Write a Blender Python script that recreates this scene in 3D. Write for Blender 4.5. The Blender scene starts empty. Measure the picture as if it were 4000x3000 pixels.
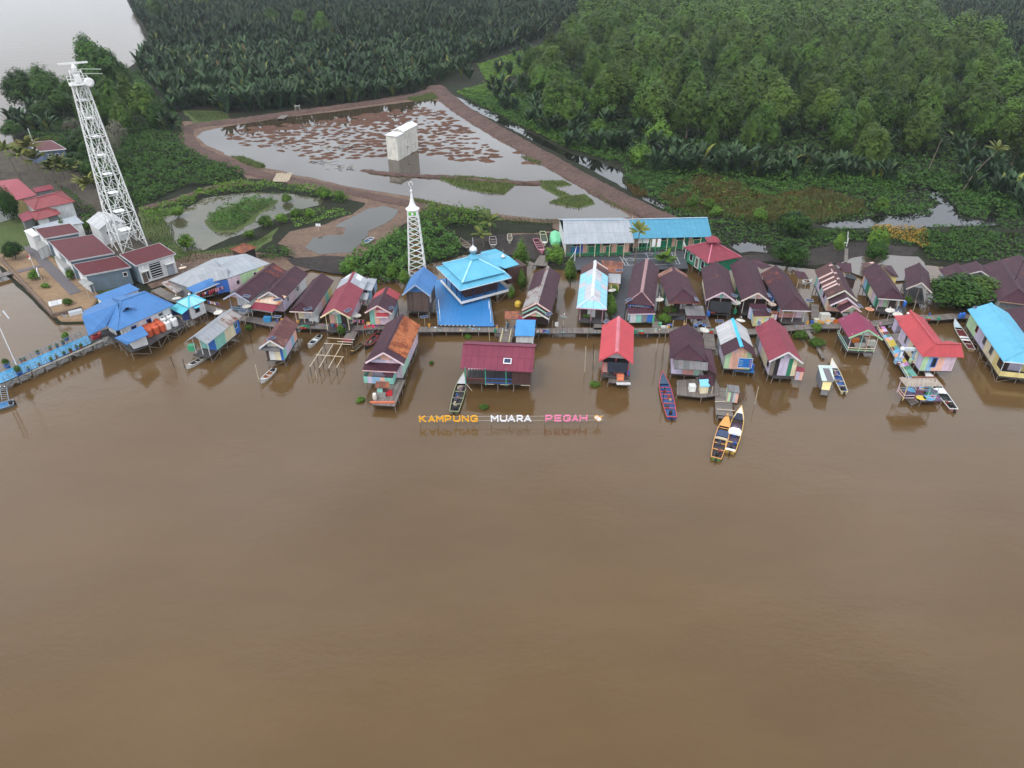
import bpy, bmesh, math, random
import numpy as np
from mathutils import Vector, Matrix, noise
from mathutils.geometry import tessellate_polygon
random.seed(11); rng = np.random.default_rng(11)
C = bpy.context.scene.collection
rad = math.radians
# ------------------------------------------------------------------ camera
PITCH, H = rad(33.3), 60.0
FPX = 1536 * 4000 / 2212.0                     # focal length in photo pixels
sc = bpy.context.scene
cam_d = bpy.data.cameras.new('camera'); cam = bpy.data.objects.new('camera', cam_d); C.objects.link(cam)
cam.location = (0, 0, H); cam.rotation_euler = (rad(90) - PITCH, 0, 0)
cam_d.sensor_width = 36; cam_d.lens = FPX / 4000 * 36; cam_d.clip_start = 1; cam_d.clip_end = 6000
sc.camera = cam
def W(p, z=0.0):
    """point of the plane at height z that the photo shows at pixel p"""
    x, y = (p[0] - 2000) / FPX, (p[1] - 1500) / FPX
    dy = math.cos(PITCH) - y * math.sin(PITCH); dz = -math.sin(PITCH) - y * math.cos(PITCH)
    t = (z - H) / dz
    return Vector((x * t, dy * t, z))
def crop(x0, y0, s): return lambda x, y: (x0 + x / s, y0 + y / s)
F = crop(0, 0, .553)
T1, T2, T3, T4 = [crop(k * 1000, 0, 2.212) for k in range(4)]
A0 = crop(0, 500, 5.53); A1 = crop(0, 700, 3.687); A2 = crop(0, 1100, 3.318); A3 = crop(500, 900, 4.424); A4 = crop(600, 1150, 4.424)
A5 = crop(850, 950, 4.424); A6 = crop(1100, 1050, 4.424); A7 = crop(1000, 1200, 4.424); A8 = crop(1350, 1150, 3.318)
B1 = crop(1500, 900, 3.687); B2 = crop(1950, 900, 4.022); B3 = crop(1750, 1200, 3.687); B4 = crop(1600, 1550, 2.765)
B5 = crop(2150, 830, 3.16); B6 = crop(2300, 1000, 4.424); B7 = crop(2550, 1200, 3.686); B8 = crop(2700, 1550, 5.927)
C1 = crop(2700, 950, 4.424); C2 = crop(2950, 1150, 4.424); C3 = crop(3100, 950, 4.424); C4 = crop(3250, 1150, 4.424)
C5 = crop(3400, 1350, 5.53); C6 = crop(3500, 950, 4.424); C7 = crop(3600, 1150, 5.53); C8 = crop(3000, 650, 2.212)
D1 = crop(700, 300, 2.212); D2 = crop(1600, 500, 2.212)
# ------------------------------------------------------------------ materials
def lin(r, g, b):
    f = lambda c: (c / 255 / 12.92) if c / 255 <= .04045 else ((c / 255 + .055) / 1.055) ** 2.4
    return (f(r), f(g), f(b))
_M = {}
class NT:
    def __init__(s, m): s.t = m.node_tree; s.n = s.t.nodes; s.l = s.t.links
    def add(s, k, **kw):
        n = s.n.new(k)
        for a, v in kw.items(): setattr(n, a, v)
        return n
    def link(s, a, b): s.l.new(a, b)
    def math(s, op, a, b=None, c=None):
        n = s.add('ShaderNodeMath', operation=op)
        for i, v in enumerate((a, b, c)):
            if v is None: continue
            if isinstance(v, (int, float)): n.inputs[i].default_value = v
            else: s.link(v, n.inputs[i])
        return n.outputs[0]
    def mix(s, f, a, b, mode='MIX'):
        n = s.add('ShaderNodeMix', data_type='RGBA', blend_type=mode)
        for i, v in ((0, f), (6, a), (7, b)):
            if isinstance(v, (int, float)): n.inputs[i].default_value = v
            elif isinstance(v, tuple): n.inputs[i].default_value = (*v[:3], 1)
            else: s.link(v, n.inputs[i])
        return n.outputs[2]
    def noise(s, scale, vec=None, detail=3, rough=.55, dims='3D'):
        n = s.add('ShaderNodeTexNoise', noise_dimensions=dims)
        n.inputs['Scale'].default_value = scale; n.inputs['Detail'].default_value = detail; n.inputs['Roughness'].default_value = rough
        if vec is not None: s.link(vec, n.inputs['Vector'])
        return n.outputs[0]
    def ramp(s, v, lo, hi, a=0., b=1.):
        n = s.add('ShaderNodeMapRange'); s.link(v, n.inputs[0])
        for i, x in enumerate((lo, hi, a, b)): n.inputs[i + 1].default_value = x
        return n.outputs[0]
    def pos(s): return s.add('ShaderNodeNewGeometry').outputs['Position']
def newmat(name):
    m = bpy.data.materials.new(name); m.use_nodes = True
    nt = NT(m); b = nt.n['Principled BSDF']
    return m, nt, b
def mul(c, k): return tuple(min(1, x * k) for x in c)
def mat(c, rough=.6, var=.18, scale=.9, metal=0., spec=.4, dirt=0., key=None):
    """painted / plain surface: colour varies a little over the thing, with streaky dirt"""
    k = ('m', c, rough, var, scale, metal, dirt)
    if k in _M: return _M[k]
    m, t, b = newmat('paint_%d_%d_%d' % tuple(int(255 * x) for x in c))
    p = t.pos()
    n = t.noise(scale, p, 4, .6)
    col = t.mix(t.ramp(n, .3, .7), mul(c, 1 - var), mul(c, 1 + var))
    if dirt:
        mp = t.add('ShaderNodeMapping'); mp.inputs['Scale'].default_value = (2.2, 2.2, .35); t.link(p, mp.inputs[0])
        d = t.noise(1., mp.outputs[0], 5, .65)
        col = t.mix(t.ramp(d, .48, .75, 0, dirt), col, lin(88, 78, 68))
    t.link(col, b.inputs['Base Color'])
    b.inputs['Roughness'].default_value = rough; b.inputs['Metallic'].default_value = metal; b.inputs['Specular IOR Level'].default_value = spec
    _M[k] = m
    return m
def roofmat(key, c, var=.12, seam=.25, rust=0., rustc=lin(120, 62, 38), rows=2.2, cols=.82, rough=.45, pale=0., palec=lin(190, 190, 192), stain=.25):
    """corrugated sheets laid in courses: uv.x runs along the ridge in metres, uv.y down the slope"""
    if key in _M: return _M[key]
    c = tuple(.87 * x + .13 * sum(c) / 3 for x in c)
    m, t, b = newmat('roof_' + key)
    uv = t.add('ShaderNodeTexCoord').outputs['UV']
    rnd = t.add('ShaderNodeObjectInfo').outputs['Random']
    sep = t.add('ShaderNodeSeparateXYZ'); t.link(uv, sep.inputs[0])
    fx = t.math('DIVIDE', sep.outputs[0], cols); fy = t.math('DIVIDE', sep.outputs[1], rows)
    cx, cy = t.math('FLOOR', fx), t.math('FLOOR', fy)
    cmb = t.add('ShaderNodeCombineXYZ'); t.link(cx, cmb.inputs[0]); t.link(cy, cmb.inputs[1]); t.link(t.math('MULTIPLY', rnd, 91.7), cmb.inputs[2])
    wn = t.add('ShaderNodeTexWhiteNoise'); t.link(cmb.outputs[0], wn.inputs[0])
    cell = wn.outputs[0]
    p = t.pos()
    mp = t.add('ShaderNodeMapping'); mp.inputs['Scale'].default_value = (3.2, .5, 1); t.link(uv, mp.inputs[0])
    st = t.noise(1., mp.outputs[0], 5, .65)
    big = t.noise(.35, p, 3)
    col = t.mix(cell, mul(c, 1 - var), mul(c, 1 + var))
    col = t.mix(t.ramp(big, .3, .7), col, t.mix(1., col, (1.18, 1.12, 1.1), 'MULTIPLY'))
    col = t.mix(t.ramp(st, .45, .8, 0, stain), col, mul(c, .55))
    if pale:
        col = t.mix(t.math('LESS_THAN', wn.outputs[0], pale), col, t.mix(t.ramp(st, .3, .7), palec, mul(palec, .8)))
    if rust:
        r = t.math('ADD', t.math('MULTIPLY', t.noise(.55, p, 5, .7), .7), t.math('MULTIPLY', st, .45))
        r = t.math('ADD', r, t.math('MULTIPLY', cell, .12))
        rc = t.mix(t.ramp(t.noise(1.7, p, 5, .7), .35, .65), mul(rustc, .55), mul(rustc, 1.35))
        col = t.mix(t.ramp(r, .78 - rust * .42, .86 - rust * .38), col, rc)
    e1 = t.math('LESS_THAN', t.math('FRACT', fx), .09); e2 = t.math('LESS_THAN', t.math('FRACT', fy), .05)
    col = t.mix(t.math('MULTIPLY', t.math('MAXIMUM', e1, e2), seam), col, mul(c, .35))
    t.link(col, b.inputs['Base Color'])
    w = t.math('SINE', t.math('MULTIPLY', sep.outputs[0], 2 * math.pi / .2))
    bp = t.add('ShaderNodeBump'); bp.inputs['Strength'].default_value = .5; bp.inputs['Distance'].default_value = .03
    t.link(w, bp.inputs['Height']); t.link(bp.outputs[0], b.inputs['Normal'])
    b.inputs['Roughness'].default_value = rough; b.inputs['Specular IOR Level'].default_value = .2
    _M[key] = m
    return m
def plankmat(key, c, var=.3, wid=.22, rough=.75, grain=.5):
    """boards laid side by side across uv.x"""
    if key in _M: return _M[key]
    m, t, b = newmat('planks_' + key)
    uv = t.add('ShaderNodeTexCoord').outputs['UV']
    sep = t.add('ShaderNodeSeparateXYZ'); t.link(uv, sep.inputs[0])
    f = t.math('DIVIDE', sep.outputs[0], wid)
    wn = t.add('ShaderNodeTexWhiteNoise', noise_dimensions='1D'); t.link(t.math('FLOOR', f), wn.inputs[1])
    col = t.mix(wn.outputs[0], mul(c, 1 - var), mul(c, 1 + var))
    n = t.noise(1.1, t.pos(), 5, .65)
    col = t.mix(t.ramp(n, .45, .75, 0, grain), col, mul(c, .55))
    col = t.mix(t.math('LESS_THAN', t.math('FRACT', f), .1), col, mul(c, .25))
    t.link(col, b.inputs['Base Color']); b.inputs['Roughness'].default_value = rough
    _M[key] = m
    return m
# ------------------------------------------------------------------ objects
def tag(o, label=None, cat=None, group=None, kind=None):
    for k, v in (('label', label), ('category', cat), ('group', group), ('kind', kind)):
        if v: o[k] = v
    return o
def thing(name, label, cat, loc=(0, 0, 0), group=None):
    o = bpy.data.objects.new(name, None); C.objects.link(o)
    o.location = loc; o.empty_display_size = .5
    return tag(o, label, cat, group)
def origin(o):
    v = Vector((0, 0, 0))
    while o is not None: v = v + o.location; o = o.parent
    return v
def link(name, me, parent=None):
    o = bpy.data.objects.new(name, me); C.objects.link(o)
    if parent is not None: o.parent = parent
    return o
class MB:
    """collects faces given in world coordinates; build() makes ONE mesh object of them"""
    def __init__(s): s.v = []; s.f = []; s.mi = []; s.uv = []; s.mats = []
    def m(s, mt):
        if mt not in s.mats: s.mats.append(mt)
        return s.mats.index(mt)
    def poly(s, pts, mt, uv=None):
        i = len(s.v); s.v += [tuple(p) for p in pts]; s.f.append(tuple(range(i, i + len(pts)))); s.mi.append(s.m(mt))
        s.uv.append(uv or [(0, 0)] * len(pts))
    def quad(s, a, b, c, d, mt, uvs=None):
        """a-b along u, a-d along v; uv in metres"""
        a, b, c, d = map(Vector, (a, b, c, d))
        if uvs is None:
            u = (b - a).length; v = (d - a).length; u2 = (c - d).length
            sh = 0 if u < 1e-6 else (d - a).dot((b - a) / u)
            vv = math.sqrt(max(v * v - sh * sh, 0))
            uvs = [(0, 0), (u, 0), (sh + u2, vv), (sh, vv)]
        s.poly((a, b, c, d), mt, uvs)
    def box(s, c, sx, sy, sz, mt, yaw=0., x=None, y=None, z=None):
        c = Vector(c); r = Matrix.Rotation(yaw, 3, 'Z')
        X = (x or r @ Vector((1, 0, 0))) * sx / 2; Y = (y or r @ Vector((0, 1, 0))) * sy / 2; Z = (z or Vector((0, 0, 1))) * sz / 2
        P = [c + X * i + Y * j + Z * k for k in (-1, 1) for j in (-1, 1) for i in (-1, 1)]
        for q in ((0, 2, 3, 1), (4, 5, 7, 6), (0, 1, 5, 4), (2, 6, 7, 3), (0, 4, 6, 2), (1, 3, 7, 5)): s.quad(*[P[k] for k in q], mt)
    def bar(s, p, q, w, h, mt, up=(0, 0, 1)):
        p, q = Vector(p), Vector(q); d = q - p; L = d.length
        if L < 1e-5: return
        d /= L; u = Vector(up)
        if abs(d.dot(u)) > .98: u = Vector((1, 0, 0))
        sd = d.cross(u).normalized(); u = sd.cross(d)
        s.box((p + q) / 2, L, w, h, mt, x=d, y=sd, z=u)
    def tube(s, p, q, r, mt, n=6, r2=None, cap=True):
        p, q = Vector(p), Vector(q); d = (q - p).normalized(); r2 = r if r2 is None else r2
        a = d.orthogonal().normalized(); b = d.cross(a)
        A = [p + (a * math.cos(k * 2 * math.pi / n) + b * math.sin(k * 2 * math.pi / n)) * r for k in range(n)]
        B = [q + (a * math.cos(k * 2 * math.pi / n) + b * math.sin(k * 2 * math.pi / n)) * r2 for k in range(n)]
        for k in range(n): s.quad(A[k], A[(k + 1) % n], B[(k + 1) % n], B[k], mt)
        if cap: s.poly(A[::-1], mt); s.poly(B, mt)
    def lathe(s, c, prof, mt, n=14, ax=None):
        """prof: (radius, height) pairs, from the bottom up"""
        c = Vector(c); Z = Vector(ax or (0, 0, 1)).normalized(); X = Z.orthogonal().normalized(); Y = Z.cross(X)
        R = [[c + (X * math.cos(k * 2 * math.pi / n) + Y * math.sin(k * 2 * math.pi / n)) * max(r, .002) + Z * h for k in range(n)] for r, h in prof]
        for i in range(len(R) - 1):
            mm = mt[i] if isinstance(mt, list) else mt
            for k in range(n): s.quad(R[i][k], R[i][(k + 1) % n], R[i + 1][(k + 1) % n], R[i + 1][k], mm)
        m0, m1 = (mt[0], mt[-1]) if isinstance(mt, list) else (mt, mt)
        s.poly(R[0][::-1], m0); s.poly(R[-1], m1)
    def prism(s, pts, z0, z1, mt, side=None):
        side = side or mt; n = len(pts)
        lo = [Vector((p[0], p[1], z0)) for p in pts]; hi = [Vector((p[0], p[1], z1)) for p in pts]
        if sum(lo[i].x * lo[(i + 1) % n].y - lo[(i + 1) % n].x * lo[i].y for i in range(n)) < 0: lo, hi = lo[::-1], hi[::-1]
        X = (hi[1] - hi[0]).normalized() if n > 1 else Vector((1, 0, 0)); Y = Vector((-X.y, X.x, 0))
        s.poly(hi, mt, [(p.dot(X), p.dot(Y)) for p in hi]); s.poly(lo[::-1], mt)
        for i in range(n): s.quad(lo[i], lo[(i + 1) % n], hi[(i + 1) % n], hi[i], side)
    def sheet(s, pts, mt, th=.06, under=None, u=None):
        """a flat roof sheet with thickness; pts: eave a, eave b, ridge b, ridge a (uv from the eave line a-b)"""
        pts = [Vector(p) for p in pts]; n = (pts[1] - pts[0]).cross(pts[-1] - pts[0]).normalized()
        if n.z < 0: n = -n
        X = (pts[1] - pts[0]).normalized() if u is None else u; Y = n.cross(X)
        o = pts[0]; ph = random.uniform(0, 5)
        uv = [((p - o).dot(X) + ph, (p - o).dot(Y)) for p in pts]
        lo = [p - n * th for p in pts]
        s.poly(pts, mt, uv); s.poly(lo[::-1], under or mt, uv[::-1])
        for i in range(len(pts)):
            j = (i + 1) % len(pts); s.poly([lo[i], lo[j], pts[j], pts[i]], under or mt)
    def build(s, name, parent=None, smooth=False):
        off = origin(parent) if parent is not None else Vector((0, 0, 0))
        me = bpy.data.meshes.new(name)
        me.from_pydata([(x - off.x, y - off.y, z - off.z) for x, y, z in s.v], [], s.f)
        for mt in s.mats: me.materials.append(mt)
        me.polygons.foreach_set('material_index', s.mi)
        l = me.uv_layers.new(name='uv')
        l.data.foreach_set('uv', [c for u in s.uv for p in u for c in p])
        if smooth: me.polygons.foreach_set('use_smooth', [True] * len(s.f))
        bm = bmesh.new(); bm.from_mesh(me); bmesh.ops.remove_doubles(bm, verts=bm.verts, dist=1e-4); bmesh.ops.recalc_face_normals(bm, faces=bm.faces)
        bm.to_mesh(me); bm.free()
        return link(name, me, parent)
_cyl = {}
def stick(name, p, q, r, mt, parent=None):
    """a pole between two points; all poles of a material share one mesh"""
    if mt.name not in _cyl:
        b = MB(); b.tube((0, 0, 0), (0, 0, 1), 1, mt, 6); o = b.build('pole'); _cyl[mt.name] = o.data; bpy.data.objects.remove(o)
    p, q = Vector(p), Vector(q); d = q - p
    o = link(name, _cyl[mt.name], parent)
    o.location = p - (origin(parent) if parent is not None else Vector((0, 0, 0)))
    o.rotation_euler = d.to_track_quat('Z', 'Y').to_euler(); o.scale = (r, r, d.length)
    return o
def npmesh(name, V, Q, mats, tint=None, parent=None, mi=None, smooth=False):
    me = bpy.data.meshes.new(name)
    me.vertices.add(len(V)); me.vertices.foreach_set('co', np.asarray(V, np.float32).ravel())
    n = len(Q); k = Q.shape[1]
    me.loops.add(n * k); me.loops.foreach_set('vertex_index', np.asarray(Q, np.int32).ravel())
    me.polygons.add(n); me.polygons.foreach_set('loop_start', np.arange(n, dtype=np.int32) * k)
    if mi is not None: me.polygons.foreach_set('material_index', np.asarray(mi, np.int32))
    if smooth: me.polygons.foreach_set('use_smooth', np.ones(n, bool))
    for m_ in mats: me.materials.append(m_)
    if tint is not None:
        a = me.attributes.new('tint', 'FLOAT', 'POINT'); a.data.foreach_set('value', np.asarray(tint, np.float32))
    me.update(calc_edges=True)
    return link(name, me, parent)
# ------------------------------------------------------------------ plane geometry helpers
def inpoly(P, poly):
    x, y = P[:, 0], P[:, 1]; r = np.zeros(len(P), bool); n = len(poly); j = n - 1
    for i in range(n):
        xi, yi = poly[i][0], poly[i][1]; xj, yj = poly[j][0], poly[j][1]
        c = ((yi > y) != (yj > y)) & (x < (xj - xi) * (y - yi) / (yj - yi + 1e-12) + xi)
        r ^= c; j = i
    return r
def scatter(poly, step, holes=(), jit=.45, maxn=None):
    a = np.array([(p[0], p[1]) for p in poly]); lo, hi = a.min(0), a.max(0)
    gx, gy = np.meshgrid(np.arange(lo[0], hi[0], step), np.arange(lo[1], hi[1], step))
    gx[1::2] += step / 2
    P = np.stack([gx.ravel(), gy.ravel()], 1); P += rng.uniform(-jit, jit, P.shape) * step
    k = inpoly(P, poly)
    for h in holes: k &= ~inpoly(P, h)
    return P[k]
def FP(pts, z=.3): return [W(F(*p), z) for p in pts]
def rough_edge(poly, step=2.5, amp=.6, fr=.25):
    """a polygon's outline, cut into short pieces and made irregular"""
    out = []; n = len(poly)
    for i in range(n):
        a, b = Vector(poly[i]), Vector(poly[(i + 1) % n]); k = max(1, min(60, int((b - a).length / step)))
        for j in range(k):
            p = a.lerp(b, j / k); q = noise.noise_vector(Vector((p.x * fr, p.y * fr, 3.7))) + .5 * noise.noise_vector(Vector((p.x * fr * 2.7, p.y * fr * 2.7, 9.1)))
            out.append(Vector((p.x + q.x * amp, p.y + q.y * amp, p.z)))
    return out
def ground(name, poly, z, mt, skirt=0., drop=.0, step=2.5, amp=.6, kind='structure'):
    pts = rough_edge([(p[0], p[1], z) for p in poly], step, amp)
    tri = tessellate_polygon([pts]); n = len(pts)
    V = [tuple(p) for p in pts]; Fc = [tuple(t) for t in tri]
    if skirt:
        area = sum(pts[i].x * pts[(i + 1) % n].y - pts[(i + 1) % n].x * pts[i].y for i in range(n)); sg = 1 if area > 0 else -1
        for i in range(n):
            d = (pts[(i + 1) % n] - pts[i - 1]).normalized(); V.append((pts[i].x + d.y * sg * skirt, pts[i].y - d.x * sg * skirt, z - drop))
        Fc += [(i, (i + 1) % n, n + (i + 1) % n, n + i) for i in range(n)]
    me = bpy.data.meshes.new(name); me.from_pydata(V, [], Fc); me.materials.append(mt)
    bm = bmesh.new(); bm.from_mesh(me); bmesh.ops.recalc_face_normals(bm, faces=bm.faces)
    if sum(f.normal.z * f.calc_area() for f in bm.faces) < 0: bmesh.ops.reverse_faces(bm, faces=bm.faces)
    bm.to_mesh(me); bm.free()
    o = link(name, me); tag(o, kind=kind)
    return o
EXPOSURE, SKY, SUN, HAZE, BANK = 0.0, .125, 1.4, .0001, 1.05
CLOUD = (9.1, 9.7, 10.5)
RIV1, RIV2 = (95, 73, 45), (85, 65, 40)
# ================================================================== sky, light, air
sc.view_settings.view_transform = 'Standard'; sc.view_settings.look = 'None'; sc.view_settings.exposure = EXPOSURE; sc.view_settings.gamma = 1
wd = bpy.data.worlds.new('World'); sc.world = wd; wd.use_nodes = True
t = NT(wd); bg = t.n['Background']
sky = t.add('ShaderNodeTexSky', sky_type='NISHITA'); sky.sun_disc = False; SUN_EL, SUN_ROT = rad(58), rad(215)
sky.sun_elevation = SUN_EL; sky.sun_rotation = SUN_ROT; sky.air_density = 1.; sky.dust_density = 3.; sky.ozone_density = 1.
hs = t.add('ShaderNodeHueSaturation'); hs.inputs['Saturation'].default_value = .5; t.link(sky.outputs[0], hs.inputs['Color'])
tc = t.add('ShaderNodeTexCoord').outputs['Generated']
mp = t.add('ShaderNodeMapping'); mp.inputs['Scale'].default_value = (1, 1, 2.6); t.link(tc, mp.inputs[0])
cl = t.noise(2.6, mp.outputs[0], 6, .6)
skyc = t.mix(t.ramp(cl, .35, .68, .35, .95), hs.outputs[0], CLOUD)
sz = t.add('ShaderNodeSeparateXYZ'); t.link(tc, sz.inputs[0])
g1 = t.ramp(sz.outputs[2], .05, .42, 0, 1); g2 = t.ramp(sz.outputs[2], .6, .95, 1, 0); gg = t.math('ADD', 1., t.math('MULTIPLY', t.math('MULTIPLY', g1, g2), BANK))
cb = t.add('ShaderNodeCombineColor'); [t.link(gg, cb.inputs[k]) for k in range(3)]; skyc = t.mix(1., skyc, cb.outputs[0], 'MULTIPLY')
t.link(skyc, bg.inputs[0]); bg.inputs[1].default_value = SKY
ld = bpy.data.lights.new('sun', 'SUN'); ld.energy = SUN; ld.angle = rad(18); ld.color = (1, .96, .9)
lo = bpy.data.objects.new('sun', ld); C.objects.link(lo)
dirv = Vector((math.sin(SUN_ROT) * math.cos(SUN_EL), math.cos(SUN_ROT) * math.cos(SUN_EL), math.sin(SUN_EL)))
lo.rotation_euler = dirv.to_track_quat('Z', 'Y').to_euler(); lo.location = dirv * 500
# the air
hm = bpy.data.materials.new('air'); hm.use_nodes = True
t = NT(hm); t.n.remove(t.n['Principled BSDF'])
pv = t.add('ShaderNodeVolumePrincipled'); pv.inputs['Color'].default_value = (.86, .92, 1, 1); pv.inputs['Density'].default_value = HAZE; pv.inputs['Anisotropy'].default_value = .1
t.link(pv.outputs[0], t.n['Material Output'].inputs['Volume'])
if HAZE:
    b = MB(); b.box((0, 780, 30), 3600, 3160, 64, hm); tag(b.build('haze'), kind='stuff')
# ================================================================== water
def watermat(name, c, c2, rough=.06, bump=.05, scale=.8, stretch=(1, 1, 1), patch=.012, ior=1.4, spec=.5):
    m, t, b = newmat(name); p = t.pos()
    wv = t.add('ShaderNodeMapping'); wv.inputs['Scale'].default_value = (.6, 1.5, 1); wv.inputs['Rotation'].default_value = (0, 0, .35); t.link(p, wv.inputs[0])
    n = t.noise(patch, wv.outputs[0], 7, .62)
    t.link(t.mix(t.ramp(n, .35, .65), c, c2), b.inputs['Base Color'])
    b.inputs['Roughness'].default_value = rough; b.inputs['IOR'].default_value = ior; b.inputs['Specular IOR Level'].default_value = spec
    mp = t.add('ShaderNodeMapping'); mp.inputs['Scale'].default_value = stretch; t.link(p, mp.inputs[0])
    h = t.math('ADD', t.math('MULTIPLY', t.noise(scale, mp.outputs[0], 4, .6), 1.), t.math('MULTIPLY', t.noise(scale * .14, mp.outputs[0], 3, .5), 2.5))
    bp = t.add('ShaderNodeBump'); bp.inputs['Strength'].default_value = 1; bp.inputs['Distance'].default_value = bump
    t.link(h, bp.inputs['Height']); t.link(bp.outputs[0], b.inputs['Normal'])
    return m
M_river = watermat('river_water', lin(*RIV1), lin(*RIV2), .05, .022, .9, (1, 1.5, 1), .03)
M_pond = watermat('pond_water', lin(52, 44, 34), lin(66, 55, 42), .02, .006, .6, spec=.75)
M_weedy = watermat('weedy_water', lin(60, 62, 44), lin(84, 78, 58), .04, .01, .6, patch=.05, spec=.25)
M_small = watermat('small_pond_water', lin(52, 54, 50), lin(62, 60, 52), .03, .006, .6, spec=.3)
M_canal = watermat('canal_water', lin(20, 20, 18), lin(30, 28, 24), .03, .01, .8, spec=.6)
M_pud = watermat('shallow_water', lin(92, 80, 70), lin(74, 66, 58), .08, .006, .8)
b = MB(); b.poly([(-1700, -400, 0), (1700, -400, 0), (1700, 2200, 0), (-1700, 2200, 0)], M_river)
tag(b.build('river'), kind='structure')
# ================================================================== land
def soilmat(name, cols, scale=.25, bump=.25):
    m, t, b = newmat(name); p = t.pos()
    n1, n2, n3 = t.noise(scale * .3, p, 4, .6), t.noise(scale * 2.3, p, 6, .7), t.noise(scale * 9, p, 3, .6)
    c = t.mix(t.ramp(n1, .4, .62), cols[0], cols[1]); c = t.mix(t.ramp(n2, .42, .68), c, cols[2]); c = t.mix(t.ramp(n3, .5, .8, 0, .6), c, cols[3])
    t.link(c, b.inputs['Base Color']); b.inputs['Roughness'].default_value = .9; b.inputs['Specular IOR Level'].default_value = .15
    bp = t.add('ShaderNodeBump'); bp.inputs['Distance'].default_value = bump; t.link(t.noise(scale * 5, p, 5, .7), bp.inputs['Height']); t.link(bp.outputs[0], b.inputs['Normal'])
    return m
M_land = soilmat('swamp_soil', [lin(36, 42, 28), lin(42, 40, 31), lin(28, 33, 21), lin(58, 56, 38)])
M_earth = soilmat('bare_earth', [lin(112, 92, 80), lin(96, 78, 70), lin(128, 108, 92), lin(84, 70, 62)], .4, .4)
M_bank = soilmat('bank_earth', [lin(98, 78, 72), lin(82, 66, 63), lin(114, 94, 84), lin(70, 57, 54)], .6, .5)
M_mud = soilmat('black_mud', [lin(52, 47, 45), lin(64, 58, 55), lin(42, 38, 37), lin(88, 80, 76)], .5, .15)
M_sand = soilmat('sand', [lin(138, 114, 88), lin(122, 102, 84), lin(148, 124, 98), lin(112, 98, 82)], .5, .08)
M_pmud = soilmat('pond_mud', [lin(92, 66, 54), lin(104, 75, 58), lin(70, 50, 44), lin(118, 90, 74)], .6, .3)
M_grassg = soilmat('grass_ground', [lin(78, 96, 52), lin(92, 100, 62), lin(66, 84, 44), lin(104, 96, 70)], .6, .3)
LAND_F = [(0, 322), (58, 313), (92, 312), (150, 296), (105, 290), (52, 300), (36, 296), (42, 252), (80, 228), (130, 214), (190, 188), (255, 168), (300, 130), (322, 100), (308, 62), (290, 28), (276, 0)]
land = FP(LAND_F, .3) + [Vector((-290, 760, .3)), Vector((-330, 900, .3)), Vector((-340, 1080, .3)), Vector((1500, 1080, .3)), Vector((1500, 150, .3)), Vector((300, 146, .3))]
land += FP([(2212, 563), (2060, 572), (2000, 567), (1930, 558), (1850, 562), (1760, 575), (1640, 562), (1500, 560), (1400, 585), (1240, 582), (1190, 572), (1140, 556), (1090, 548), (1000, 545), (930, 565), (880, 582), (760, 592), (690, 572), (620, 562), (540, 552), (480, 560), (400, 600), (330, 622), (250, 650), (196, 664), (186, 694), (132, 694), (60, 628), (0, 570)], .3)
land += [Vector((-150, 138, .3)), Vector((-220, 150, .3)), Vector((-300, 200, .3)), Vector((-300, 240, .3))]
ground('land', land, .3, M_land, 1.2, .5, 4, 1.)
# ponds and canals, as sheets of water lying in the land
POND = FP([(424, 296), (440, 284), (500, 272), (600, 255), (700, 244), (800, 231), (880, 221), (930, 215), (952, 222), (1000, 257), (1080, 306), (1160, 350), (1240, 396), (1310, 436), (1366, 470), (1270, 474), (1160, 473), (1060, 462), (980, 446), (900, 428), (830, 416), (770, 407), (700, 392), (620, 374), (560, 360), (500, 338), (455, 318)])
POND2 = FP([(355, 472), (400, 452), (440, 428), (480, 422), (560, 416), (630, 420), (700, 431), (694, 443), (650, 452), (600, 472), (545, 497), (500, 514), (440, 540), (400, 546), (372, 520)])
POND3 = FP([(658, 535), (680, 512), (712, 508), (745, 508), (748, 492), (720, 490), (760, 470), (790, 453), (830, 446), (856, 454), (850, 472), (800, 500), (782, 520), (758, 546), (690, 549)])
CANAL = FP([(975, 205), (1000, 215), (1100, 262), (1180, 305), (1240, 335), (1290, 346), (1345, 372), (1348, 398), (1400, 425), (1440, 450), (1430, 452), (1380, 425), (1330, 396), (1270, 364), (1180, 318), (1090, 272), (1000, 226)])
CREEK = FP([(1745, 484), (1800, 479), (1860, 477), (1905, 464), (1950, 467), (2000, 455), (2032, 440), (2000, 415), (1950, 405), (1960, 400), (2030, 415), (2060, 445), (2072, 470), (2130, 478), (2140, 440), (2155, 450), (2150, 486), (2060, 490), (2000, 492), (1960, 497), (1900, 490), (1850, 495), (1760, 496)])
PUD1 = FP([(1575, 530), (1610, 522), (1650, 530), (1655, 545), (1600, 546)])
PUD2 = FP([(1790, 575), (1840, 560), (1900, 550), (1950, 552), (1990, 556), (2010, 600), (1900, 610)])
PUD4 = FP([(1500, 185), (1560, 195), (1640, 190), (1660, 205), (1590, 212), (1510, 204)])
PUD5 = FP([(1490, 255), (1560, 275), (1530, 290), (1470, 275)])
for nm, pl, mt in (('fish_pond_water', POND, M_pond), ('pond_water', POND2, M_weedy), ('pond_water', POND3, M_small), ('canal_water', CANAL, M_canal), ('creek_water', CREEK, M_canal), ('puddle_water', PUD1, M_canal), ('puddle_water', PUD2, M_pud), ('puddle_water', PUD4, M_canal), ('puddle_water', PUD5, M_canal)):
    ground(nm, pl, .345, mt, amp=1.6 if mt is M_pud else .8)
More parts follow.
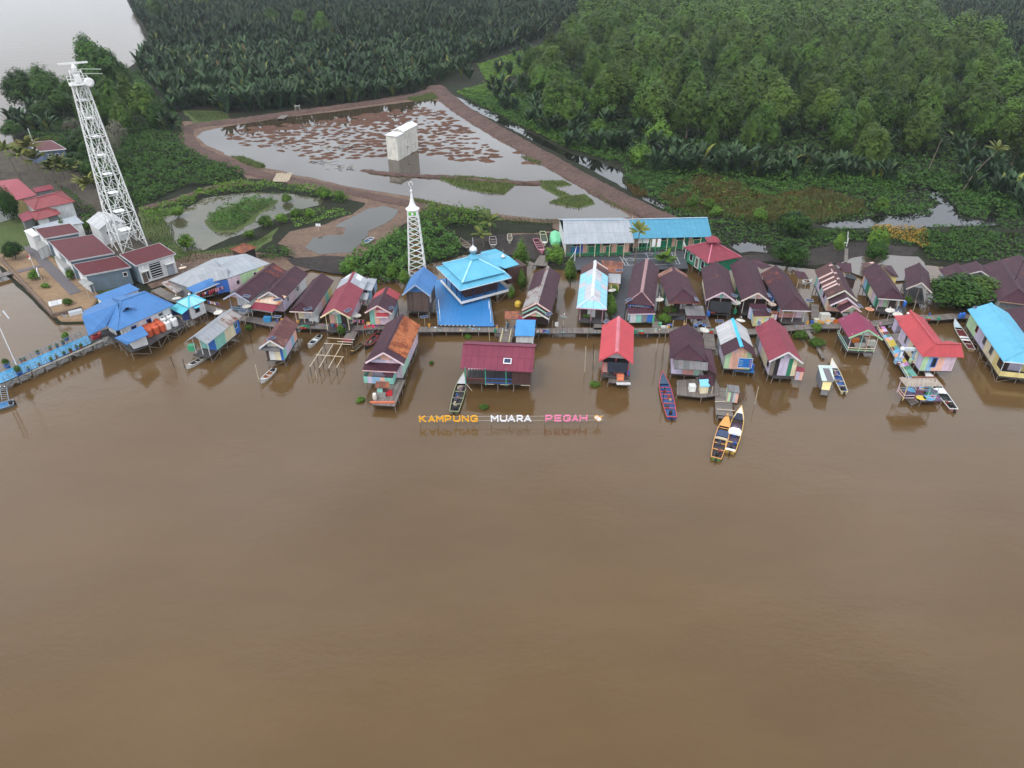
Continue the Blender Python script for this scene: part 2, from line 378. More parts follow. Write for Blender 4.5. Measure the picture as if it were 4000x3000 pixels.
EARTH = FP([(385, 262), (400, 300), (420, 325), (500, 362), (540, 385), (620, 395), (720, 420), (790, 440), (760, 462), (700, 485), (630, 500), (600, 525), (640, 560), (760, 575), (800, 540), (880, 480), (935, 440), (1000, 452), (1090, 474), (1190, 482), (1200, 500), (1100, 505), (1050, 520), (1240, 540), (1400, 520), (1450, 478), (1380, 455), (1300, 415), (1000, 235), (955, 195), (935, 190), (900, 206), (780, 224), (600, 245), (480, 262)])
ground('bare_earth', EARTH, .31, M_earth, amp=1.2)
ground('bare_earth', FP([(300, 590), (420, 548), (560, 545), (620, 555), (690, 575), (640, 590), (480, 575), (400, 600), (330, 622)]), .322, M_earth, amp=.8)
ground('grass_ground', FP([(300, 450), (370, 450), (380, 500), (430, 545), (560, 520), (600, 490), (590, 520), (540, 550), (400, 570), (310, 560)]), .316, M_grassg, amp=1.)
ground('grass_ground', FP([(395, 238), (480, 240), (500, 258), (420, 268)]), .318, M_grassg, amp=1.)
MUD = FP([(620, 558), (700, 552), (780, 556), (760, 592), (690, 586), (630, 572)]); ground('mud', MUD, .326, M_mud, amp=.8)
ground('mud', FP([(1000, 520), (1060, 508), (1210, 503), (1300, 520), (1560, 525), (1600, 560), (1500, 565), (1400, 582), (1240, 580), (1190, 570), (1140, 555), (1010, 545)]), .328, M_mud, amp=.8)
ground('mud', FP([(1560, 560), (1650, 548), (1740, 545), (1800, 520), (1880, 525), (1990, 535), (1960, 556), (1850, 562), (1760, 572), (1640, 565)]), .332, M_mud, amp=.8)
ground('mud', FP([(355, 255), (385, 250), (392, 270), (385, 300), (362, 285)]), .329, M_mud, amp=.8)
# sandy yard of the station, a little higher, with a paved walk
SAND = FP([(0, 548), (40, 540), (95, 545), (150, 580), (215, 636), (197, 662), (187, 690), (134, 690), (62, 625), (0, 566)], .6)
ground('sand_yard', SAND, .6, M_sand, .4, .5, 3, .3)
ground('yard_ground', FP([(0, 470), (60, 470), (140, 505), (240, 560), (300, 600), (215, 650), (150, 592), (95, 548), (0, 545)], .55), .55, M_grassg, .4, .4, 3, .3)
ground('yard_ground', FP([(0, 322), (58, 315), (140, 330), (190, 375), (240, 470), (330, 520), (300, 560), (240, 560), (140, 505), (60, 470), (0, 470)], .5), .5, soilmat('yard_soil', [lin(78, 70, 62), lin(62, 58, 54), lin(92, 82, 72), lin(70, 78, 50)], .4, .3), .4, .4, 3, .4)
# dikes
def dike(name, pts, w, h, mt, z0=.3, rough=.35):
    P = [W(F(*p), z0) for p in pts]; Q = []
    for a, b_ in zip(P, P[1:]):
        k = max(1, int((b_ - a).length / 1.0)); Q += [a.lerp(b_, j / k) for j in range(k)]
    Q.append(P[-1]); n = len(Q); prof = [(-1, -.2), (-.75, .45), (-.45, .9), (0, 1), (.45, .92), (.75, .5), (1, -.2)]; V = []
    for i, p in enumerate(Q):
        d = (Q[min(i + 1, n - 1)] - Q[max(i - 1, 0)]).normalized(); s_ = Vector((d.y, -d.x, 0)); e = min(1, (min(i, n - 1 - i) + 1) / 4)
        for k, (a, hh) in enumerate(prof):
            q = p + s_ * (a * w / 2); nn = noise.noise(q * .9) * rough + noise.noise(q * 2.3) * rough * .6
            ex = noise.noise(Vector((p.x * .3, p.y * .3, k * 1.7))) * .5
            V.append((q.x + s_.x * ex, q.y + s_.y * ex, z0 + hh * h * e + (nn * h if hh > 0 else 0)))
    m_ = len(prof); Fc = [(i * m_ + k, i * m_ + k + 1, (i + 1) * m_ + k + 1, (i + 1) * m_ + k) for i in range(n - 1) for k in range(m_ - 1)]
    me = bpy.data.meshes.new(name); me.from_pydata(V, [], Fc); me.materials.append(mt)
    bm = bmesh.new(); bm.from_mesh(me); bmesh.ops.recalc_face_normals(bm, faces=bm.faces)
    if sum(f.normal.z for f in bm.faces) < 0: bmesh.ops.reverse_faces(bm, faces=bm.faces)
    bm.to_mesh(me); bm.free()
    return tag(link(name, me), kind='structure')
dike('earth_dike', [(938, 186), (958, 206), (1000, 240), (1080, 288), (1160, 333), (1240, 378), (1310, 418), (1380, 452), (1450, 482)], 8.5, 1.0, M_bank)
dike('earth_dike', [(402, 276), (440, 270), (520, 262), (620, 247), (720, 234), (820, 220), (900, 207), (945, 192)], 6.5, .8, M_bank)
dike('earth_dike', [(404, 274), (402, 295), (418, 318), (470, 342), (520, 362), (570, 380), (660, 396), (760, 416), (840, 432), (900, 444), (960, 452)], 5, .45, M_bank)
dike('earth_dike', [(780, 368), (830, 376), (900, 381), (960, 384), (1040, 392), (1110, 396), (1185, 398)], 2.2, .6, M_bank, .3, .5)
dike('earth_dike', [(300, 452), (360, 440), (440, 412), (500, 398), (560, 396)], 3.5, .5, M_bank)
dike('earth_dike', [(1500, 470), (1740, 484), (1800, 500), (1900, 500), (1960, 502), (2060, 497), (2212, 500)], 4, .4, M_land)
# mud lying just under and over the water of the big pond, left in clods by the digger
def mud_field():
    a = np.array([(p.x, p.y) for p in POND]); lo, hi = a.min(0), a.max(0); st = .45
    xs, ys = np.arange(lo[0], hi[0], st), np.arange(lo[1], hi[1], st); nx, ny = len(xs), len(ys)
    gx, gy = np.meshgrid(xs, ys)
    def vn(sx, sy, seed):                                   # smooth value noise on the grid
        r = np.random.default_rng(seed); g = r.random((400, 400))
        u, v = (gx - lo[0]) / sx, (gy - lo[1]) / sy; i, j = u.astype(int), v.astype(int); fu, fv = u - i, v - j
        fu, fv = fu * fu * (3 - 2 * fu), fv * fv * (3 - 2 * fv); i %= 399; j %= 399
        return (g[j, i] * (1 - fu) + g[j, i + 1] * fu) * (1 - fv) + (g[j + 1, i] * (1 - fu) + g[j + 1, i + 1] * fu) * fv
    n = vn(1.3, 1.3, 2) * .5 + vn(.8, .8, 3) * .3 + vn(8, 8, 4) * .2
    zone = FP([(478, 296), (520, 276), (600, 268), (700, 262), (800, 246), (900, 230), (945, 236), (985, 262), (1030, 298), (1085, 335), (1075, 350), (1000, 348), (900, 330), (850, 345), (760, 342), (690, 345), (600, 326), (520, 312)])
    zone2 = FP([(700, 262), (800, 246), (890, 232), (930, 240), (905, 258), (860, 268), (790, 272), (700, 268)])
    P = np.stack([gx.ravel(), gy.ravel()], 1); ink = inpoly(P, zone).reshape(gx.shape).astype(float); ink2 = inpoly(P, zone2).reshape(gx.shape).astype(float)
    def blur(q, k):
        for _ in range(k): q = (q + np.roll(q, 1, 0) + np.roll(q, -1, 0) + np.roll(q, 1, 1) + np.roll(q, -1, 1)) / 5
        return q
    ink = blur(ink, 14); ink2 = blur(ink2, 10)
    for px, py, r in ((1145, 352, 3.2), (1002, 322, 2.2), (1120, 330, 2)):   # lone clods
        q = W(F(px, py), .3); ink = np.maximum(ink, 1.3 * np.exp(-((gx - q.x) ** 2 + (gy - q.y) ** 2 * .5) / (r * r)))
    hgt = np.full(gx.shape, -1.)
    for q in scatter([(p.x, p.y) for p in zone], 2.7, jit=.6):
        i, j = int((q[0] - lo[0]) / st), int((q[1] - lo[1]) / st); r_ = 9
        if i < r_ or j < r_ or i >= nx - r_ or j >= ny - r_ or ink[j, i] < .3: continue
        rx, ry = random.uniform(.75, 2.3), random.uniform(.7, 1.5); w = np.s_[j - r_:j + r_, i - r_:i + r_]
        hgt[w] = np.maximum(hgt[w], .42 * (1 - np.hypot((gx[w] - q[0]) / rx, (gy[w] - q[1]) / ry)))
    for px, py, r_ in ((1145, 352, 3.2), (1002, 322, 2.2), (1120, 330, 2)):
        q = W(F(px, py), .3); hgt = np.maximum(hgt, .4 * (1 - np.hypot((gx - q.x) / r_, (gy - q.y) / r_ * 1.6)))
    hgt = hgt + (n - .5) * .42 + ink2 * .1 + (vn(14, 12, 9) - .5) * .22
    z = .3 + np.clip(hgt, -.25, .42)
    keep = (z[:-1, :-1] > .2) | (z[1:, 1:] > .2) | (z[:-1, 1:] > .2) | (z[1:, :-1] > .2)
    keep &= inpoly(np.stack([gx[:-1, :-1].ravel(), gy[:-1, :-1].ravel()], 1), POND).reshape(keep.shape)
    idx = np.arange(nx * ny).reshape(ny, nx)
    Q = np.stack([idx[:-1, :-1], idx[:-1, 1:], idx[1:, 1:], idx[1:, :-1]], -1)[keep]
    u, inv = np.unique(Q.ravel(), return_inverse=True)
    V = np.stack([gx.ravel(), gy.ravel(), z.ravel()], 1)[u]
    tag(npmesh('pond_mud', V, inv.reshape(-1, 4), [M_pmud], smooth=True), kind='structure')
mud_field()
ISL1 = FP([(945, 384), (1000, 381), (1060, 386), (1120, 394), (1105, 405), (1090, 420), (1040, 415), (985, 402)])
ISL2 = FP([(1160, 392), (1215, 392), (1235, 400), (1190, 404), (1235, 425), (1262, 420), (1285, 440), (1250, 450), (1185, 438), (1215, 428), (1175, 408)])
ISL3 = FP([(442, 478), (470, 455), (540, 430), (600, 432), (592, 446), (560, 462), (545, 480), (510, 500), (470, 504)])
for p in (ISL1, ISL2, ISL3): ground('grass_ground', p, .42, M_grassg, .5, .15, 2, .6)
# ================================================================== vegetation
def leafmat(name, lo_, hi_, alt=None, rough=.55, trans=.25, hue=.0):
    trans *= .5
    """leaf colour by the tint each clump of leaves carries, and a little by the plant"""
    m, t, b = newmat(name)
    a = t.add('ShaderNodeAttribute', attribute_name='tint').outputs['Fac']
    c = t.mix(a, lo_, hi_)
    c = t.mix(t.ramp(a, 1., 1.6), c, t.mix(t.ramp(a, 1.6, 2.), lin(128, 132, 60), lin(112, 92, 70)))
    r = t.add('ShaderNodeObjectInfo').outputs['Random']
    c = t.mix(t.ramp(r, 0, 1, 0, .55), c, alt or mul(lo_, 1.25))
    v = t.math('FRACT', t.math('MULTIPLY', r, 7.31)); vc = t.add('ShaderNodeCombineColor'); vv = t.ramp(v, 0, 1, .68, 1.32); [t.link(vv, vc.inputs[k]) for k in range(3)]; c = t.mix(1., c, vc.outputs[0], 'MULTIPLY')
    n = t.noise(.02, t.pos(), 2)
    c = t.mix(t.ramp(n, .35, .65, 0, .5), c, t.mix(1., c, (1.3, 1.22, .9), 'MULTIPLY'))
    b.inputs['Roughness'].default_value = rough; b.inputs['Specular IOR Level'].default_value = .12
    t.link(c, b.inputs['Base Color'])
    tr = t.add('ShaderNodeBsdfTranslucent'); t.link(c, tr.inputs[0]); mx = t.add('ShaderNodeMixShader'); mx.inputs[0].default_value = trans
    t.link(b.outputs[0], mx.inputs[1]); t.link(tr.outputs[0], mx.inputs[2]); t.link(mx.outputs[0], t.n['Material Output'].inputs[0])
    return m
M_tree = leafmat('mangrove_leaves', lin(38, 60, 23), lin(86, 121, 49), lin(76, 88, 38))
M_nipa = leafmat('nipa_fronds', lin(30, 46, 33), lin(72, 98, 66), lin(46, 62, 42), .42, .15)
M_bush = leafmat('bush_leaves', lin(48, 76, 28), lin(104, 138, 52), lin(84, 112, 44))
M_dark = leafmat('dark_leaves', lin(28, 50, 20), lin(64, 98, 38), lin(46, 68, 28))
M_creep = leafmat('creeper_leaves', lin(36, 62, 24), lin(80, 116, 50), lin(54, 82, 34))
M_grass = leafmat('grass_blades', lin(58, 76, 42), lin(98, 112, 66), lin(88, 96, 56))
M_orange = leafmat('dry_grass_blades', lin(70, 76, 40), lin(134, 100, 64), lin(84, 86, 50))
M_yellow = leafmat('yellow_leaves', lin(104, 82, 34), lin(156, 122, 48), lin(104, 92, 44))
M_shore = leafmat('shore_leaves', lin(38, 60, 28), lin(78, 112, 50), lin(58, 80, 40))
M_greyb = leafmat('grey_twigs', lin(84, 84, 74), lin(120, 118, 104), lin(100, 98, 84))
M_coco = leafmat('coconut_fronds', lin(56, 78, 42), lin(122, 128, 62), lin(104, 98, 52))
M_bark = mat(lin(104, 94, 80), .85, .25, 2.)
M_palebark = mat(lin(168, 158, 142), .85, .2, 2.)
def leaves(P, size, up=.35, asp=.55, N=None):
    """one rhombic leaf (or spray of leaves) at every point: vertices and quads"""
    n = len(P); d = rng.normal(size=(n, 3)); d /= np.linalg.norm(d, axis=1, keepdims=True)
    if N is not None: d = d * .28 + N
    d[:, 2] = (np.abs(d[:, 2]) if N is None else d[:, 2]) + up; d /= np.linalg.norm(d, axis=1, keepdims=True)
    a = np.cross(d, rng.normal(size=(n, 3))); a /= np.linalg.norm(a, axis=1, keepdims=True); c = np.cross(d, a)
    s = (size * rng.uniform(.65, 1.3, n))[:, None]
    V = np.stack([P + a * s * .5, P + c * s * asp * .5, P - a * s * .5, P - c * s * asp * .5], 1).reshape(-1, 3)
    return V, np.arange(n * 4).reshape(n, 4)
def crown_arrays(h, r, n, size, seed, lobes=9, point=.25, base=.12, clump=7, flat=0.):
    """leaf sprays of a crown of height h and radius r that stands on z=0: several domes, each of clumps of leaves"""
    g = np.random.default_rng(seed)
    L = [(0, 0, h * (.56 + flat), r * .62, h * .44)]
    for k in range(lobes):
        a = 2 * math.pi * (k * .382 + g.uniform(-.05, .05)); q = g.uniform(.35, .8); z = h * (.82 - .52 * q + g.uniform(-.1, .12))
        L.append((math.cos(a) * r * q * .8, math.sin(a) * r * q * .8, z, r * g.uniform(.3, .46), h * g.uniform(.2, .32)))
    L = np.array(L); w = (L[:, 3] ** 2 * .5 + L[:, 3] * L[:, 4]); w /= w.sum()
    nc = n // clump; k = g.choice(len(L), nc, p=w)
    d = g.normal(size=(nc, 3)); d[:, 2] = d[:, 2] + .35; d /= np.linalg.norm(d, axis=1, keepdims=True)
    rr = g.uniform(.55, 1., nc) ** .6
    ctr = L[k, :3] + d * np.stack([L[k, 3], L[k, 3], L[k, 4] * (1 + point * (d[:, 2] > 0) * d[:, 2])], 1) * rr[:, None]
    ctr[:, 2] = np.maximum(ctr[:, 2], base * h * g.uniform(.6, 1.6, nc))
    lt = g.normal(0, .16, len(L)); tint = np.clip(g.normal(.42, .14, nc) + lt[k], 0, 1)
    P = np.repeat(ctr, clump, 0) + g.normal(size=(nc * clump, 3)) * size * .62
    N = np.repeat(d, clump, 0)
    V, Q = leaves(P, size, .1, .6, N * 1.1)
    T = np.repeat(np.clip(np.repeat(tint, clump) + g.normal(0, .07, nc * clump), 0, 1), 4)
    return V, Q, T
def trunk_mesh(name, h, r, m, seed, spread=.6, forks=5, lean=(0, 0), base=.35):
    g = random.Random(seed); b = MB(); top = Vector((lean[0], lean[1], h * .6))
    mid = top * .5 + Vector((g.uniform(-.2, .2), g.uniform(-.2, .2), 0))
    b.tube((0, 0, -.4), mid, base, m, 7, base * .75); b.tube(mid, top, base * .75, m, 7, base * .5)
    for k in range(forks):
        a = 2 * math.pi * (k * .382 + g.uniform(-.06, .06)); s = mid.lerp(top, g.uniform(.1, 1)); e = Vector((top.x + math.cos(a) * r * spread, top.y + math.sin(a) * r * spread, h * g.uniform(.6, .85)))
        q = s.lerp(e, .5) + Vector((0, 0, h * .05)); b.tube(s, q, base * .38, m, 5, base * .26); b.tube(q, e, base * .26, m, 5, base * .1)
    o = b.build(name); me = o.data; bpy.data.objects.remove(o)
    return me
def crown_mesh(name, m, *a, **k):
    V, Q, T = crown_arrays(*a, **k); o = npmesh(name, V, Q, [m], T); me = o.data; bpy.data.objects.remove(o); return me
# ---- kinds of tree: (crown mesh, trunk mesh), each 1 m-scaled for its own height
TREES = {}
def kind(nm, m, h, r, n, size, nv=3, bark=None, **k):
    TREES[nm] = [(crown_mesh('crown', m, h, r, n, size, 100 + 7 * i + len(nm), **k), trunk_mesh('trunk', h, r, bark or M_bark, i, base=.16 + h * .012), h, r) for i in range(nv)]
kind('mangrove', M_tree, 11.5, 5.0, 9000, .56, 6, lobes=10, base=.2, clump=12)
kind('slim', M_tree, 12.5, 3.6, 6000, .52, 3, lobes=6, base=.2, clump=12, point=.5)
kind('bush', M_bush, 4.0, 2.5, 2000, .42, 4, lobes=9, base=.04)
kind('cone', M_bush, 4.2, 1.6, 1700, .36, 3, lobes=5, base=.04, point=.7)
kind('dark', M_dark, 8.0, 5.2, 4600, .62, 3, lobes=13, base=.08, flat=-.06)
kind('grey', M_greyb, 6.0, 3.4, 1500, .34, 2, lobes=8, base=.1)
kind('shore', M_shore, 11., 5.6, 8000, .58, 3, clump=12, lobes=13, base=.12)
def tree(p, kd, h=None, w=None, label=None, group=None, name='tree', cat='tree', z=.3, i=None):
    """a tree with its crown and trunk; p is where it stands"""
    cm, tm, h0, r0 = TREES[kd][random.randrange(len(TREES[kd])) if i is None else i]
    t_ = thing(name, label, cat, (p[0], p[1], z), group)
    sz = (h or h0) / h0; sx = (w / (2 * r0)) if w else sz
    a = random.uniform(0, 6.28)
    for nm, me in (('crown', cm), ('trunk', tm)):
        o = link(nm, me, t_); o.scale = (sx, sx, sz); o.rotation_euler = (0, 0, a)
    return t_
# ---- nipa palms
def frond_arrays(B, az, th0, bend, Ln, w0, S=5, fold=.3):
    n = len(B); t_ = np.linspace(0, 1, S + 1); th = th0[:, None] + bend[:, None] * t_[None] ** 1.6
    ds = Ln[:, None] / S; rr = np.concatenate([np.zeros((n, 1)), np.cumsum(np.sin(th[:, :-1]) * ds, 1)], 1); zz = np.concatenate([np.zeros((n, 1)), np.cumsum(np.cos(th[:, :-1]) * ds, 1)], 1)
    ca, sa = np.cos(az)[:, None], np.sin(az)[:, None]
    Pm = np.stack([B[:, :1] + rr * ca, B[:, 1:2] + rr * sa, B[:, 2:3] + zz], -1)
    prof = np.interp(t_, [0, .18, .3, .6, .85, 1], [.03, .06, .75, 1, .7, .05])
    w = w0[:, None] * prof[None] * .5
    sd = np.stack([-np.sin(az), np.cos(az), np.zeros(n)], -1)[:, None, :]
    nr = np.stack([-np.cos(th) * ca, -np.cos(th) * sa, np.sin(th)], -1)
    A_ = Pm + sd * w[..., None] + nr * (w * fold)[..., None]; B_ = Pm - sd * w[..., None] + nr * (w * fold)[..., None]
    V = np.stack([A_, Pm, B_], 2)                            # n, S+1, 3, 3
    idx = np.arange(n * (S + 1) * 3).reshape(n, S + 1, 3)
    Q = np.concatenate([np.stack([idx[:, :-1, k], idx[:, :-1, k + 1], idx[:, 1:, k + 1], idx[:, 1:, k]], -1).reshape(-1, 4) for k in (0, 1)])
    return V.reshape(-1, 3), Q
def nipa_params(n, k, g, P):
    B = np.repeat(P, k, 0) + np.concatenate([g.normal(0, .35, (n * k, 2)), np.zeros((n * k, 1))], 1)
    az = g.uniform(0, 6.283, n * k); th0 = np.abs(g.normal(.12, .2, n * k)); bend = g.uniform(.3, 1.5, n * k); Ln = g.uniform(4.4, 8.2, n * k); w0 = g.uniform(1.1, 1.7, n * k)
    return B, az, th0, bend, Ln, w0
NIPA = []
for i in range(5):
    g = np.random.default_rng(40 + i); k = 19; V, Q = frond_arrays(*nipa_params(1, k, g, np.zeros((1, 3))), 6, .32)
    T = np.repeat(np.clip(g.normal(.45, .27, k), 0, 1) + np.where(g.random(k) < .06, g.uniform(.6, 1, k), 0), 21)
    o = npmesh('nipa_palm', V, Q, [M_nipa], T); NIPA.append(o.data); bpy.data.objects.remove(o)
def nipa(p, s, label, group, z=.25):
    o = link('nipa_palm', random.choice(NIPA)); o.location = (p[0], p[1], z); o.scale = (s, s, s * random.uniform(.9, 1.1)); o.rotation_euler = (0, 0, random.uniform(0, 6.28))
    return tag(o, label, 'palm', group)
def nipa_mass(name, P, s, k=10, S=4):
    n = len(P); g = rng; B, az, th0, bend, Ln, w0 = nipa_params(n, k, g, np.concatenate([P, np.full((n, 1), .2)], 1))
    sv = np.repeat(np.clip(np.array([.95 + .55 * noise.noise(Vector((p[0] * .06, p[1] * .06, 2))) for p in P]) + g.normal(0, .14, n), .55, 1.45), k)
    V, Q = frond_arrays(B, az, th0, bend, Ln * s * sv, w0 * s * 1.05, S)
    T = np.clip(np.repeat(g.normal(.36, .2, n), k) + g.normal(0, .2, n * k), 0, 1); T = np.repeat(np.where(g.random(n * k) < .035, g.uniform(1.3, 2, n * k), T), (S + 1) * 3)
    return tag(npmesh(name, V, Q, [M_nipa], T), 'far dark green nipa palm swamp reaching to the horizon', 'palm swamp', kind='stuff')
far = lambda P: np.hypot(P[:, 0], P[:, 1])
ptin = lambda *a: [(W(F(*p)).x, W(F(*p)).y) for p in a]
# the nipa swamp behind the fish pond
NZ = ptin((300, 150), (335, 200), (372, 236), (400, 240), (430, 236), (482, 246), (560, 250), (640, 236), (720, 230), (800, 221), (860, 212), (915, 196), (960, 176), (1000, 150), (1090, 112), (1170, 88), (1230, 50), (1290, 20), (1330, 0)) + [(170, 760), (200, 1070), (-330, 1070), (-325, 900), (-286, 760)] + ptin((283, 10), (298, 40), (318, 64), (330, 98))
NZ2 = [(420, 700), (440, 1070), (1400, 1070), (1200, 480)] + ptin((2215, 170), (2150, 110), (2040, 60), (1950, 20), (1900, 5))
P = scatter(NZ, 3.9, jit=.75); P = P[np.argsort(far(P))]
NEAR_N = 100
near_nipa = P[:NEAR_N]; Pf = P[NEAR_N:]
Pf = np.concatenate([Pf, scatter(NZ2, 4.4, jit=.75)]); d = far(Pf)
nipa_mass('nipa_swamp', Pf[d < 430], 1.0, 11, 5)
o = nipa_mass('nipa_swamp', Pf[(d >= 430)], 1.12, 9, 3); o['label'] = 'farthest dark green nipa palm swamp fading into the haze'
for p in near_nipa: nipa(p, random.uniform(.9, 1.15), 'tall dark green nipa palm in the swamp edge behind the fish pond', 'nipa palms behind the fish pond')
# clumps of nipa between the mangrove trees on the canal's far bank
CL = [(1010, 172, 14, 3), (1060, 195, 16, 3), (1100, 215, 14, 3), (1125, 190, 18, 3), (1075, 158, 22, 4), (1120, 130, 26, 5), (1160, 235, 18, 3), (1240, 300, 14, 2), (1265, 320, 16, 3), (1290, 330, 12, 2), (1380, 300, 18, 3), (1400, 330, 22, 4), (1450, 350, 26, 5), (1500, 365, 30, 6), (1550, 372, 26, 5), (1590, 350, 22, 3), (1420, 380, 12, 2),
      (1150, 270, 14, 4), (1200, 290, 14, 4), (1100, 240, 14, 4), (1340, 320, 14, 4), (1480, 372, 22, 6), (1560, 380, 22, 6), (1610, 372, 20, 5), (1660, 385, 16, 4), (1830, 375, 16, 4), (1240, 270, 14, 4), (1680, 375, 20, 4), (1740, 370, 20, 4), (1790, 385, 16, 3), (1850, 388, 16, 2), (1900, 395, 14, 2), (2080, 370, 24, 4), (2120, 400, 26, 5), (2170, 420, 26, 5), (2200, 450, 20, 4), (2190, 370, 20, 4), (1700, 300, 18, 3), (1990, 330, 20, 3), (1890, 345, 20, 3), (1320, 265, 14, 2), (1180, 160, 18, 3), (60, 270, 14, 3), (45, 285, 10, 2), (90, 262, 20, 4), (130, 240, 22, 4), (165, 250, 18, 3), (190, 225, 16, 3), (380, 240, 12, 2), (350, 262, 10, 2), (372, 285, 8, 2), (110, 290, 8, 2)]
for x, y, r, n in CL:
    lab, grp = ('leaning dark green nipa palm on the wooded river headland', 'nipa palms on the headland') if x < 400 else ('dark green nipa palm in a clump between mangrove trees and canal', 'nipa palms by the canal') if x < 1660 else ('dark green nipa palm in a clump beyond the creek', 'nipa palms beyond the creek')
    for _ in range(n):
        q = W(F(x + random.gauss(0, r), y + random.gauss(0, r * .3))); nipa(q, random.uniform(.7, 1.0), lab, grp)
# ---- mangrove wood on the right
MZ = ptin((1090, 205), (1130, 170), (1200, 125), (1235, 70), (1300, 25), (1345, 2)) + [(185, 800), (190, 960), (425, 960), (415, 700)] + ptin((1905, 8), (1960, 40), (2040, 85), (2150, 135), (2215, 180)) + [(230, 235)] + ptin((2215, 385), (2130, 365), (2050, 350), (2010, 372), (1940, 372), (1880, 378), (1800, 372), (1740, 350), (1700, 345), (1660, 330), (1600, 335), (1530, 345), (1500, 340), (1440, 300), (1390, 285), (1330, 290), (1270, 300), (1200, 275), (1140, 235))
CLEAR = [ptin((1490, 240), (1570, 262), (1560, 300), (1480, 285)), ptin((1490, 170), (1580, 182), (1670, 178), (1690, 210), (1600, 222), (1500, 214)), ptin((1290, 285), (1345, 290), (1340, 350), (1290, 345))]
P = scatter(MZ, 12.6, CLEAR, .5); P = P[np.argsort(far(P))]
NT_ = 265
for k, p in enumerate(P[:NT_]):
    kd = random.choice(('mangrove', 'mangrove', 'mangrove', 'slim')); h = random.uniform(9, 17)
    if far(p[None])[0] < 235: h *= .75
    tree(p, kd, h, h * (.62 if kd == 'slim' else random.uniform(.76, 1.05)), 'bushy green mangrove tree in the wood beyond the canal', 'mangrove trees beyond the canal', 'mangrove_tree')
def tree_mass(name, P, lods, label):
    Vs, Qs, Ts = [], [], []; k0 = 0
    for p in P:
        V, Q, T = lods[random.randrange(len(lods))]; s = random.uniform(.8, 1.5); a = random.uniform(0, 6.28)
        R = np.array([[math.cos(a), -math.sin(a), 0], [math.sin(a), math.cos(a), 0], [0, 0, 1]]) * s
        Vs.append(V @ R.T + np.array([p[0], p[1], .2])); Qs.append(Q + k0); Ts.append(np.clip(T + random.gauss(0, .12), 0, 1)); k0 += len(V)
    return tag(npmesh(name, np.concatenate(Vs), np.concatenate(Qs), [M_tree], np.concatenate(Ts)), label, 'wood', kind='stuff')
lods = [crown_arrays(12.5, 5.2, 1700, 1.05, 500 + i, lobes=10, base=.15, clump=8) for i in range(4)]
tree_mass('far_woods', P[NT_:], lods, 'far part of the green mangrove wood beyond the nearer trees')
# single trees standing out of the palm swamp
for x, y, h, w in ((700, 92, 15, 12), (650, 70, 12, 12), (590, 62, 11, 12), (350, 60, 15, 14), (335, 40, 12, 12), (440, 30, 12, 13)):
    tree(W(F(x, y)), 'mangrove', h, w, 'lone broad green tree rising above the nipa swamp', 'trees above the nipa swamp', 'swamp_tree')
# ---- the headland on the left
for x, y, h, w, kd, lab in (
    (60, 235, 13, 15, 'shore', 'round dark tree at the tip of the headland over the river'), (110, 232, 14, 14, 'shore', 'green tree on the headland beside the rounded tip tree'),
    (170, 235, 11, 12, 'shore', 'dark tree on the headland behind the radar mast'), (222, 215, 21, 17, 'shore', 'tallest broad tree on the headland behind the mast top'), (262, 205, 15, 12, 'shore', 'dark tree on the headland where the palm swamp begins'), (205, 175, 17, 9, 'shore', 'thin high tree behind the mast top against the river'),
    (228, 285, 12, 8, 'slim', 'pointed light green tree beside the upper mast'), (255, 270, 13, 9, 'slim', 'pointed green tree right of the upper mast'), (290, 262, 13, 9, 'slim', 'tall pointed green tree between mast and fish pond'), (318, 270, 12, 9, 'slim', 'pointed green tree nearest the corner of the fish pond'), (275, 292, 10, 8, 'slim', 'lower pointed green tree in front of the pointed trees'), (345, 278, 8, 8, 'dark', 'dark round tree at the corner of the fish pond dike'),
    (262, 322, 8, 8, 'grey', 'grey half-bare tree beside the mast'), (250, 350, 9, 6, 'grey', 'tall grey leafless tree right of the mast'), (212, 275, 7, 8, 'shore', 'dark shrubby tree left of the mast over the inlet'), (165, 298, 6, 9, 'grey', 'pale grey-green shrub tree by the brown inlet'), (190, 320, 6, 9, 'dark', 'dark shrub tree behind the blue-walled house'), (205, 345, 6, 8, 'dark', 'dark green shrub tree right of the blue-walled house')):
    tree(W(F(x, y)), kd, h, w, lab, 'trees on the headland', 'headland_tree')
for x, y, h, w, kd, lab in ((150, 345, 6, 7, 'dark', 'dark shrubby tree behind the palms near the red-roofed blue house'), (172, 372, 5, 8, 'dark', 'dark green shrub mass between palms and mast'), (205, 385, 5, 7, 'dark', 'dark shrub mass left of the mast foot'), (232, 400, 5, 7, 'shore', 'green shrub tree behind the mast foot'), (250, 380, 6, 8, 'shore', 'shrub tree seen through the middle of the mast'), (180, 330, 6, 9, 'shore', 'leafy shrub tree at the edge of the brown inlet'), (225, 365, 7, 8, 'dark', 'dark tree seen through the mast lattice'), (30, 300, 5, 7, 'shore', 'low shore tree left of the brown inlet'), (140, 255, 9, 11, 'shore', 'middle green tree of the headland'), (195, 262, 9, 10, 'slim', 'pointed tree beside the mast on the headland'), (320, 235, 9, 9, 'shore', 'dark tree where headland and palm swamp meet'), (100, 265, 7, 10, 'shore', 'low spreading tree at the headland bank')): tree(W(F(x, y)), kd, h, w, lab, 'trees on the headland', 'headland_tree')
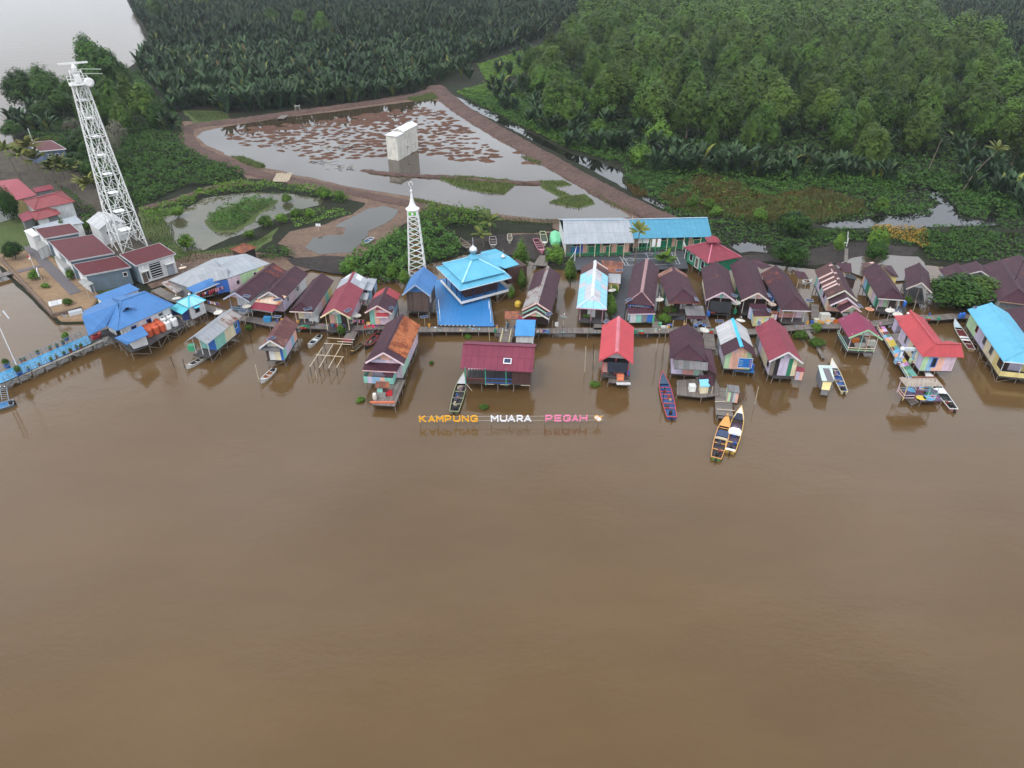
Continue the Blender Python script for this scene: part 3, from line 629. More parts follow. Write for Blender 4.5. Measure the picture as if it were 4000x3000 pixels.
# ---- ground cover
def cover(name, polys, dens, hgt, size, m, label, cat='ground cover', z=.3, fr=.35, asp=.7, holes=(), kind_='stuff', up=.5):
    Ps = []
    for pl in polys:
        P = scatter(pl, 1 / math.sqrt(dens), holes)
        if not len(P): continue
        n = np.array([noise.noise(Vector((p[0] * fr, p[1] * fr, 1.3))) + .6 * noise.noise(Vector((p[0] * fr * 2.6, p[1] * fr * 2.6, 7))) for p in P])
        hh = np.clip((n + .75) / 1.5, .08, 1) * hgt
        Ps.append(np.stack([P[:, 0], P[:, 1], z + hh * rng.uniform(.6, 1.05, len(P)), n], 1))
    P = np.concatenate(Ps); V, Q = leaves(P[:, :3], size, up, asp)
    T = np.repeat(np.clip(.42 + P[:, 3] * .35 + rng.normal(0, .16, len(P)), 0, 1), 4)
    return tag(npmesh(name, V, Q, [m], T), label, cat, kind=kind_)
def blades(name, polys, dens, hgt, wid, m, label, cat='grass', z=.3, lean=.35, holes=()):
    P = np.concatenate([scatter(pl, 1 / math.sqrt(dens), holes) for pl in polys]); n = len(P)
    h = hgt * rng.uniform(.45, 1.15, n) * np.array([.75 + .5 * noise.noise(Vector((p[0] * .3, p[1] * .3, 4))) for p in P]); a = rng.uniform(0, 6.28, n); l = rng.normal(0, lean, (n, 2)) * h[:, None]
    B = np.stack([P[:, 0], P[:, 1], np.full(n, z)], 1); s = np.stack([np.cos(a), np.sin(a), np.zeros(n)], 1) * wid / 2
    Tp = B + np.stack([l[:, 0], l[:, 1], h], 1); Md = B + np.stack([l[:, 0] * .3, l[:, 1] * .3, h * .6], 1)
    V = np.stack([B - s, B + s, Md + s * .9, Tp, Md - s * .9], 1).reshape(-1, 3); i = np.arange(n)[:, None] * 5
    Q = np.concatenate([i + np.array([[0, 1, 2, 4]]), i + np.array([[4, 2, 3, 3]])])
    me_v = V; tri = np.concatenate([i + np.array([[0, 1, 2]]), i + np.array([[0, 2, 4]]), i + np.array([[4, 2, 3]])])
    T = np.repeat(np.clip(rng.normal(.45, .22, n), 0, 1), 5)
    return tag(npmesh(name, me_v, tri, [m], T), label, cat, kind='stuff')
z_ = lambda *a: [(W(F(*p), .3).x, W(F(*p), .3).y) for p in a]
COV = [z_((215, 350), (280, 305), (325, 295), (350, 318), (400, 322), (440, 345), (500, 362), (532, 380), (500, 392), (450, 402), (390, 408), (345, 430), (300, 440), (270, 420), (245, 380)),
       z_((300, 455), (340, 448), (375, 440), (400, 425), (440, 415), (420, 445), (360, 465), (345, 485), (312, 478)),
       z_((470, 404), (520, 395), (580, 400), (650, 405), (730, 418), (760, 432), (735, 440), (690, 428), (600, 412), (530, 415), (470, 425), (440, 430), (420, 425))]
cover('creeper_cover', COV[:1], 9, 2.4, .6, M_creep, 'dense green creeper thicket on the bank left of the fish pond')
cover('pond_side_scrub', COV[1:], 9, 2.0, .5, M_bush, 'light green low scrub along the banks of the small pond')
cover('pond_island_scrub', [z_((448, 480), (475, 458), (540, 436), (598, 434), (585, 446), (555, 460), (535, 480), (505, 498), (470, 500))], 11, 2.7, .5, M_creep, 'round green scrub island in the small left pond')
MIN = [z_((735, 600), (760, 560), (800, 540), (850, 510), (890, 492), (950, 500), (1000, 540), (990, 560), (935, 570), (920, 575), (905, 600), (840, 615), (780, 612))]
cover('minaret_scrub', MIN, 13, 4.2, .55, M_creep, 'deep green scrub thicket round the foot of the minaret')
cover('hedge_scrub', [z_((905, 470), (935, 458), (1000, 462), (1060, 472), (1058, 500), (1000, 498), (925, 494), (905, 488))], 14, 4.4, .5, M_bush, 'tall light green shrub belt along the pond behind the minaret')
cover('right_scrub', [z_((1345, 385), (1400, 372), (1480, 385), (1500, 400), (1490, 425), (1440, 430), (1380, 410)), z_((1560, 400), (1640, 385), (1760, 395), (1900, 400), (1960, 405), (1940, 430), (1850, 420), (1760, 410), (1660, 430)), z_((1880, 440), (1950, 448), (2020, 452), (2010, 465), (1960, 470), (1880, 462)), z_((2000, 380), (2080, 385), (2150, 430), (2130, 470), (2080, 470), (2060, 440), (2010, 410)), z_((1880, 390), (2000, 385), (2030, 405), (1960, 402), (1900, 405))], 8, 1.9, .5, M_creep, 'green creeper thicket by the creek below the mangrove wood')
cover('shore_scrub', [z_((1980, 510), (2050, 500), (2130, 498), (2160, 520), (2130, 548), (2080, 560), (2020, 560), (1990, 540)), z_((1740, 500), (1830, 498), (1880, 510), (1840, 522), (1760, 520)), z_((560, 545), (620, 540), (640, 555), (600, 566), (560, 560)), z_((745, 562), (780, 556), (800, 566), (770, 576))], 11, 1.7, .45, M_dark, 'dark green scrub on the muddy shore behind the houses')
cover('swamp_floor', [z_((985, 200), (1080, 170), (1150, 215), (1240, 290), (1300, 320), (1340, 345), (1290, 340), (1230, 322), (1120, 270)), z_((1030, 140), (1180, 95), (1225, 110), (1120, 165), (1050, 175))], 7, .8, .5, M_bush, 'bright green creeping weed on the far canal bank')
cover('yellow_scrub', [z_((1880, 495), (1940, 490), (1995, 496), (2000, 510), (2010, 535), (1990, 540), (1960, 525), (1890, 515))], 11, 1.5, .42, M_yellow, 'patch of yellow and orange withered scrub behind the back houses')
cover('brush', [z_((620, 470), (660, 452), (700, 448), (740, 452), (760, 462), (700, 476), (640, 492))], 5, .5, .4, M_bush, 'thin green weeds on the bare bank between the two small ponds')
blades('meadow_grass', [z_((400, 240), (480, 242), (500, 256), (430, 266)), z_((310, 480), (370, 480), (380, 520), (450, 545), (560, 515), (590, 510), (540, 545), (400, 568), (310, 555)), z_((1060, 468), (1150, 474), (1290, 476), (1380, 474), (1200, 486), (1100, 484)), z_((1740, 500), (2000, 502), (2200, 502), (2200, 512), (1900, 516), (1740, 512))], 6, .6, .16, M_grass, 'short mixed grass on the banks between the ponds')
blades('pond_grass', [ISL1, ISL2, z_((500, 338), (520, 338), (575, 358), (560, 366), (520, 352)), z_((1125, 338), (1150, 345), (1180, 356), (1150, 352)), z_((1265, 398), (1300, 415), (1380, 455), (1370, 465), (1310, 438), (1280, 415)), z_((888, 428), (960, 444), (1050, 460), (1040, 466), (950, 454), (890, 438)), z_((868, 213), (945, 200), (948, 214), (900, 220))], 16, .9, .16, M_grass, 'grey green rushes growing in the shallow fish pond', z=.36)
blades('dry_reeds', [z_((1470, 395), (1520, 375), (1560, 380), (1660, 430), (1760, 410), (1860, 435), (1870, 458), (1760, 480), (1640, 482), (1560, 470), (1500, 462), (1450, 450), (1420, 425)), z_((1350, 400), (1380, 408), (1400, 425), (1370, 425))], 9, 1.6, .2, M_orange, 'reddish brown and olive reed bed below the mangrove wood')
cover('reed_bed_weeds', [z_((1480, 400), (1560, 385), (1660, 430), (1850, 440), (1850, 460), (1640, 478), (1500, 455))], 1.2, 1.3, .6, M_bush, 'scattered green weeds in the reddish reed bed')
blades('green_reeds', [z_((1560, 440), (1660, 432), (1770, 425), (1860, 437), (1872, 462), (1760, 484), (1640, 486), (1560, 476)), z_((1420, 425), (1470, 440), (1560, 472), (1500, 470))], 9, 1.7, .2, M_grass, 'olive green reeds along the creek side of the reed bed')
cover('wood_edge_scrub', [z_((1390, 370), (1440, 345), (1540, 360), (1620, 345), (1700, 360), (1800, 380), (1900, 385), (2000, 380), (2110, 385), (2215, 430), (2215, 475), (2160, 470), (2080, 430), (1960, 402), (1800, 398), (1640, 392), (1480, 390)), z_((1000, 212), (1090, 225), (1180, 262), (1260, 300), (1330, 318), (1350, 355), (1300, 346), (1220, 318), (1100, 262))], 4, 2.4, .8, M_dark, 'dark green undergrowth along the foot of the mangrove wood')
blades('dike_weeds', [z_((1010, 238), (1090, 285), (1170, 328), (1260, 372), (1330, 412), (1440, 470), (1436, 476), (1320, 418), (1240, 376), (1080, 290))], 2.5, .55, .18, M_orange, 'thin dry weeds along the crest of the long dike')
cover('swamp_weeds', [z_((985, 196), (1100, 225), (1340, 330), (1350, 400), (1450, 470), (1740, 490), (2215, 500), (2215, 380), (2060, 340), (1900, 345), (1600, 330), (1350, 270), (1150, 215)), z_((300, 150), (335, 205), (380, 240), (395, 262), (400, 320), (350, 320), (330, 292), (260, 330), (210, 345), (120, 318), (60, 296), (42, 255), (130, 216), (255, 172)), z_((110, 330), (190, 372), (240, 465), (300, 452), (345, 430), (270, 420), (245, 380), (215, 350), (150, 318)), z_((120, 395), (190, 440), (230, 480), (215, 500), (150, 455)), z_((1450, 476), (1740, 488), (2215, 506), (2215, 560), (2060, 568), (2000, 562), (1990, 536), (1880, 522), (1740, 540), (1560, 530), (1470, 505))], 3, 1.1, .7, M_dark, 'low dark weeds covering the wet ground of the swamp', holes=(POND, CANAL, CREEK, PUD1, PUD2, PUD4, PUD5))
cover('wood_floor', [z_((1100, 200), (1240, 110), (1400, 60), (1900, 40), (2215, 190), (2215, 390), (2050, 345), (1900, 350), (1600, 335), (1350, 275), (1200, 270))], 1.6, 1.8, 1.1, M_dark, 'dark undergrowth on the floor of the mangrove wood', holes=(PUD4, PUD5))
for k in range(34):
    q = W(F(random.uniform(1250, 2180), random.uniform(215, 340))); nipa(q, random.uniform(.55, .85), 'dark nipa palm growing in a gap of the mangrove wood', 'nipa palms in the gaps of the wood')
# ---- countable bushes near the ponds and the village
def bush(x, y, h, w, kd, lab, grp=None, nm='bush', cat='bush', z=.3): return tree(W(F(x, y), z), kd, h, w, lab, grp, nm, cat, z)
for x, y, h, w in ((405, 538, 3.2, 4), (386, 470, 2.6, 4), (700, 428, 3, 4), (735, 432, 2.4, 3), (620, 437, 2.2, 3), (670, 470, 2, 3), (575, 490, 2.6, 4), (610, 482, 2.2, 3.4), (640, 468, 2, 3), (540, 515, 1.8, 3)):
    bush(x, y, h, w, 'bush', 'small round light green bush on the banks of the left ponds', 'bushes round the left ponds')
for x, y, h, w in ((1380, 358, 6, 7.5), (1245, 262, 7, 6), (1310, 262, 7, 7), (1290, 300, 6, 6), (1420, 320, 8, 10), (1620, 290, 7, 5), (1650, 255, 6, 6), (1460, 285, 8, 9)):
    bush(x, y, h, w, 'bush', 'round bright green mangrove bush by the canal clearing', 'round bushes by the canal', 'mangrove_bush')
for x, y, h, w, kd, lab in ((1710, 510, 5.5, 9, 'dark', 'large bushy green tree behind the maroon-roofed houses'), (1700, 575, 5.5, 8.5, 'dark', 'broad dark tree with bare twigs behind the houses right of the maroon hip roof'), (1892, 535, 4.2, 5, 'bush', 'round dark green bush on the black mud near the yellow scrub'), (1888, 566, 4.4, 4.6, 'dark', 'dark round bush standing in the grey shallow water'), (1808, 545, 3.4, 2.6, 'cone', 'small upright bush beside the white ladder frame on the mud'), (1640, 480, 3.2, 4, 'bush', 'bush on the grass strip left of the creek'),
    (1495, 450, 3, 3.4, 'bush', 'light green bush at the left end of the reed bed'), (1530, 455, 3, 3.4, 'bush', 'light green bush standing in the reed bed'), (1545, 470, 2.6, 3, 'bush', 'small light green bush at the front of the reed bed'), (1900, 455, 3.2, 4, 'bush', 'leafy green bush at the creek bank'), (2058, 662, 5.6, 12.5, 'dark', 'large dark round tree standing in the water among the right houses'), (2106, 658, 5.2, 10.5, 'mangrove', 'yellow-green side of the large tree beside the turquoise roof')):
    bush(x, y, h, w, kd, lab, None, 'leafy_tree', 'tree', .1 if y > 600 else .3)
for cp, h, w, lab in ((B1(1980, 590), 5.6, 3.2, 'tall conical shrub behind the right corner of the mosque roof'), (B1(1900, 600), 3.6, 2.8, 'lower conical shrub against the right side of the mosque'), (B1(1985, 875), 3.6, 2.2, 'conical shrub standing in brown water right of the mosque'), (B1(1830, 985), 2.2, 1.6, 'smallest shrub in the water beside the mosque deck'), (B2(870, 530), 3.6, 4., 'broad bushy shrub beside the blue tarpaulin on the mud'), (B2(1110, 850), 4.6, 2.6, 'upright shrub between the maroon roof and patched pale blue roof'),
    (B1(160, 740), 3.0, 2.2, 'bush in the water left of the blue-roofed hut'), (B1(300, 790), 2.6, 2.6, 'dark bush against the left side of the blue-roofed hut'), (A6(1640, 170), 3.2, 3.2, 'left bush of the pair behind the zinc roof'), (A6(1930, 215), 3.2, 2.6, 'right bush near the minaret legs behind the zinc roof'), (A6(1180, 90), 2.6, 4.5, 'wide dark bush behind the zinc roof ridge')):
    tree(W(cp), 'cone', h, w, lab, 'conical shrubs in the village water', 'water_shrub', 'shrub', -.1)
# ---- coconut palms
def coconut(p, h, lean, label, n=24, L=4.2, z=.3, mt=None, group=None):
    p = Vector((p[0], p[1], z)); t_ = thing('coconut_palm', label, 'palm', p, group)
    b = MB(); top = p + Vector((lean[0], lean[1], h)); q = [p.lerp(top, k / 5) + Vector((lean[0], lean[1], 0)) * (-.5 * math.sin(k / 5 * math.pi) * .35) for k in range(6)]
    for k in range(5): b.tube(q[k], q[k + 1], .15 - k * .015, M_bark, 6, .135 - k * .015, cap=False)
    b.build('trunk', t_)
    g = rng; V, Q = frond_arrays(np.zeros((n, 3)), np.arange(n) * 2.4 + g.uniform(-.2, .2, n), g.uniform(.15, 1.2, n), g.uniform(.9, 1.7, n), g.uniform(.85, 1.1, n) * L, np.full(n, .95), 7, -.5)
    npmesh('crown', V, Q, [mt or M_coco], np.repeat(np.clip(g.normal(.4, .3, n), 0, 1), 24), t_).location = top - p
    return t_
for cp, h, le, lab in ((A0(1000, 1220), 9, (-2, 1), 'leaning coconut palm with grey-green crown before the blue-walled house'), (A0(740, 1140), 6.5, (-1.2, 0), 'coconut palm with drooping brown fronds behind the red roofs'), (A0(420, 1080), 7, (-1.5, .5), 'yellow-green coconut palm nearest the river pier'), (A0(980, 1200), 6, (-.6, 0), 'small coconut palm between the two leaning palms'), (A0(1330, 1340), 5, (-.6, 0), 'coconut palm behind the tiled red hip roof'), (A0(1540, 1340), 6, (-1.4, .4), 'leaning palm with yellowing fronds left of the mast'), (A0(1700, 1350), 5, (-.5, .3), 'small yellow-fronded palm beside the mast'), (A1(1400, 430), 5.5, (-.8, .3), 'green coconut palm between tiled roof and mast foot')):
    coconut(W(cp, .5), h, le, lab, group='coconut palms by the station', z=.5)
coconut(W(F(1060, 517)), 3.6, (-.2, 0), 'yellow-green coconut palm right of the boats on the mud', 18, 3.8); coconut(W(F(1045, 535)), 2.6, (-.4, 0), 'young yellow coconut palm above the stranded boats', 12, 2.6)
coconut(W(B5(1030, 700)), 7.5, (.5, .4), 'slender yellow-green coconut palm at the sports court', 15, 2.6)
coconut(W(C8(1655, 262)), 11, (6, 1), 'pale leaning coconut palm beyond the creek', 12, 3.4)
coconut(W(B5(1400, 690)), 1.6, (0, 0), 'stubby green palm clump at the front edge of the court', 18, 2.6, mt=M_bush)
b = MB(); p = W(C8(1390, 20), 2); b.tube(p, p + Vector((1.2, .4, 8)), .14, M_bark, 6, .08); tag(b.build('dead_trunk'), 'bare pale dead palm trunk in the wood beyond the creek', 'dead trunk')
# ================================================================== buildings: how they are put together
E1 = crop(2300, 1300, 4.14); E2 = crop(3150, 1380, 5.29); E3 = crop(3750, 1250, 4.53); E5 = crop(0, 1280, 2.8); E6 = crop(230, 180, 4.327)
PK, LV, TE, CR, GN = lin(214, 178, 198), lin(190, 176, 208), lin(92, 192, 172), lin(222, 206, 156), lin(162, 208, 142)
BL, OR, WH, YL, MG = lin(52, 104, 184), lin(232, 160, 128), lin(208, 208, 208), lin(222, 196, 84), lin(150, 206, 180)
BR, GY, SB, DG, SA = lin(66, 48, 44), lin(120, 122, 124), lin(104, 172, 212), lin(38, 124, 92), lin(214, 122, 112)
wallm = lambda c: mat((tuple(.68 * x + .32 * (.4 * sum(c) / 3 + .36) for x in c) if sum(c) > .75 else c), .75, .1, .6, dirt=.4)
MAR = roofmat('maroon', lin(64, 32, 45), .12, .25, .1, lin(98, 54, 44), stain=.35)
MAR2 = roofmat('maroon_rusty', lin(68, 34, 44), .14, .25, .34, lin(118, 58, 42))
CRIM = roofmat('crimson', lin(132, 48, 64), .09, .2, .08, lin(96, 44, 50), stain=.3)
RED = roofmat('bright_red', lin(186, 56, 66), .03, .08, stain=.06)
LRED = roofmat('dull_red', lin(176, 58, 66), .05, .15, stain=.12)
MAGE = roofmat('magenta', lin(128, 40, 74), .04, .25, stain=.12, cols=1.)
PLUM = roofmat('plum', lin(118, 46, 68), .06, .4, stain=.25, cols=1.)
BLUE = roofmat('blue', lin(52, 112, 172), .05, .12, stain=.1)
CYAN = roofmat('cyan', lin(76, 166, 198), .04, .12, stain=.1)
BRTB = roofmat('bright_blue', lin(40, 130, 190), .03, .12, stain=.08)
SKYB = roofmat('school_blue', lin(58, 136, 166), .07, .3, stain=.12, rows=.38, cols=1.1)
ZINC = roofmat('zinc', lin(144, 150, 156), .09, .3, .08, stain=.3)
ZINCR = roofmat('rusty_zinc', lin(150, 146, 144), .14, .3, .34, lin(112, 76, 62))
ZINC2 = roofmat('school_zinc', lin(146, 154, 162), .05, .25, .03, cols=1.2, rows=3.4, stain=.3)
RUST = roofmat('orange_rust', lin(176, 98, 42), .2, .5, .45, lin(128, 62, 28), rows=1.5, cols=1.1)
RUSTD = roofmat('dark_rust', lin(104, 62, 52), .25, .35, .5, lin(140, 84, 58))
PATCH = roofmat('pale_patched', lin(176, 178, 184), .08, .3, .06, pale=.55, palec=lin(150, 206, 222), stain=.2, rows=1.4, cols=1.9)
STRIP = roofmat('striped_rust', lin(80, 48, 48), .1, .2, .2, lin(118, 72, 58), pale=.16, palec=lin(206, 176, 170), rows=2.6, cols=.6)
WEATH = roofmat('weathered_white', lin(178, 180, 182), .08, .4, .05, stain=.6, rows=2.4, cols=1.)
TILE = roofmat('station_red', lin(86, 26, 32), .06, .25, rows=.35, cols=.9, stain=.25)
TILE2 = roofmat('clay_red', lin(132, 54, 58), .1, .4, rows=.4, cols=.35, stain=.2)
PINKR = roofmat('faded_red', lin(146, 62, 72), .05, .2, rows=.4, cols=.35, stain=.15)
THAT = roofmat('thatch', lin(168, 158, 146), .12, .15, .18, lin(130, 88, 66), rows=9, cols=.3)
GREYR = roofmat('old_grey', lin(104, 104, 106), .2, .4, .12, stain=.5)
WOOD = plankmat('grey_wood', lin(112, 104, 98)); DWOOD = plankmat('dark_wood', lin(66, 62, 62)); BWOOD = plankmat('brown_boards', lin(72, 46, 42), .15); RWOOD = plankmat('raw_boards', lin(86, 70, 64), .3)
BDECK = plankmat('blue_boards', lin(44, 118, 180), .06, .25, .5, .15); CDECK = plankmat('court_boards', lin(72, 74, 80), .16, .2)
POST = mat(lin(120, 108, 96), .85, .25, 3.); PALE = mat(lin(186, 172, 150), .8, .15, 3.); DARK = mat(lin(38, 34, 34), .8, .3, 2.)
WHITE = mat(lin(222, 222, 222), .5, .05); JDECK = plankmat('jetty_boards', lin(62, 138, 182), .08, .25, .5, .3); GLASS = mat(lin(26, 30, 38), .15, .2, spec=.6)
TEALM, BLUEM, GREENM = mat(lin(52, 150, 130), .6), mat(lin(36, 88, 170), .6), mat(lin(40, 140, 90), .6)
def hz(base, top, z0):
    """height of a thing whose foot stands at pixel base on height z0 and whose top shows at pixel top"""
    b = W(base, z0); y = (top[1] - 1500) / FPX; dy = math.cos(PITCH) - y * math.sin(PITCH); dz = -math.sin(PITCH) - y * math.cos(PITCH)
    return H + dz * b.y / dy
def bands(mb, A, B, zb, zt, cols, brk=()):
    """a wall from A to B (plan), painted in upright bands; zt(u) gives its top"""
    A, B = Vector((A[0], A[1], 0)), Vector((B[0], B[1], 0)); n = len(cols); us = sorted(set([k / n for k in range(n + 1)] + list(brk)))
    for u0, u1 in zip(us, us[1:]):
        c = cols[min(n - 1, int((u0 + u1) / 2 * n))]; p, q = A.lerp(B, u0), A.lerp(B, u1)
        m_ = c if isinstance(c, bpy.types.Material) else wallm(c)
        z0 = zb(u0) if callable(zb) else zb; z1 = zb(u1) if callable(zb) else zb
        L = (B - A).length
        mb.quad((p.x, p.y, z0), (q.x, q.y, z1), (q.x, q.y, zt(u1)), (p.x, p.y, zt(u0)), m_, [(u0 * L, 0), (u1 * L, 0), (u1 * L, zt(u1) - z1), (u0 * L, zt(u0) - z0)])
class House:
    def __init__(s, name, label, rf, rb, el, er=None, zr=5.3, ze=3.8, zf=1.25, roof=MAR, roofr=None, segs=None, hip=False, hipb=0., over=.55, of=.7, ob=.5, front=(WH,), gable=None, left=(WH,), right=(WH,), back=(WH,),
                 trim=None, cap=None, porch=0., posts=None, stilts='flr', cat='house', win=(), group=None, floor=True, rail=None, dz=2.3, hw=None, sf=None):
        s.rf, s.rb = W(rf, zr), W(rb, zr); d = s.rb - s.rf; s.L = d.length; s.d = d.normalized(); s.n = Vector((s.d.y, -s.d.x, 0)); s.zr, s.ze, s.zf = zr, ze, zf
        e = W(el, ze) - Vector((s.rf.x, s.rf.y, ze)) if el else None; r = W(er, ze) - Vector((s.rf.x, s.rf.y, ze)) if er else None
        s.hwl = -e.dot(s.n) if e else r.dot(s.n); s.hwr = r.dot(s.n) if r else s.hwl
        s.hwl = s.hwr = hw or (s.hwl + s.hwr) / 2; sf0 = sf
        sf = min(0, np.mean([x.dot(s.d) for x in (e, r) if x is not None])) if hip else 0.
        if sf0 is not None: sf = sf0
        sb = s.L + hipb; s.s0, s.s1 = sf, sb; fl = zf
        t_ = s.root = thing(name, label, cat, s.P(0, 0, 0), group); roofr = roofr or roof
        b = MB(); segs = segs or [(0, 1, roof, roofr)]
        for k, (a, c, ml, mr) in enumerate(segs):
            e0 = sf if k == 0 else a * s.L; e1 = sb if k == len(segs) - 1 else c * s.L; a, c = a * s.L, c * s.L; dzz = .025 * (k % 2)
            b.sheet([s.P(e1, -s.hwl, ze + dzz), s.P(e0, -s.hwl, ze + dzz), s.P(a, 0, zr + dzz), s.P(c, 0, zr + dzz)], ml); b.sheet([s.P(e0, s.hwr, ze + dzz), s.P(e1, s.hwr, ze + dzz), s.P(c, 0, zr + dzz), s.P(a, 0, zr + dzz)], mr)
        if hip: b.sheet([s.P(sf, -s.hwl, ze), s.P(sf, s.hwr, ze), s.P(0, 0, zr)], segs[0][2])
        if hipb: b.sheet([s.P(sb, s.hwr, ze), s.P(sb, -s.hwl, ze), s.P(s.L, 0, zr)], segs[-1][2])
        b.build('roof', t_)
        if cap or True:
            b = MB(); cm = cap or segs[0][2]
            for sg, hw in ((-1, s.hwl), (1, s.hwr)):
                b.quad(s.P(-.03, 0, zr + .07), s.P(s.L + .03, 0, zr + .07), s.P(s.L + .03, sg * .28, zr + .07 - .28 * (zr - ze) / hw), s.P(-.03, sg * .28, zr + .07 - .28 * (zr - ze) / hw), cm)
            if hip:
                for sg, hw in ((-1, s.hwl), (1, s.hwr)): b.bar(s.P(sf, sg * hw, ze + .04), s.P(0, 0, zr + .05), .22, .04, cm)
            b.build('ridge_cap', t_)
        # walls
        w0, w1, wl, wr = sf + of, sb - ob, -(s.hwl - over), s.hwr - over; s.w0, s.w1, s.wl, s.wr = w0, w1, wl, wr
        zs = ze + (zr - ze) * over / s.hwl - .1; u0 = -wl / (wr - wl); s.zs = zs
        b = MB(); mid = w0 + porch
        ztf = (lambda u: zs) if hip else (lambda u: zs + (zr - .1 - zs) * (1 - abs(u - u0) / (u0 if u < u0 else 1 - u0)))
        zbk = (lambda u: zs) if hipb else ztf
        zsp = zs if not hip else min(zs, ze + (zr - ze) * of / max(-sf, .1) - .06)
        low = lambda u: zsp
        if front:
            bands(b, s.P(mid, wl, 0), s.P(mid, wr, 0), fl, low, front)
        if not hip: bands(b, s.P(w0 if gable else mid, wl, 0), s.P(w0 if gable else mid, wr, 0), zs + .004, ztf, gable or front or (WH,), (u0,))
        if left: bands(b, s.P(mid, wl, 0), s.P(w1, wl, 0), fl, lambda u: zs, left)
        if right: bands(b, s.P(mid, wr, 0), s.P(w1, wr, 0), fl, lambda u: zs, right)
        if back: bands(b, s.P(w1, wl, 0), s.P(w1, wr, 0), fl, zbk, back, (u0,))
        if b.f: b.build('wall', t_)
        if trim:                                                 # barge boards along the front gable
            b = MB(); tm = wallm(trim)
            if not hip:
                for sg, hw in ((-1, s.hwl), (1, s.hwr)): b.bar(s.P(-.05, 0, zr - .02), s.P(-.05, sg * hw, ze - .02), .07, .24, tm)
            else: b.bar(s.P(sf - .05, -s.hwl, ze - .03), s.P(sf - .05, s.hwr, ze - .03), .06, .16, tm)
            b.build('bargeboard', t_)
        if floor:
            b = MB(); b.prism([s.P(w0 - (.5 if porch else 0.1), wl - .1, 0), s.P(w0 - (.5 if porch else 0.1), wr + .1, 0), s.P(w1, wr + .1, 0), s.P(w1, wl - .1, 0)], fl - .18, fl, DWOOD); b.build('floor', t_)
        if porch:
            for k in range(posts or 3):
                tt = wl + .1 + (wr - wl - .2) * k / max(1, (posts or 3) - 1); stick('porch_post', s.P(w0 + .1, tt, fl), s.P(w0 + .1, tt, zsp), .06, wallm(trim or WH), t_)
        if rail:
            b = MB(); rm = wallm(rail)
            for z in (fl + .35, fl + .8): b.bar(s.P(w0, wl, z), s.P(w0, wr, z), .05, .09, rm)
            for k in range(11): tt = wl + (wr - wl) * k / 10; b.bar(s.P(w0, tt, fl), s.P(w0, tt, fl + .8), .05, .05, rm)
            b.build('railing', t_)
        def line(p, q):
            k = max(1, round((q - p).length / dz))
            for i in range(k + 1):
                c = p.lerp(q, i / k); j = Vector((random.uniform(-.12, .12), random.uniform(-.12, .12), 0)); stick('stilt', c + j + Vector((0, 0, -.8)), c + Vector((0, 0, fl - .18)), .075, POST, t_)
        z0 = 0
        if 'f' in stilts: line(s.P(w0, wl, 0), s.P(w0, wr, 0))
        if 'l' in stilts: line(s.P(w0 + dz, wl, 0), s.P(w1, wl, 0))
        if 'r' in stilts: line(s.P(w0 + dz, wr, 0), s.P(w1, wr, 0))
        if 'x' in stilts:
            for sd, (a, c) in (('f', ((w0, wl), (w0, wr))), ('l', ((w0, wl), (w1, wl))), ('r', ((w0, wr), (w1, wr)))):
                if sd in stilts:
                    p, q = s.P(*a, 0), s.P(*c, 0); k = max(1, round((q - p).length / 3.2))
                    for i in range(k):
                        u, v = p.lerp(q, i / k), p.lerp(q, (i + 1) / k)
                        if i % 2: u, v = v, u
                        stick('brace', u + Vector((0, 0, -.1)), v + Vector((0, 0, fl - .3)), .045, POST, t_)
        for w in win: s.window(*w)
    def P(s, a, t, z): return Vector((s.rf.x, s.rf.y, z)) + s.d * a + s.n * t
    def window(s, side, u, w=1., h=1., zc=None, col=WH, kind='window'):
        zc = zc or (s.zf + 1.5 if kind == 'window' else s.zf + h / 2 + .02)
        if side == 'f': c, X, N = s.P(s.w0, s.wl + (s.wr - s.wl) * u, zc), s.n, -s.d
        elif side == 'p': c, X, N = s.P(s.w0 + (s.w1 - s.w0) * .0, s.wl + (s.wr - s.wl) * u, zc), s.n, -s.d
        elif side == 'l': c, X, N = s.P(s.w0 + (s.w1 - s.w0) * u, s.wl, zc), s.d, -s.n
        else: c, X, N = s.P(s.w0 + (s.w1 - s.w0) * u, s.wr, zc), s.d, s.n
        b = MB(); Z = Vector((0, 0, 1)); m_ = wallm(col); f = .09
        for sg in (-1, 1):
            b.box(c + N * .03 + X * sg * (w / 2), f, .1, h + f, m_, x=X, y=N, z=Z)
            b.box(c + N * .03 + Z * sg * (h / 2), w - f, .1, f, m_, x=X, y=N, z=Z)
        if kind == 'window': b.box(c + N * .035, .05, .07, h - f, m_, x=X, y=N, z=Z)
        o = b.build(kind, s.root); b = MB(); b.box(c + N * .012, w - f, .03, h - f, GLASS if kind == 'window' else mat(lin(58, 46, 42)), x=X, y=N, z=Z); b.build('pane' if kind == 'window' else 'panel', o)
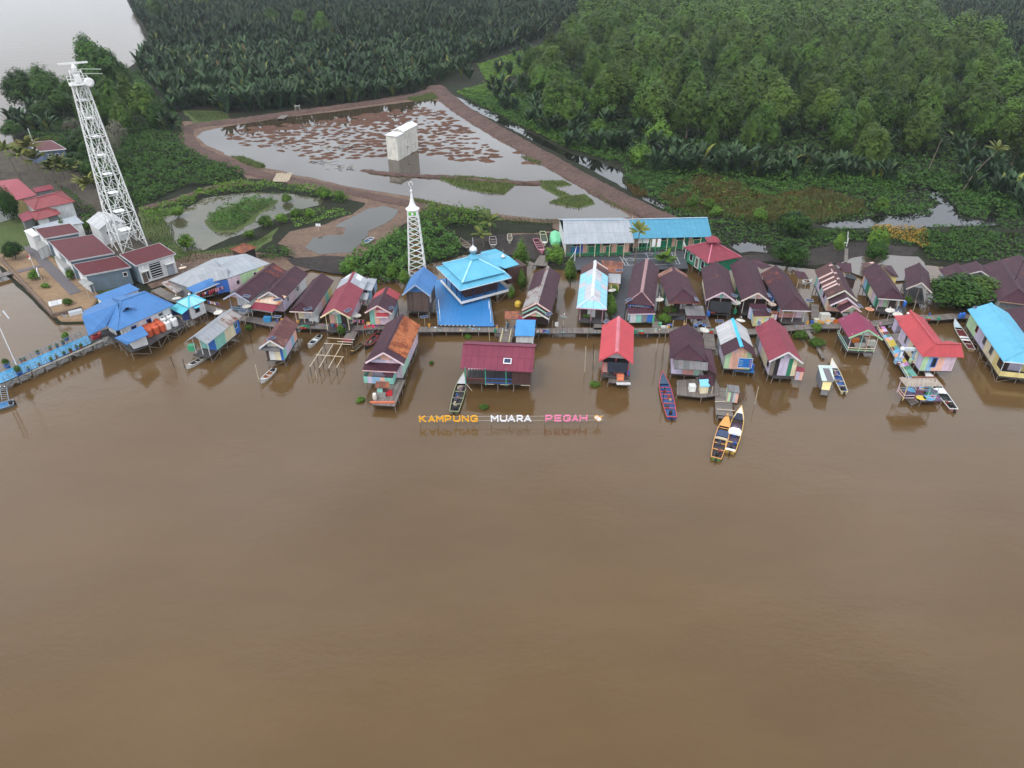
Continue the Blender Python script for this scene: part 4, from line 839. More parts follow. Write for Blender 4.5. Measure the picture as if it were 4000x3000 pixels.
def annex(root, pts, m, wall=None, zf=None, inset=.35, name='annex', post=False, trim=None, sides=(0, 1, 2, 3)):
    """a lean-to of its house: a roof sheet given by four (pixel, height) corners, near eave first, and walls under it"""
    Q = [W(p, z) for p, z in pts]; b = MB(); b.sheet(Q, m); b.build(name + '_roof', root)
    c = sum(Q, Vector()) / 4; I = [q + Vector((c.x - q.x, c.y - q.y, 0)).normalized() * inset for q in Q]
    if wall:
        b = MB()
        for k in sides:
            p, q = I[k], I[(k + 1) % 4]; w = wall[k % len(wall)] if isinstance(wall[0], (list, tuple)) and isinstance(wall[0][0], (list, tuple)) else wall
            bands(b, p, q, zf, lambda u: p.z + (q.z - p.z) * u - .1, w)
        b.build(name + '_wall', root)
    if post:
        for q in I[:2]: stick(name + '_post', Vector((q.x, q.y, zf if zf is not None else .3)), q - Vector((0, 0, .06)), .06, PALE, root)
    if trim: b = MB(); b.bar(Q[0] - Vector((0, 0, .05)), Q[1] - Vector((0, 0, .05)), .07, .16, wallm(trim)); b.build(name + '_fascia', root)
    return I
def hip4(root, crn, ze, zr, m, ridge=.0, axis=0, name='roof', cap=None, trim=None, th=.08):
    """a hip roof over four eave corners (near-left, near-right, far-right, far-left); ridge is its share of the length along axis"""
    Q = [W(p, ze) for p in crn]; c = sum(Q, Vector()) / 4; c.z = zr
    a = ((Q[1] + Q[2]) - (Q[0] + Q[3])) / 2 if axis == 0 else ((Q[2] + Q[3]) - (Q[0] + Q[1])) / 2
    r0, r1 = c - a * ridge / 2, c + a * ridge / 2; r0.z = r1.z = zr; b = MB()
    if axis == 0: F_ = [[Q[0], Q[1], r1, r0], [Q[1], Q[2], r1], [Q[2], Q[3], r0, r1], [Q[3], Q[0], r0]]; hips = [(Q[0], r0), (Q[1], r1), (Q[2], r1), (Q[3], r0)]
    else: F_ = [[Q[0], Q[1], r0], [Q[1], Q[2], r1, r0], [Q[2], Q[3], r1], [Q[3], Q[0], r0, r1]]; hips = [(Q[0], r0), (Q[1], r0), (Q[2], r1), (Q[3], r1)]
    for f in F_:
        g = [f[0]]
        for p in f[1:]:
            if (p - g[-1]).length > 1e-3: g.append(p)
        if len(g) > 2: b.sheet(g, m, th)
    b.build(name, root)
    b = MB()
    for p, q in hips: b.bar(p + Vector((0, 0, .04)), q + Vector((0, 0, .05)), .2, .05, cap or m)
    if ridge: b.bar(r0 + Vector((0, 0, .05)), r1 + Vector((0, 0, .05)), .25, .06, cap or m)
    b.build('ridge_cap', root)
    if trim:
        b = MB()
        for k in range(4): b.bar(Q[k] - Vector((0, 0, .07)), Q[(k + 1) % 4] - Vector((0, 0, .07)), .06, .16, wallm(trim))
        b.build('fascia', root)
    return Q, c
def boxwalls(root, Q, z0, z1, cols, inset=.5, name='wall'):
    c = sum(Q, Vector()) / len(Q); I = [q + Vector((c.x - q.x, c.y - q.y, 0)).normalized() * inset for q in Q]; b = MB()
    for k in range(len(I)): bands(b, I[k], I[(k + 1) % len(I)], z0, lambda u: z1, cols[k % len(cols)])
    b.build(name, root); return I
def wallwin(root, A, B, u, w, h, zc, col=WH, kind='window'):
    """a window or door on the wall that runs from A to B (seen from its right side)"""
    A, B = Vector((A.x, A.y, 0)), Vector((B.x, B.y, 0)); X = (B - A).normalized(); N = Vector((X.y, -X.x, 0)); c = A.lerp(B, u) + Vector((0, 0, zc)); Z = Vector((0, 0, 1)); b = MB(); m_ = wallm(col); f = .1
    for sg in (-1, 1):
        b.box(c + N * .03 + X * sg * w / 2, f, .1, h + f, m_, x=X, y=N, z=Z); b.box(c + N * .03 + Z * sg * h / 2, w - f, .1, f, m_, x=X, y=N, z=Z)
    o = b.build(kind, root); b = MB(); b.box(c + N * .012, w - f, .03, h - f, GLASS if kind == 'window' else mat(lin(96, 84, 76)), x=X, y=N, z=Z); b.build('pane' if kind == 'window' else 'panel', o)
    return o
def polystilts(root, pts, z, sp=2.4, r=.07, cross=False, closed=True, name='stilt'):
    n = len(pts)
    for i in range(n if closed else n - 1):
        p, q = Vector(pts[i]), Vector(pts[(i + 1) % n]); k = max(1, round((q - p).length / sp))
        for j in range(k):
            c = p.lerp(q, j / k); stick(name, (c.x + random.uniform(-.1, .1), c.y + random.uniform(-.1, .1), -.7), (c.x, c.y, z), r, POST, root)
            if cross:
                e = p.lerp(q, (j + 1) / k); a, b_ = (c, e) if j % 2 else (e, c); stick('brace', (a.x, a.y, -.1), (b_.x, b_.y, z - .1), .045, POST, root)
def deck(root, px, z, m, name='deck', th=.16, sp=2.4, cross=False, stilts=True, side=None):
    P = [W(p, z) for p in px]; b = MB(); b.prism(P, z - th, z, m, side or DWOOD); b.build(name, root)
    if stilts: polystilts(root, P, z - th, sp, cross=cross)
    return P
def platform(name, label, px, z, m, cat='platform', group=None, **k):
    t_ = thing(name, label, cat, W(px[0], 0), group); deck(t_, px, z, m, **k); return t_
# ================================================================== the houses, back row from left to right
hs_ = {}
h = House('stilt_house', 'long maroon-roofed house with peach and pink gable over a blue porch rail', A5(295, 858), A5(960, 338), A5(110, 958), A5(540, 1028), roof=MAR, segs=[(0, .72, MAR, MAR), (.72, 1, MAR2, MAR2)], gable=(OR, PK, LV, GN), front=(WH,), left=(WH, CR), right=(WH,), trim=lin(150, 160, 190), porch=2.2, rail=lin(70, 140, 180), stilts='fl')
h = House('stilt_house', 'maroon-roofed house with a rust-streaked pale front hip and dark red awning', A5(885, 842), A5(1340, 388), A5(640, 1000), A5(1190, 920), roof=MAR, front=(PK,), gable=(lin(190, 190, 196), WH, WH), left=(WH,), right=(LV, PK, lin(196, 186, 190), WH), trim=lin(200, 190, 190), stilts='fr', win=(('r', .2, .7, 1.), ('r', .62, .9, 1.)))
annex(h.root, [(A5(620, 1012), 3.3), (A5(1065, 1068), 3.3), (A5(1190, 915), 4.1), (A5(890, 848), 4.6)], roofmat('rusty_pale', lin(206, 186, 164), .1, .3, .42, lin(190, 112, 70)), name='front')
annex(h.root, [(A5(548, 1132), 2.6), (A5(950, 1196), 2.6), (A5(1036, 1076), 3.25), (A5(640, 1018), 3.25)], CRIM, name='awning', post=True, zf=1.2, trim=GY)
h = House('stilt_house', 'plain dark maroon hip-roofed house between the rust-fronted and crimson houses', A5(1440, 1020), A5(1805, 515), A5(1215, 1165), A5(1606, 1206), roof=MAR, hip=True, front=(CR, WH, WH), left=(WH,), right=(WH, PK, OR, TE, YL), trim=lin(226, 196, 180), porch=1.6, stilts='fr')
h = House('stilt_house', 'crimson-roofed house with teal and white gable and patched zinc rear roof', A6(905, 698), A6(1250, 48), A6(668, 803), A6(1180, 816), segs=[(0, .72, CRIM, CRIM), (.72, 1, roofmat('zinc_strips', lin(150, 156, 164), .2, .4, pale=.3, palec=lin(220, 222, 226), rows=1.1, cols=3.), roofmat('zinc_strips', ZINC, 0))], gable=(TE, TE, WH, WH, TE, TE), front=(OR, TE, BR, GN), left=(WH,), right=(LV, PK, TE), trim=lin(232, 210, 150), porch=2.4, stilts='fr', zr=5.6, ze=4.0)
annex(h.root, [(A6(1560, 380), 3.), (A6(1650, 175), 3.), (A6(1490, 160), 3.6), (A6(1385, 355), 3.6)], roofmat('zinc_strips', ZINC, 0), (BR, SB), 1.2, name='side')
annex(h.root, [(A6(1320, 520), 3.1), (A6(1480, 540), 3.1), (A6(1510, 420), 3.3), (A6(1370, 405), 3.3)], ZINC, name='washroom', post=True, zf=1.0)
h = House('stilt_house', 'small maroon house with red-white-blue gable and flat red front awning', A6(1655, 640), A6(1825, 305), A6(1455, 718), A6(1905, 752), segs=[(0, .68, MAR, MAR), (.68, 1, roofmat('red_patch', lin(164, 52, 62), .1, .3), roofmat('red_patch', RED, 0))], gable=(WH, lin(170, 80, 100), SB), front=(TE, OR, PK, PK), left=(PK,), right=(WH, SB), trim=lin(222, 180, 170), stilts='fr', zr=5.2)
annex(h.root, [(A6(1628, 832), 3.1), (A6(1838, 836), 3.1), (A6(1858, 738), 3.7), (A6(1650, 728), 3.7)], roofmat('red_patch', RED, 0), name='awning', trim=WH)
h = House('mosque_hut', 'tall brown plank hut with bright blue gable roof beside the mosque', B1(450, 786), B1(570, 520), B1(302, 884), B1(690, 925), zr=7.2, ze=5.2, zf=1.9, roof=BLUE, front=(RWOOD,), gable=(wallm(lin(46, 110, 170)),), left=(RWOOD,), right=(RWOOD,), back=(RWOOD,), trim=lin(120, 150, 190), stilts='flr', cat='hut', win=(('r', .3, .9, 1.2),))
annex(h.root, [(B1(724, 800), 4.4), (B1(722, 645), 4.4), (B1(640, 610), 5.3), (B1(620, 780), 5.3)], BLUE, name='porch')
h = House('stilt_house', 'maroon house with peach-trimmed stepped gables and zinc patch on its left slope', B2(590, 1140), B2(765, 560), B2(368, 1228), B2(826, 1276), segs=[(0, .48, ZINCR, MAR), (.48, 1, MAR, MAR)], gable=(BR,), front=(BR,), left=(BR,), right=(WH, LV, GY), trim=lin(230, 186, 170), stilts='fr', zr=5.4)
h2 = House('porch_tmp', 'x', B2(580, 1200), B2(600, 1130), B2(350, 1284), B2(762, 1308), zr=5.1, ze=3.7, roof=MAR, front=None, gable=(BR,), left=None, right=None, back=None, trim=lin(100, 180, 150), floor=False, stilts='', of=.3)
h3 = House('porch_tmp', 'x', B2(575, 1268), B2(590, 1190), B2(388, 1336), B2(798, 1394), zr=4.8, ze=3.4, roof=MAR, front=None, gable=(YL, OR, GN, CR), left=None, right=None, back=None, trim=lin(206, 206, 190), floor=False, stilts='', of=.25)
def absorb(parent, hs, pre):
    """make a gable built as a house of its own a part of its house"""
    for c in list(hs.root.children):
        off = hs.root.location - parent.location; c.parent = parent; c.location = c.location + off; c.name = pre + '_' + c.name.split('.')[0]
    bpy.data.objects.remove(hs.root)
absorb(h.root, h2, 'middle'); absorb(h.root, h3, 'front')
annex(h.root, [(B2(85, 1398), 2.9), (B2(282, 1398), 2.9), (B2(338, 1268), 3.3), (B2(88, 1266), 3.3)], RUSTD, name='rusty', post=True, zf=1.)
annex(h.root, [(B2(282, 1402), 2.8), (B2(582, 1406), 2.8), (B2(592, 1352), 3.1), (B2(288, 1346), 3.1)], CRIM, name='awning')
h = House('stilt_house', 'house with patchwork pale blue and grey zinc hip roof', B2(1466, 1030), B2(1510, 470), B2(1216, 1216), B2(1690, 1246), hip=True, segs=[(0, .78, PATCH, PATCH), (.78, 1, STRIP, STRIP)], front=(BR, WH, BR), left=(PK, WH), right=(YL,), trim=lin(210, 130, 160), cap=mat(lin(200, 206, 214)), stilts='fl', zr=5.6, ze=4., porch=1.5)
annex(h.root, [(B2(1700, 668), 3.4), (B2(1936, 676), 3.4), (B2(1944, 492), 4.2), (B2(1600, 470), 4.2)], RUSTD, (BR,), 1.2, name='rusty')
annex(h.root, [(B2(1710, 812), 3.2), (B2(1905, 830), 3.2), (B2(1912, 682), 3.7), (B2(1712, 676), 3.7)], ZINC, (YL,), 1.2, name='yellow', trim=PK)
h = House('stilt_house', 'long maroon hip-roofed house with a pale sealed strip along the ridge', B6(915, 615), B6(1008, 40), B6(637, 832), B6(1140, 864), hip=True, roof=MAR, front=(BL, SB, BL), left=(WH, GY), right=(GY, TE), stilts='fr', zr=5.5, cap=mat(lin(150, 118, 118), .7, .4, 2.), win=(('f', .2, 1., .9), ('f', .45, 1., .9), ('f', .8, 1., .9)))
annex(h.root, [(B6(692, 1006), 2.9), (B6(1148, 998), 2.9), (B6(1098, 890), 3.4), (B6(652, 892), 3.4)], MAR, (WH, TE, GY, BL), 1.2, name='front', trim=PK)
h = House('stilt_house', 'maroon hip-roofed house with rust-mottled rear sheets and solar panel on its eave', B6(1632, 578), B6(1455, 182), B6(1350, 802), B6(1908, 826), hip=True, segs=[(0, .85, MAR, MAR), (.85, 1, roofmat('mottled', lin(140, 112, 100), .2, .4, .4, lin(128, 80, 66)), roofmat('mottled', RED, 0))], front=(CR, BR, WH, BR), left=(WH, DG, CR, WH), right=(PK,), trim=lin(110, 60, 54), porch=2., stilts='fl', zr=5.4)
annex(h.root, [(B6(1680, 1030), 2.8), (B6(2015, 1035), 2.8), (B6(1975, 860), 3.1), (B6(1650, 850), 3.1)], GREYR, name='lattice', post=True, zf=1.)
annex(h.root, [(B6(1700, 1085), 2.5), (B6(2030, 1090), 2.5), (B6(2030, 1040), 2.72), (B6(1690, 1035), 2.72)], MAR, name='eave')
h = House('stilt_house', 'maroon house with pink and green striped gable above a dark net', C1(546, 850), C1(432, 312), C1(268, 966), C1(792, 996), roof=MAR, gable=(PK, WH, PK, TE, PK, WH, PK), front=(BR,), left=(PK, CR, CR), right=(WH,), porch=2.4, trim=lin(214, 180, 188), stilts='fl', zr=5.6, ze=3.9)
b = MB(); b.quad(h.P(-.35, -h.hwl * .7, 1.9), h.P(-.35, h.hwr * .7, 1.9), h.P(-.1, h.hwr * .7, 3.9), h.P(-.1, -h.hwl * .7, 3.9), mat(lin(44, 46, 50), .8)); b.build('shade_net', h.root)
h = House('stilt_house', 'maroon house with a flaring yellow, white and pink gable', C1(1156, 862), C1(930, 242), C1(878, 992), C1(1392, 1002), roof=MAR, gable=(YL, YL, WH, WH, OR, PK, MG, MG), front=(BR,), left=(DG, CR), right=(WH,), porch=2., trim=lin(222, 200, 180), stilts='flr', zr=5.6, ze=3.9)
annex(h.root, [(C1(1225, 450), 3.5), (C1(1400, 400), 3.5), (C1(1120, 270), 4.4), (C1(990, 300), 4.6)], MAR, name='rear')
h = House('stilt_house', 'maroon hip-roofed house with salmon pink front and yellow-framed window', C1(1812, 932), C1(1460, 380), C1(1578, 1164), C1(2088, 1170), hip=True, roof=MAR, segs=[(0, .62, MAR, MAR), (.62, 1, MAR2, MAR)], front=(SA, SA, SA, PK), left=(BR, BL, BR), right=(BR,), porch=1.6, trim=lin(200, 190, 190), stilts='fl', zr=5.6, win=(('l', .15, .8, 1.1, None, SB), ('l', .4, .8, 1.1, None, SB), ('l', .65, .8, 1.1, None, SB)))
W0 = h.P(h.w0 + 1.6, h.wl, 0); W1 = h.P(h.w0 + 1.6, h.wr, 0); wallwin(h.root, W0, W1, .35, 1.9, 1.1, 2.8, YL)
annex(h.root, [(C1(1850, 600), 3.2), (C1(2035, 620), 3.2), (C1(1960, 500), 3.7), (C1(1780, 470), 3.7)], MAR, name='side', post=True, zf=1.)
h = House('stilt_house', 'maroon house with rows of pale rusty stripes on its left slope', C3(885, 818), C3(640, 328), C3(590, 925), C3(1112, 962), segs=[(0, 1, STRIP, MAR)], front=(OR, OR, CR), gable=(SA,), left=(CR, LV, PK, LV, MG, LV, LV, TE), right=(WH,), trim=lin(206, 206, 180), stilts='fl', zr=5.7, ze=3.9, win=(('f', .3, .8, 1.4, None, MG), ('l', .3, .8, 1., None, BR), ('l', .62, .8, 1., None, BR)))
h2 = House('porch_tmp', 'x', C3(930, 945), C3(880, 820), C3(640, 1056), C3(1140, 1075), zr=5.4, ze=3.7, roof=MAR, front=None, gable=(SA,), left=None, right=None, back=None, trim=lin(214, 200, 210), floor=False, stilts='', of=.3)
h3 = House('porch_tmp', 'x', C3(1025, 1082), C3(940, 1000), C3(806, 1158), C3(1190, 1175), zr=4.6, ze=3.4, roof=MAR, front=None, gable=(WH, GN, GN, WH), left=None, right=None, back=None, trim=lin(226, 180, 180), floor=False, stilts='', of=.25)
absorb(h.root, h2, 'middle'); absorb(h.root, h3, 'porch')
annex(h.root, [(C3(870, 500), 3.2), (C3(1008, 504), 3.2), (C3(995, 345), 3.9), (C3(730, 335), 4.1)], MAR, name='rear', post=True, zf=.3)
annex(h.root, [(C3(930, 600), 2.6), (C3(1098, 640), 2.6), (C3(1045, 545), 3.), (C3(880, 525), 3.)], mat(lin(48, 52, 56)), (BR,), .6, name='shed')
h = House('stilt_house', 'maroon hip-roofed house with orange, blue, green, cream and pink side wall', C3(1716, 778), C3(1432, 342), C3(1545, 958), C3(1968, 992), hw=2.3, hip=True, roof=MAR, front=(DG, PK, GN, BR, BR), left=(TE, PK, PK, CR, CR, DG, DG, SB, SB, OR), right=(YL,), trim=lin(206, 200, 196), porch=1.4, stilts='fl', zr=5.5)
annex(h.root, [(C3(1690, 566), 3.3), (C3(1820, 588), 3.3), (C3(1690, 386), 4.1), (C3(1500, 378), 4.6)], MAR, (YL,), 1.2, name='side')
annex(h.root, [(C3(1215, 410), 3.6), (C3(1400, 335), 4.2), (C3(1380, 320), 4.2), (C3(1160, 345), 3.6)], STRIP, name='rear')
h = House('stilt_house', 'open-framed maroon shelter on grey poles left of the large dark tree', C6(446, 684), C6(402, 338), C6(226, 742), C6(562, 752), hw=2.1, roof=MAR, front=None, gable=None, left=None, right=None, back=None, trim=lin(180, 164, 150), stilts='flr', zr=5.4, cat='shelter')
for k in range(6):
    stick('frame_post', h.P(.4 + k % 2 * (h.L - 1), -h.hwl + .5 + (k // 2) * (h.hwl + h.hwr - 1) / 2, 1.2), h.P(.4 + k % 2 * (h.L - 1), -h.hwl + .5 + (k // 2) * (h.hwl + h.hwr - 1) / 2, 4.), .07, POST, h.root)
h = House('stilt_house', 'maroon house with pale blue gable end behind the large dark tree', C6(1205, 530), C6(1050, 348), C6(845, 545), None, hw=2.8, roof=MAR, front=(WH,), left=(lin(180, 206, 212),), zr=5.2, stilts='l', win=(('l', .7, .6, 1.),))
h = House('stilt_house', 'maroon house with dark gable peeping over the large tree', C6(1468, 482), C6(1385, 312), C6(1200, 540), C6(1610, 580), hw=2.8, roof=MAR, gable=(GY,), front=(GY,), trim=lin(180, 170, 166), zr=5.2, stilts='')
h = House('stilt_house', 'broad maroon hip-roofed house right of the large dark tree', C6(2120, 790), C6(1800, 285), C6(1910, 935), None, hw=3.0, sf=-2.2, hip=True, roof=MAR2, segs=[(0, 1, MAR, MAR)], front=(GY,), zr=5.8, ze=4., stilts='f', trim=lin(150, 120, 100))
h = House('stilt_house', 'maroon-roofed house at the right edge behind the broad hip roof', C6(2500, 760), C6(2130, 200), C6(2260, 800), None, hw=3.2, roof=MAR, zr=5.4, stilts='')
h = House('stilt_house', 'dark maroon house hidden behind the turquoise-roofed house', C7(3000, 1300), C7(2300, 250), C7(2400, 1560), None, roof=MAR, zr=5., ze=3.6, stilts='')
h = House('stilt_house', 'turquoise hip-roofed house with green, lilac and cream side wall and yellow porch', C7(2270, 1185), C7(1505, 180), C7(1960, 1400), None, hw=3.2, sf=-1.6, hip=True, roof=CYAN, front=(BR, LV, YL), left=(YL, CR, CR, CR, LV, LV, LV, GN, GN, GN), right=(WH,), trim=lin(206, 220, 226), porch=1.8, stilts='flx', zr=5.6, ze=4., win=(('l', .5, .9, 1.2, None, GY), ('l', .3, .9, 1.2, None, GY), ('l', .74, .7, 1., None, lin(110, 40, 50))))
b = MB(); bands(b, h.P(h.w0 - .3, h.wl - .05, 0), h.P(h.w0 - .3, h.wr, 0), 1.25, lambda u: 2.1, (YL,)); bands(b, h.P(h.w0 - .3, h.wl - .05, 0), h.P(h.w0 + 1.8, h.wl - .05, 0), 1.25, lambda u: 2.1, (YL,)); b.build('porch_wall', h.root)
# ------------------------------------------------------------------ front row
h = House('stilt_house', 'grey zinc-roofed house with teal, cream and blue side wall', A4(706, 724), A4(1330, 247), A4(557, 765), A4(912, 830), segs=[(0, .55, ZINC, ZINC), (.55, 1, ZINC, ZINCR)], front=(TE, BL), gable=(GY,), left=(GY,), right=(TE, TE, CR, CR, BL), trim=None, stilts='frx', porch=1.8, zr=5., win=(('r', .88, .8, .9, None, SB),))
annex(h.root, [(A4(1420, 330), 2.9), (A4(1560, 360), 2.9), (A4(1650, 290), 3.), (A4(1560, 250), 3.)], GREYR, name='rear', post=True, zf=1.)
h = House('stilt_house', 'little house with dark rust-streaked roof and cream and green gable', A7(240, 577), A7(520, 158), A7(78, 655), A7(476, 692), segs=[(0, 1, roofmat('streaked_rust', lin(96, 54, 52), .16, .4, .34, lin(132, 92, 84), cols=.5), roofmat('streaked_rust', RED, 0))], gable=(MG, CR, CR, MG), front=(BR, WH, WH, CR, CR, BL), left=(WH,), right=(TE, LV, PK, SB, OR), trim=WH, stilts='frx', zr=5.2)
annex(h.root, [(A7(32, 740), 3.4), (A7(400, 766), 3.4), (A7(446, 692), 3.78), (A7(66, 656), 3.78)], GREYR, name='awning')
h = House('stilt_house', 'large house whose roof is half dark maroon and half orange rust', A8(490, 757), A8(735, 256), A8(267, 830), A8(757, 856), segs=[(0, .14, MAR, MAR), (.14, 1, MAR, RUST)], gable=(ZINC, ZINC, wallm(OR), wallm(OR), ZINC, ZINC), front=(LV, PK), left=(PK, LV), right=(MG, MG, LV, PK, PK), trim=lin(230, 196, 204), cap=MAR, stilts='frx', zr=6., ze=4.1)
annex(h.root, [(A8(216, 984), 3.2), (A8(658, 1008), 3.2), (A8(738, 866), 4.), (A8(268, 836), 4.)], MAR, name='front', trim=lin(206, 150, 150))
I = [W(A8(232, 1040), 2.6), W(A8(648, 1056), 2.6), W(A8(770, 880), 2.6), W(A8(260, 850), 2.6)]
b = MB(); fr = [W(A8(240, 1145), 1.3), W(A8(620, 1168), 1.3)]; e = (fr[1] - fr[0]).normalized(); bk = Vector((-e.y, e.x, 0)) * 4
bands(b, fr[0], fr[1], 1.3, lambda u: 2.45, (TE, LV, SB, SB, OR, TE, TE)); bands(b, fr[1], fr[1] + bk, 1.3, lambda u: 2.6 + .8 * u, (TE, MG)); bands(b, fr[0] + bk, fr[0], 1.3, lambda u: 2.6, (TE,)); b.build('front_wall', h.root)
annex(h.root, [(A8(520, 1065), 2.66), (A8(612, 1068), 2.66), (A8(632, 1010), 3.), (A8(470, 1008), 3.)], MAR, name='cook_nook')
Pd = deck(h.root, [A8(345, 1430), A8(640, 1450), A8(770, 1110), A8(640, 1090), A8(390, 1250)], 1.1, WOOD, 'front_deck', cross=False)
annex(h.root, [(A8(376, 1212), 2.5), (A8(566, 1215), 2.5), (A8(562, 1130), 2.9), (A8(394, 1126), 2.9)], RUSTD, (TE, BR), 1.1, name='cook_shed', sides=(0, 1, 3))
# magenta-plum hall whose ridge runs along the river
t_ = hall = thing('village_hall', 'wide open hall with plum metal roof standing behind the letter sign', 'hall', W(B3(700, 1100), 0))
Q = [W(B3(176, 884), 3.9), W(B3(1220, 942), 3.9), W(B3(1252, 572), 6.1), W(B3(218, 522), 6.1)]; K = [W(B3(1280, 531), 5.2), W(B3(262, 486), 5.2)]
b = MB(); b.sheet(Q, PLUM); b.sheet([K[0], K[1], Q[3], Q[2]], PLUM); b.build('roof', t_)
b = MB(); b.bar(Q[3] + Vector((0, 0, .06)), Q[2] + Vector((0, 0, .06)), .4, .05, PLUM); b.build('ridge_cap', t_)
fl = [W(B3(255, 1082), 1.5), W(B3(1180, 1112), 1.5)]; e = (fl[1] - fl[0]); n_ = Vector((-e.y, e.x, 0)).normalized(); dep = 7.4; fl += [fl[1] + n_ * dep, fl[0] + n_ * dep]
b = MB(); b.prism(fl, 1.32, 1.5, DWOOD); b.build('floor', t_); polystilts(t_, fl, 1.32, 2.5); 
for u, v in ((.0, .1), (.3, .44), (.54, .68), (.86, 1.)):
    stick('brace', fl[0].lerp(fl[1], u) + Vector((0, 0, -.2)), fl[0].lerp(fl[1], v) + Vector((0, 0, -1.6)) if u < .1 else fl[0].lerp(fl[1], v) + Vector((0, 0, -.2)), .05, PALE, t_)
b = MB(); ee = e.normalized()
def hallwall(p, q, z0, z1, c): bands(b, p, q, z0, lambda u: z1, c)
hallwall(fl[0].lerp(fl[1], .72), fl[1], 1.5, 4.0, (BWOOD,)); hallwall(fl[1], fl[2], 1.5, 4.4, (BWOOD,)); hallwall(fl[2], fl[3], 1.5, 4.4, (DWOOD,)); hallwall(fl[3].lerp(fl[0], .3), fl[3], 1.5, 4.4, (wallm(lin(50, 110, 150)),)); hallwall(fl[0], fl[0].lerp(fl[1], .31), 1.5, 2.2, (BWOOD,)); b.build('wall', t_)
for u in (0, .31, .63): stick('post', fl[0].lerp(fl[1], u) + Vector((0, 0, -.4)), fl[0].lerp(fl[1], u) + Vector((0, 0, 2.6)), .08, TEALM, t_)
b = MB(); p, q = fl[0].lerp(fl[1], .31), fl[0].lerp(fl[1], .72)
for z, m_ in ((2.3, BLUEM), (1.6, BLUEM)): b.bar(p + Vector((0, 0, z - 1.5)), q + Vector((0, 0, z - 1.5)), .05, .1, m_)
b.bar(fl[0] + Vector((0, 0, .75)), p + Vector((0, 0, .75)), .06, .08, mat(lin(110, 60, 50))); b.build('railing', t_)
b = MB()                                                         # pennants along the eave
for k in range(13):
    if k == 6: continue
    c = fl[0].lerp(fl[1], .06 + k * .042) + Vector((0, 0, 2.5)); b.poly([c - ee * .16, c + ee * .16, c - Vector((0, 0, .34))], WHITE)
tag(b.build('pennant_string'), 'string of small white pennants under the eave of the plum hall', 'bunting')
h = House('stilt_house', 'bright red gable-roofed house with grey gable and laundry on its porch', E1(456, 306), B6(520, 1042), E1(170, 430), E1(728, 458), roof=RED, gable=(wallm(lin(168, 170, 174)),), front=(DARK,), left=(PK,), right=(WH, OR), trim=lin(196, 80, 90), cap=mat(lin(190, 110, 120)), porch=2.2, stilts='flr', zr=5.9, ze=4.1)
b = MB(); b.quad(h.P(.1, -h.hwl * .45, 2.2), h.P(.1, h.hwr * .7, 2.2), h.P(.1, h.hwr * .72, 4.0), h.P(.1, -h.hwl * .5, 4.0), mat(lin(40, 46, 58), .8)); b.build('dark_awning', h.root)
deck(h.root, [E1(310, 800), E1(640, 830), E1(650, 700), E1(330, 690)], .9, WOOD, 'low_deck')
h = House('stilt_house', 'large dark maroon hip-roofed house with zinc apron over a pastel front', B7(520, 545), B7(497, 238), B7(285, 742), B7(800, 782), hip=True, hipb=.1, roof=MAR, front=(LV, LV, SA, SA, MG), left=(LV,), right=(BR,), stilts='fl', zr=6.1, ze=4.3)
annex(h.root, [(B7(792, 898), 3.3), (B7(926, 972), 3.3), (B7(850, 600), 3.9), (B7(715, 588), 4.35)], MAR, (BR,), 1.2, name='side')
A_, B_ = W(B7(304, 890), 3.3), W(B7(790, 915), 3.3); C_, D_ = W(B7(796, 796), 4.15), W(B7(300, 744), 4.15); b = MB(); b.sheet([A_, B_, C_, D_], GREYR); b.build('apron_roof', h.root)
annex(h.root, [(B7(690, 1030), 2.5), (B7(892, 1140), 2.5), (B7(858, 968), 3.), (B7(655, 980), 3.)], MAR, name='front', post=True, zf=1.)
annex(h.root, [(B7(690, 1145), 2.3), (B7(822, 1142), 2.3), (B7(800, 1034), 2.7), (B7(668, 1042), 2.7)], roofmat('sky_sheet', lin(110, 186, 220), .04, .2), (CR,), 1., name='cook_shed', inset=.15)
deck(h.root, [B7(345, 1262), B7(700, 1300), B7(960, 1270), B7(960, 1140), B7(890, 1010), B7(350, 1050)], 1.0, WOOD, 'front_deck')
h = House('stilt_house', 'house with weathered white and maroon roof, light blue ridge and blue banner', B7(1286, 566), B7(1152, 160), B7(1018, 678), B7(1500, 700), segs=[(0, .36, MAR, MAR), (.36, 1, WEATH, WEATH)], gable=(PK, PK, OR, OR, GN), front=(GN, OR, OR, lin(232, 190, 120), GN), left=(WH, LV, GY), right=(WH,), cap=mat(lin(70, 180, 220)), stilts='fl', zr=5.7, ze=3.9)
deck(h.root, [B7(1165, 915), B7(1465, 945), B7(1440, 800), B7(1165, 800)], 1.05, BDECK, 'front_deck')
c0, c1, c2, c3 = [h.P(-.28, -h.hwl + (h.hwl + h.hwr) * u, z) for u, z in ((.47, 2.15), (.88, 2.15), (.88, 3.85), (.47, 3.85))]
b = MB(); b.quad(c0, c1, c2, c3, mat(lin(34, 100, 170), .5, .3, 1.5)); X = (c1 - c0); Z = (c3 - c0); N = -h.d * .012
for p, q in ((c0, c1), (c1, c2), (c2, c3), (c3, c0)): b.bar(p, q, .05, .05, WHITE)
for k in range(5): b.quad(c0 + X * .06 + Z * (.2 + k * .13) + N, c0 + X * (.3 + .04 * (k % 3)) + Z * (.2 + k * .13) + N, c0 + X * (.3 + .04 * (k % 3)) + Z * (.24 + k * .13) + N, c0 + X * .06 + Z * (.24 + k * .13) + N, mat(lin(150, 190, 220)))
for k in range(3): b.lathe(c0 + X * .87 + Z * (.25 + .25 * k) + N, [(.11, 0), (.11, .02)], mat(lin(196, 110, 90)), 10, -h.d)
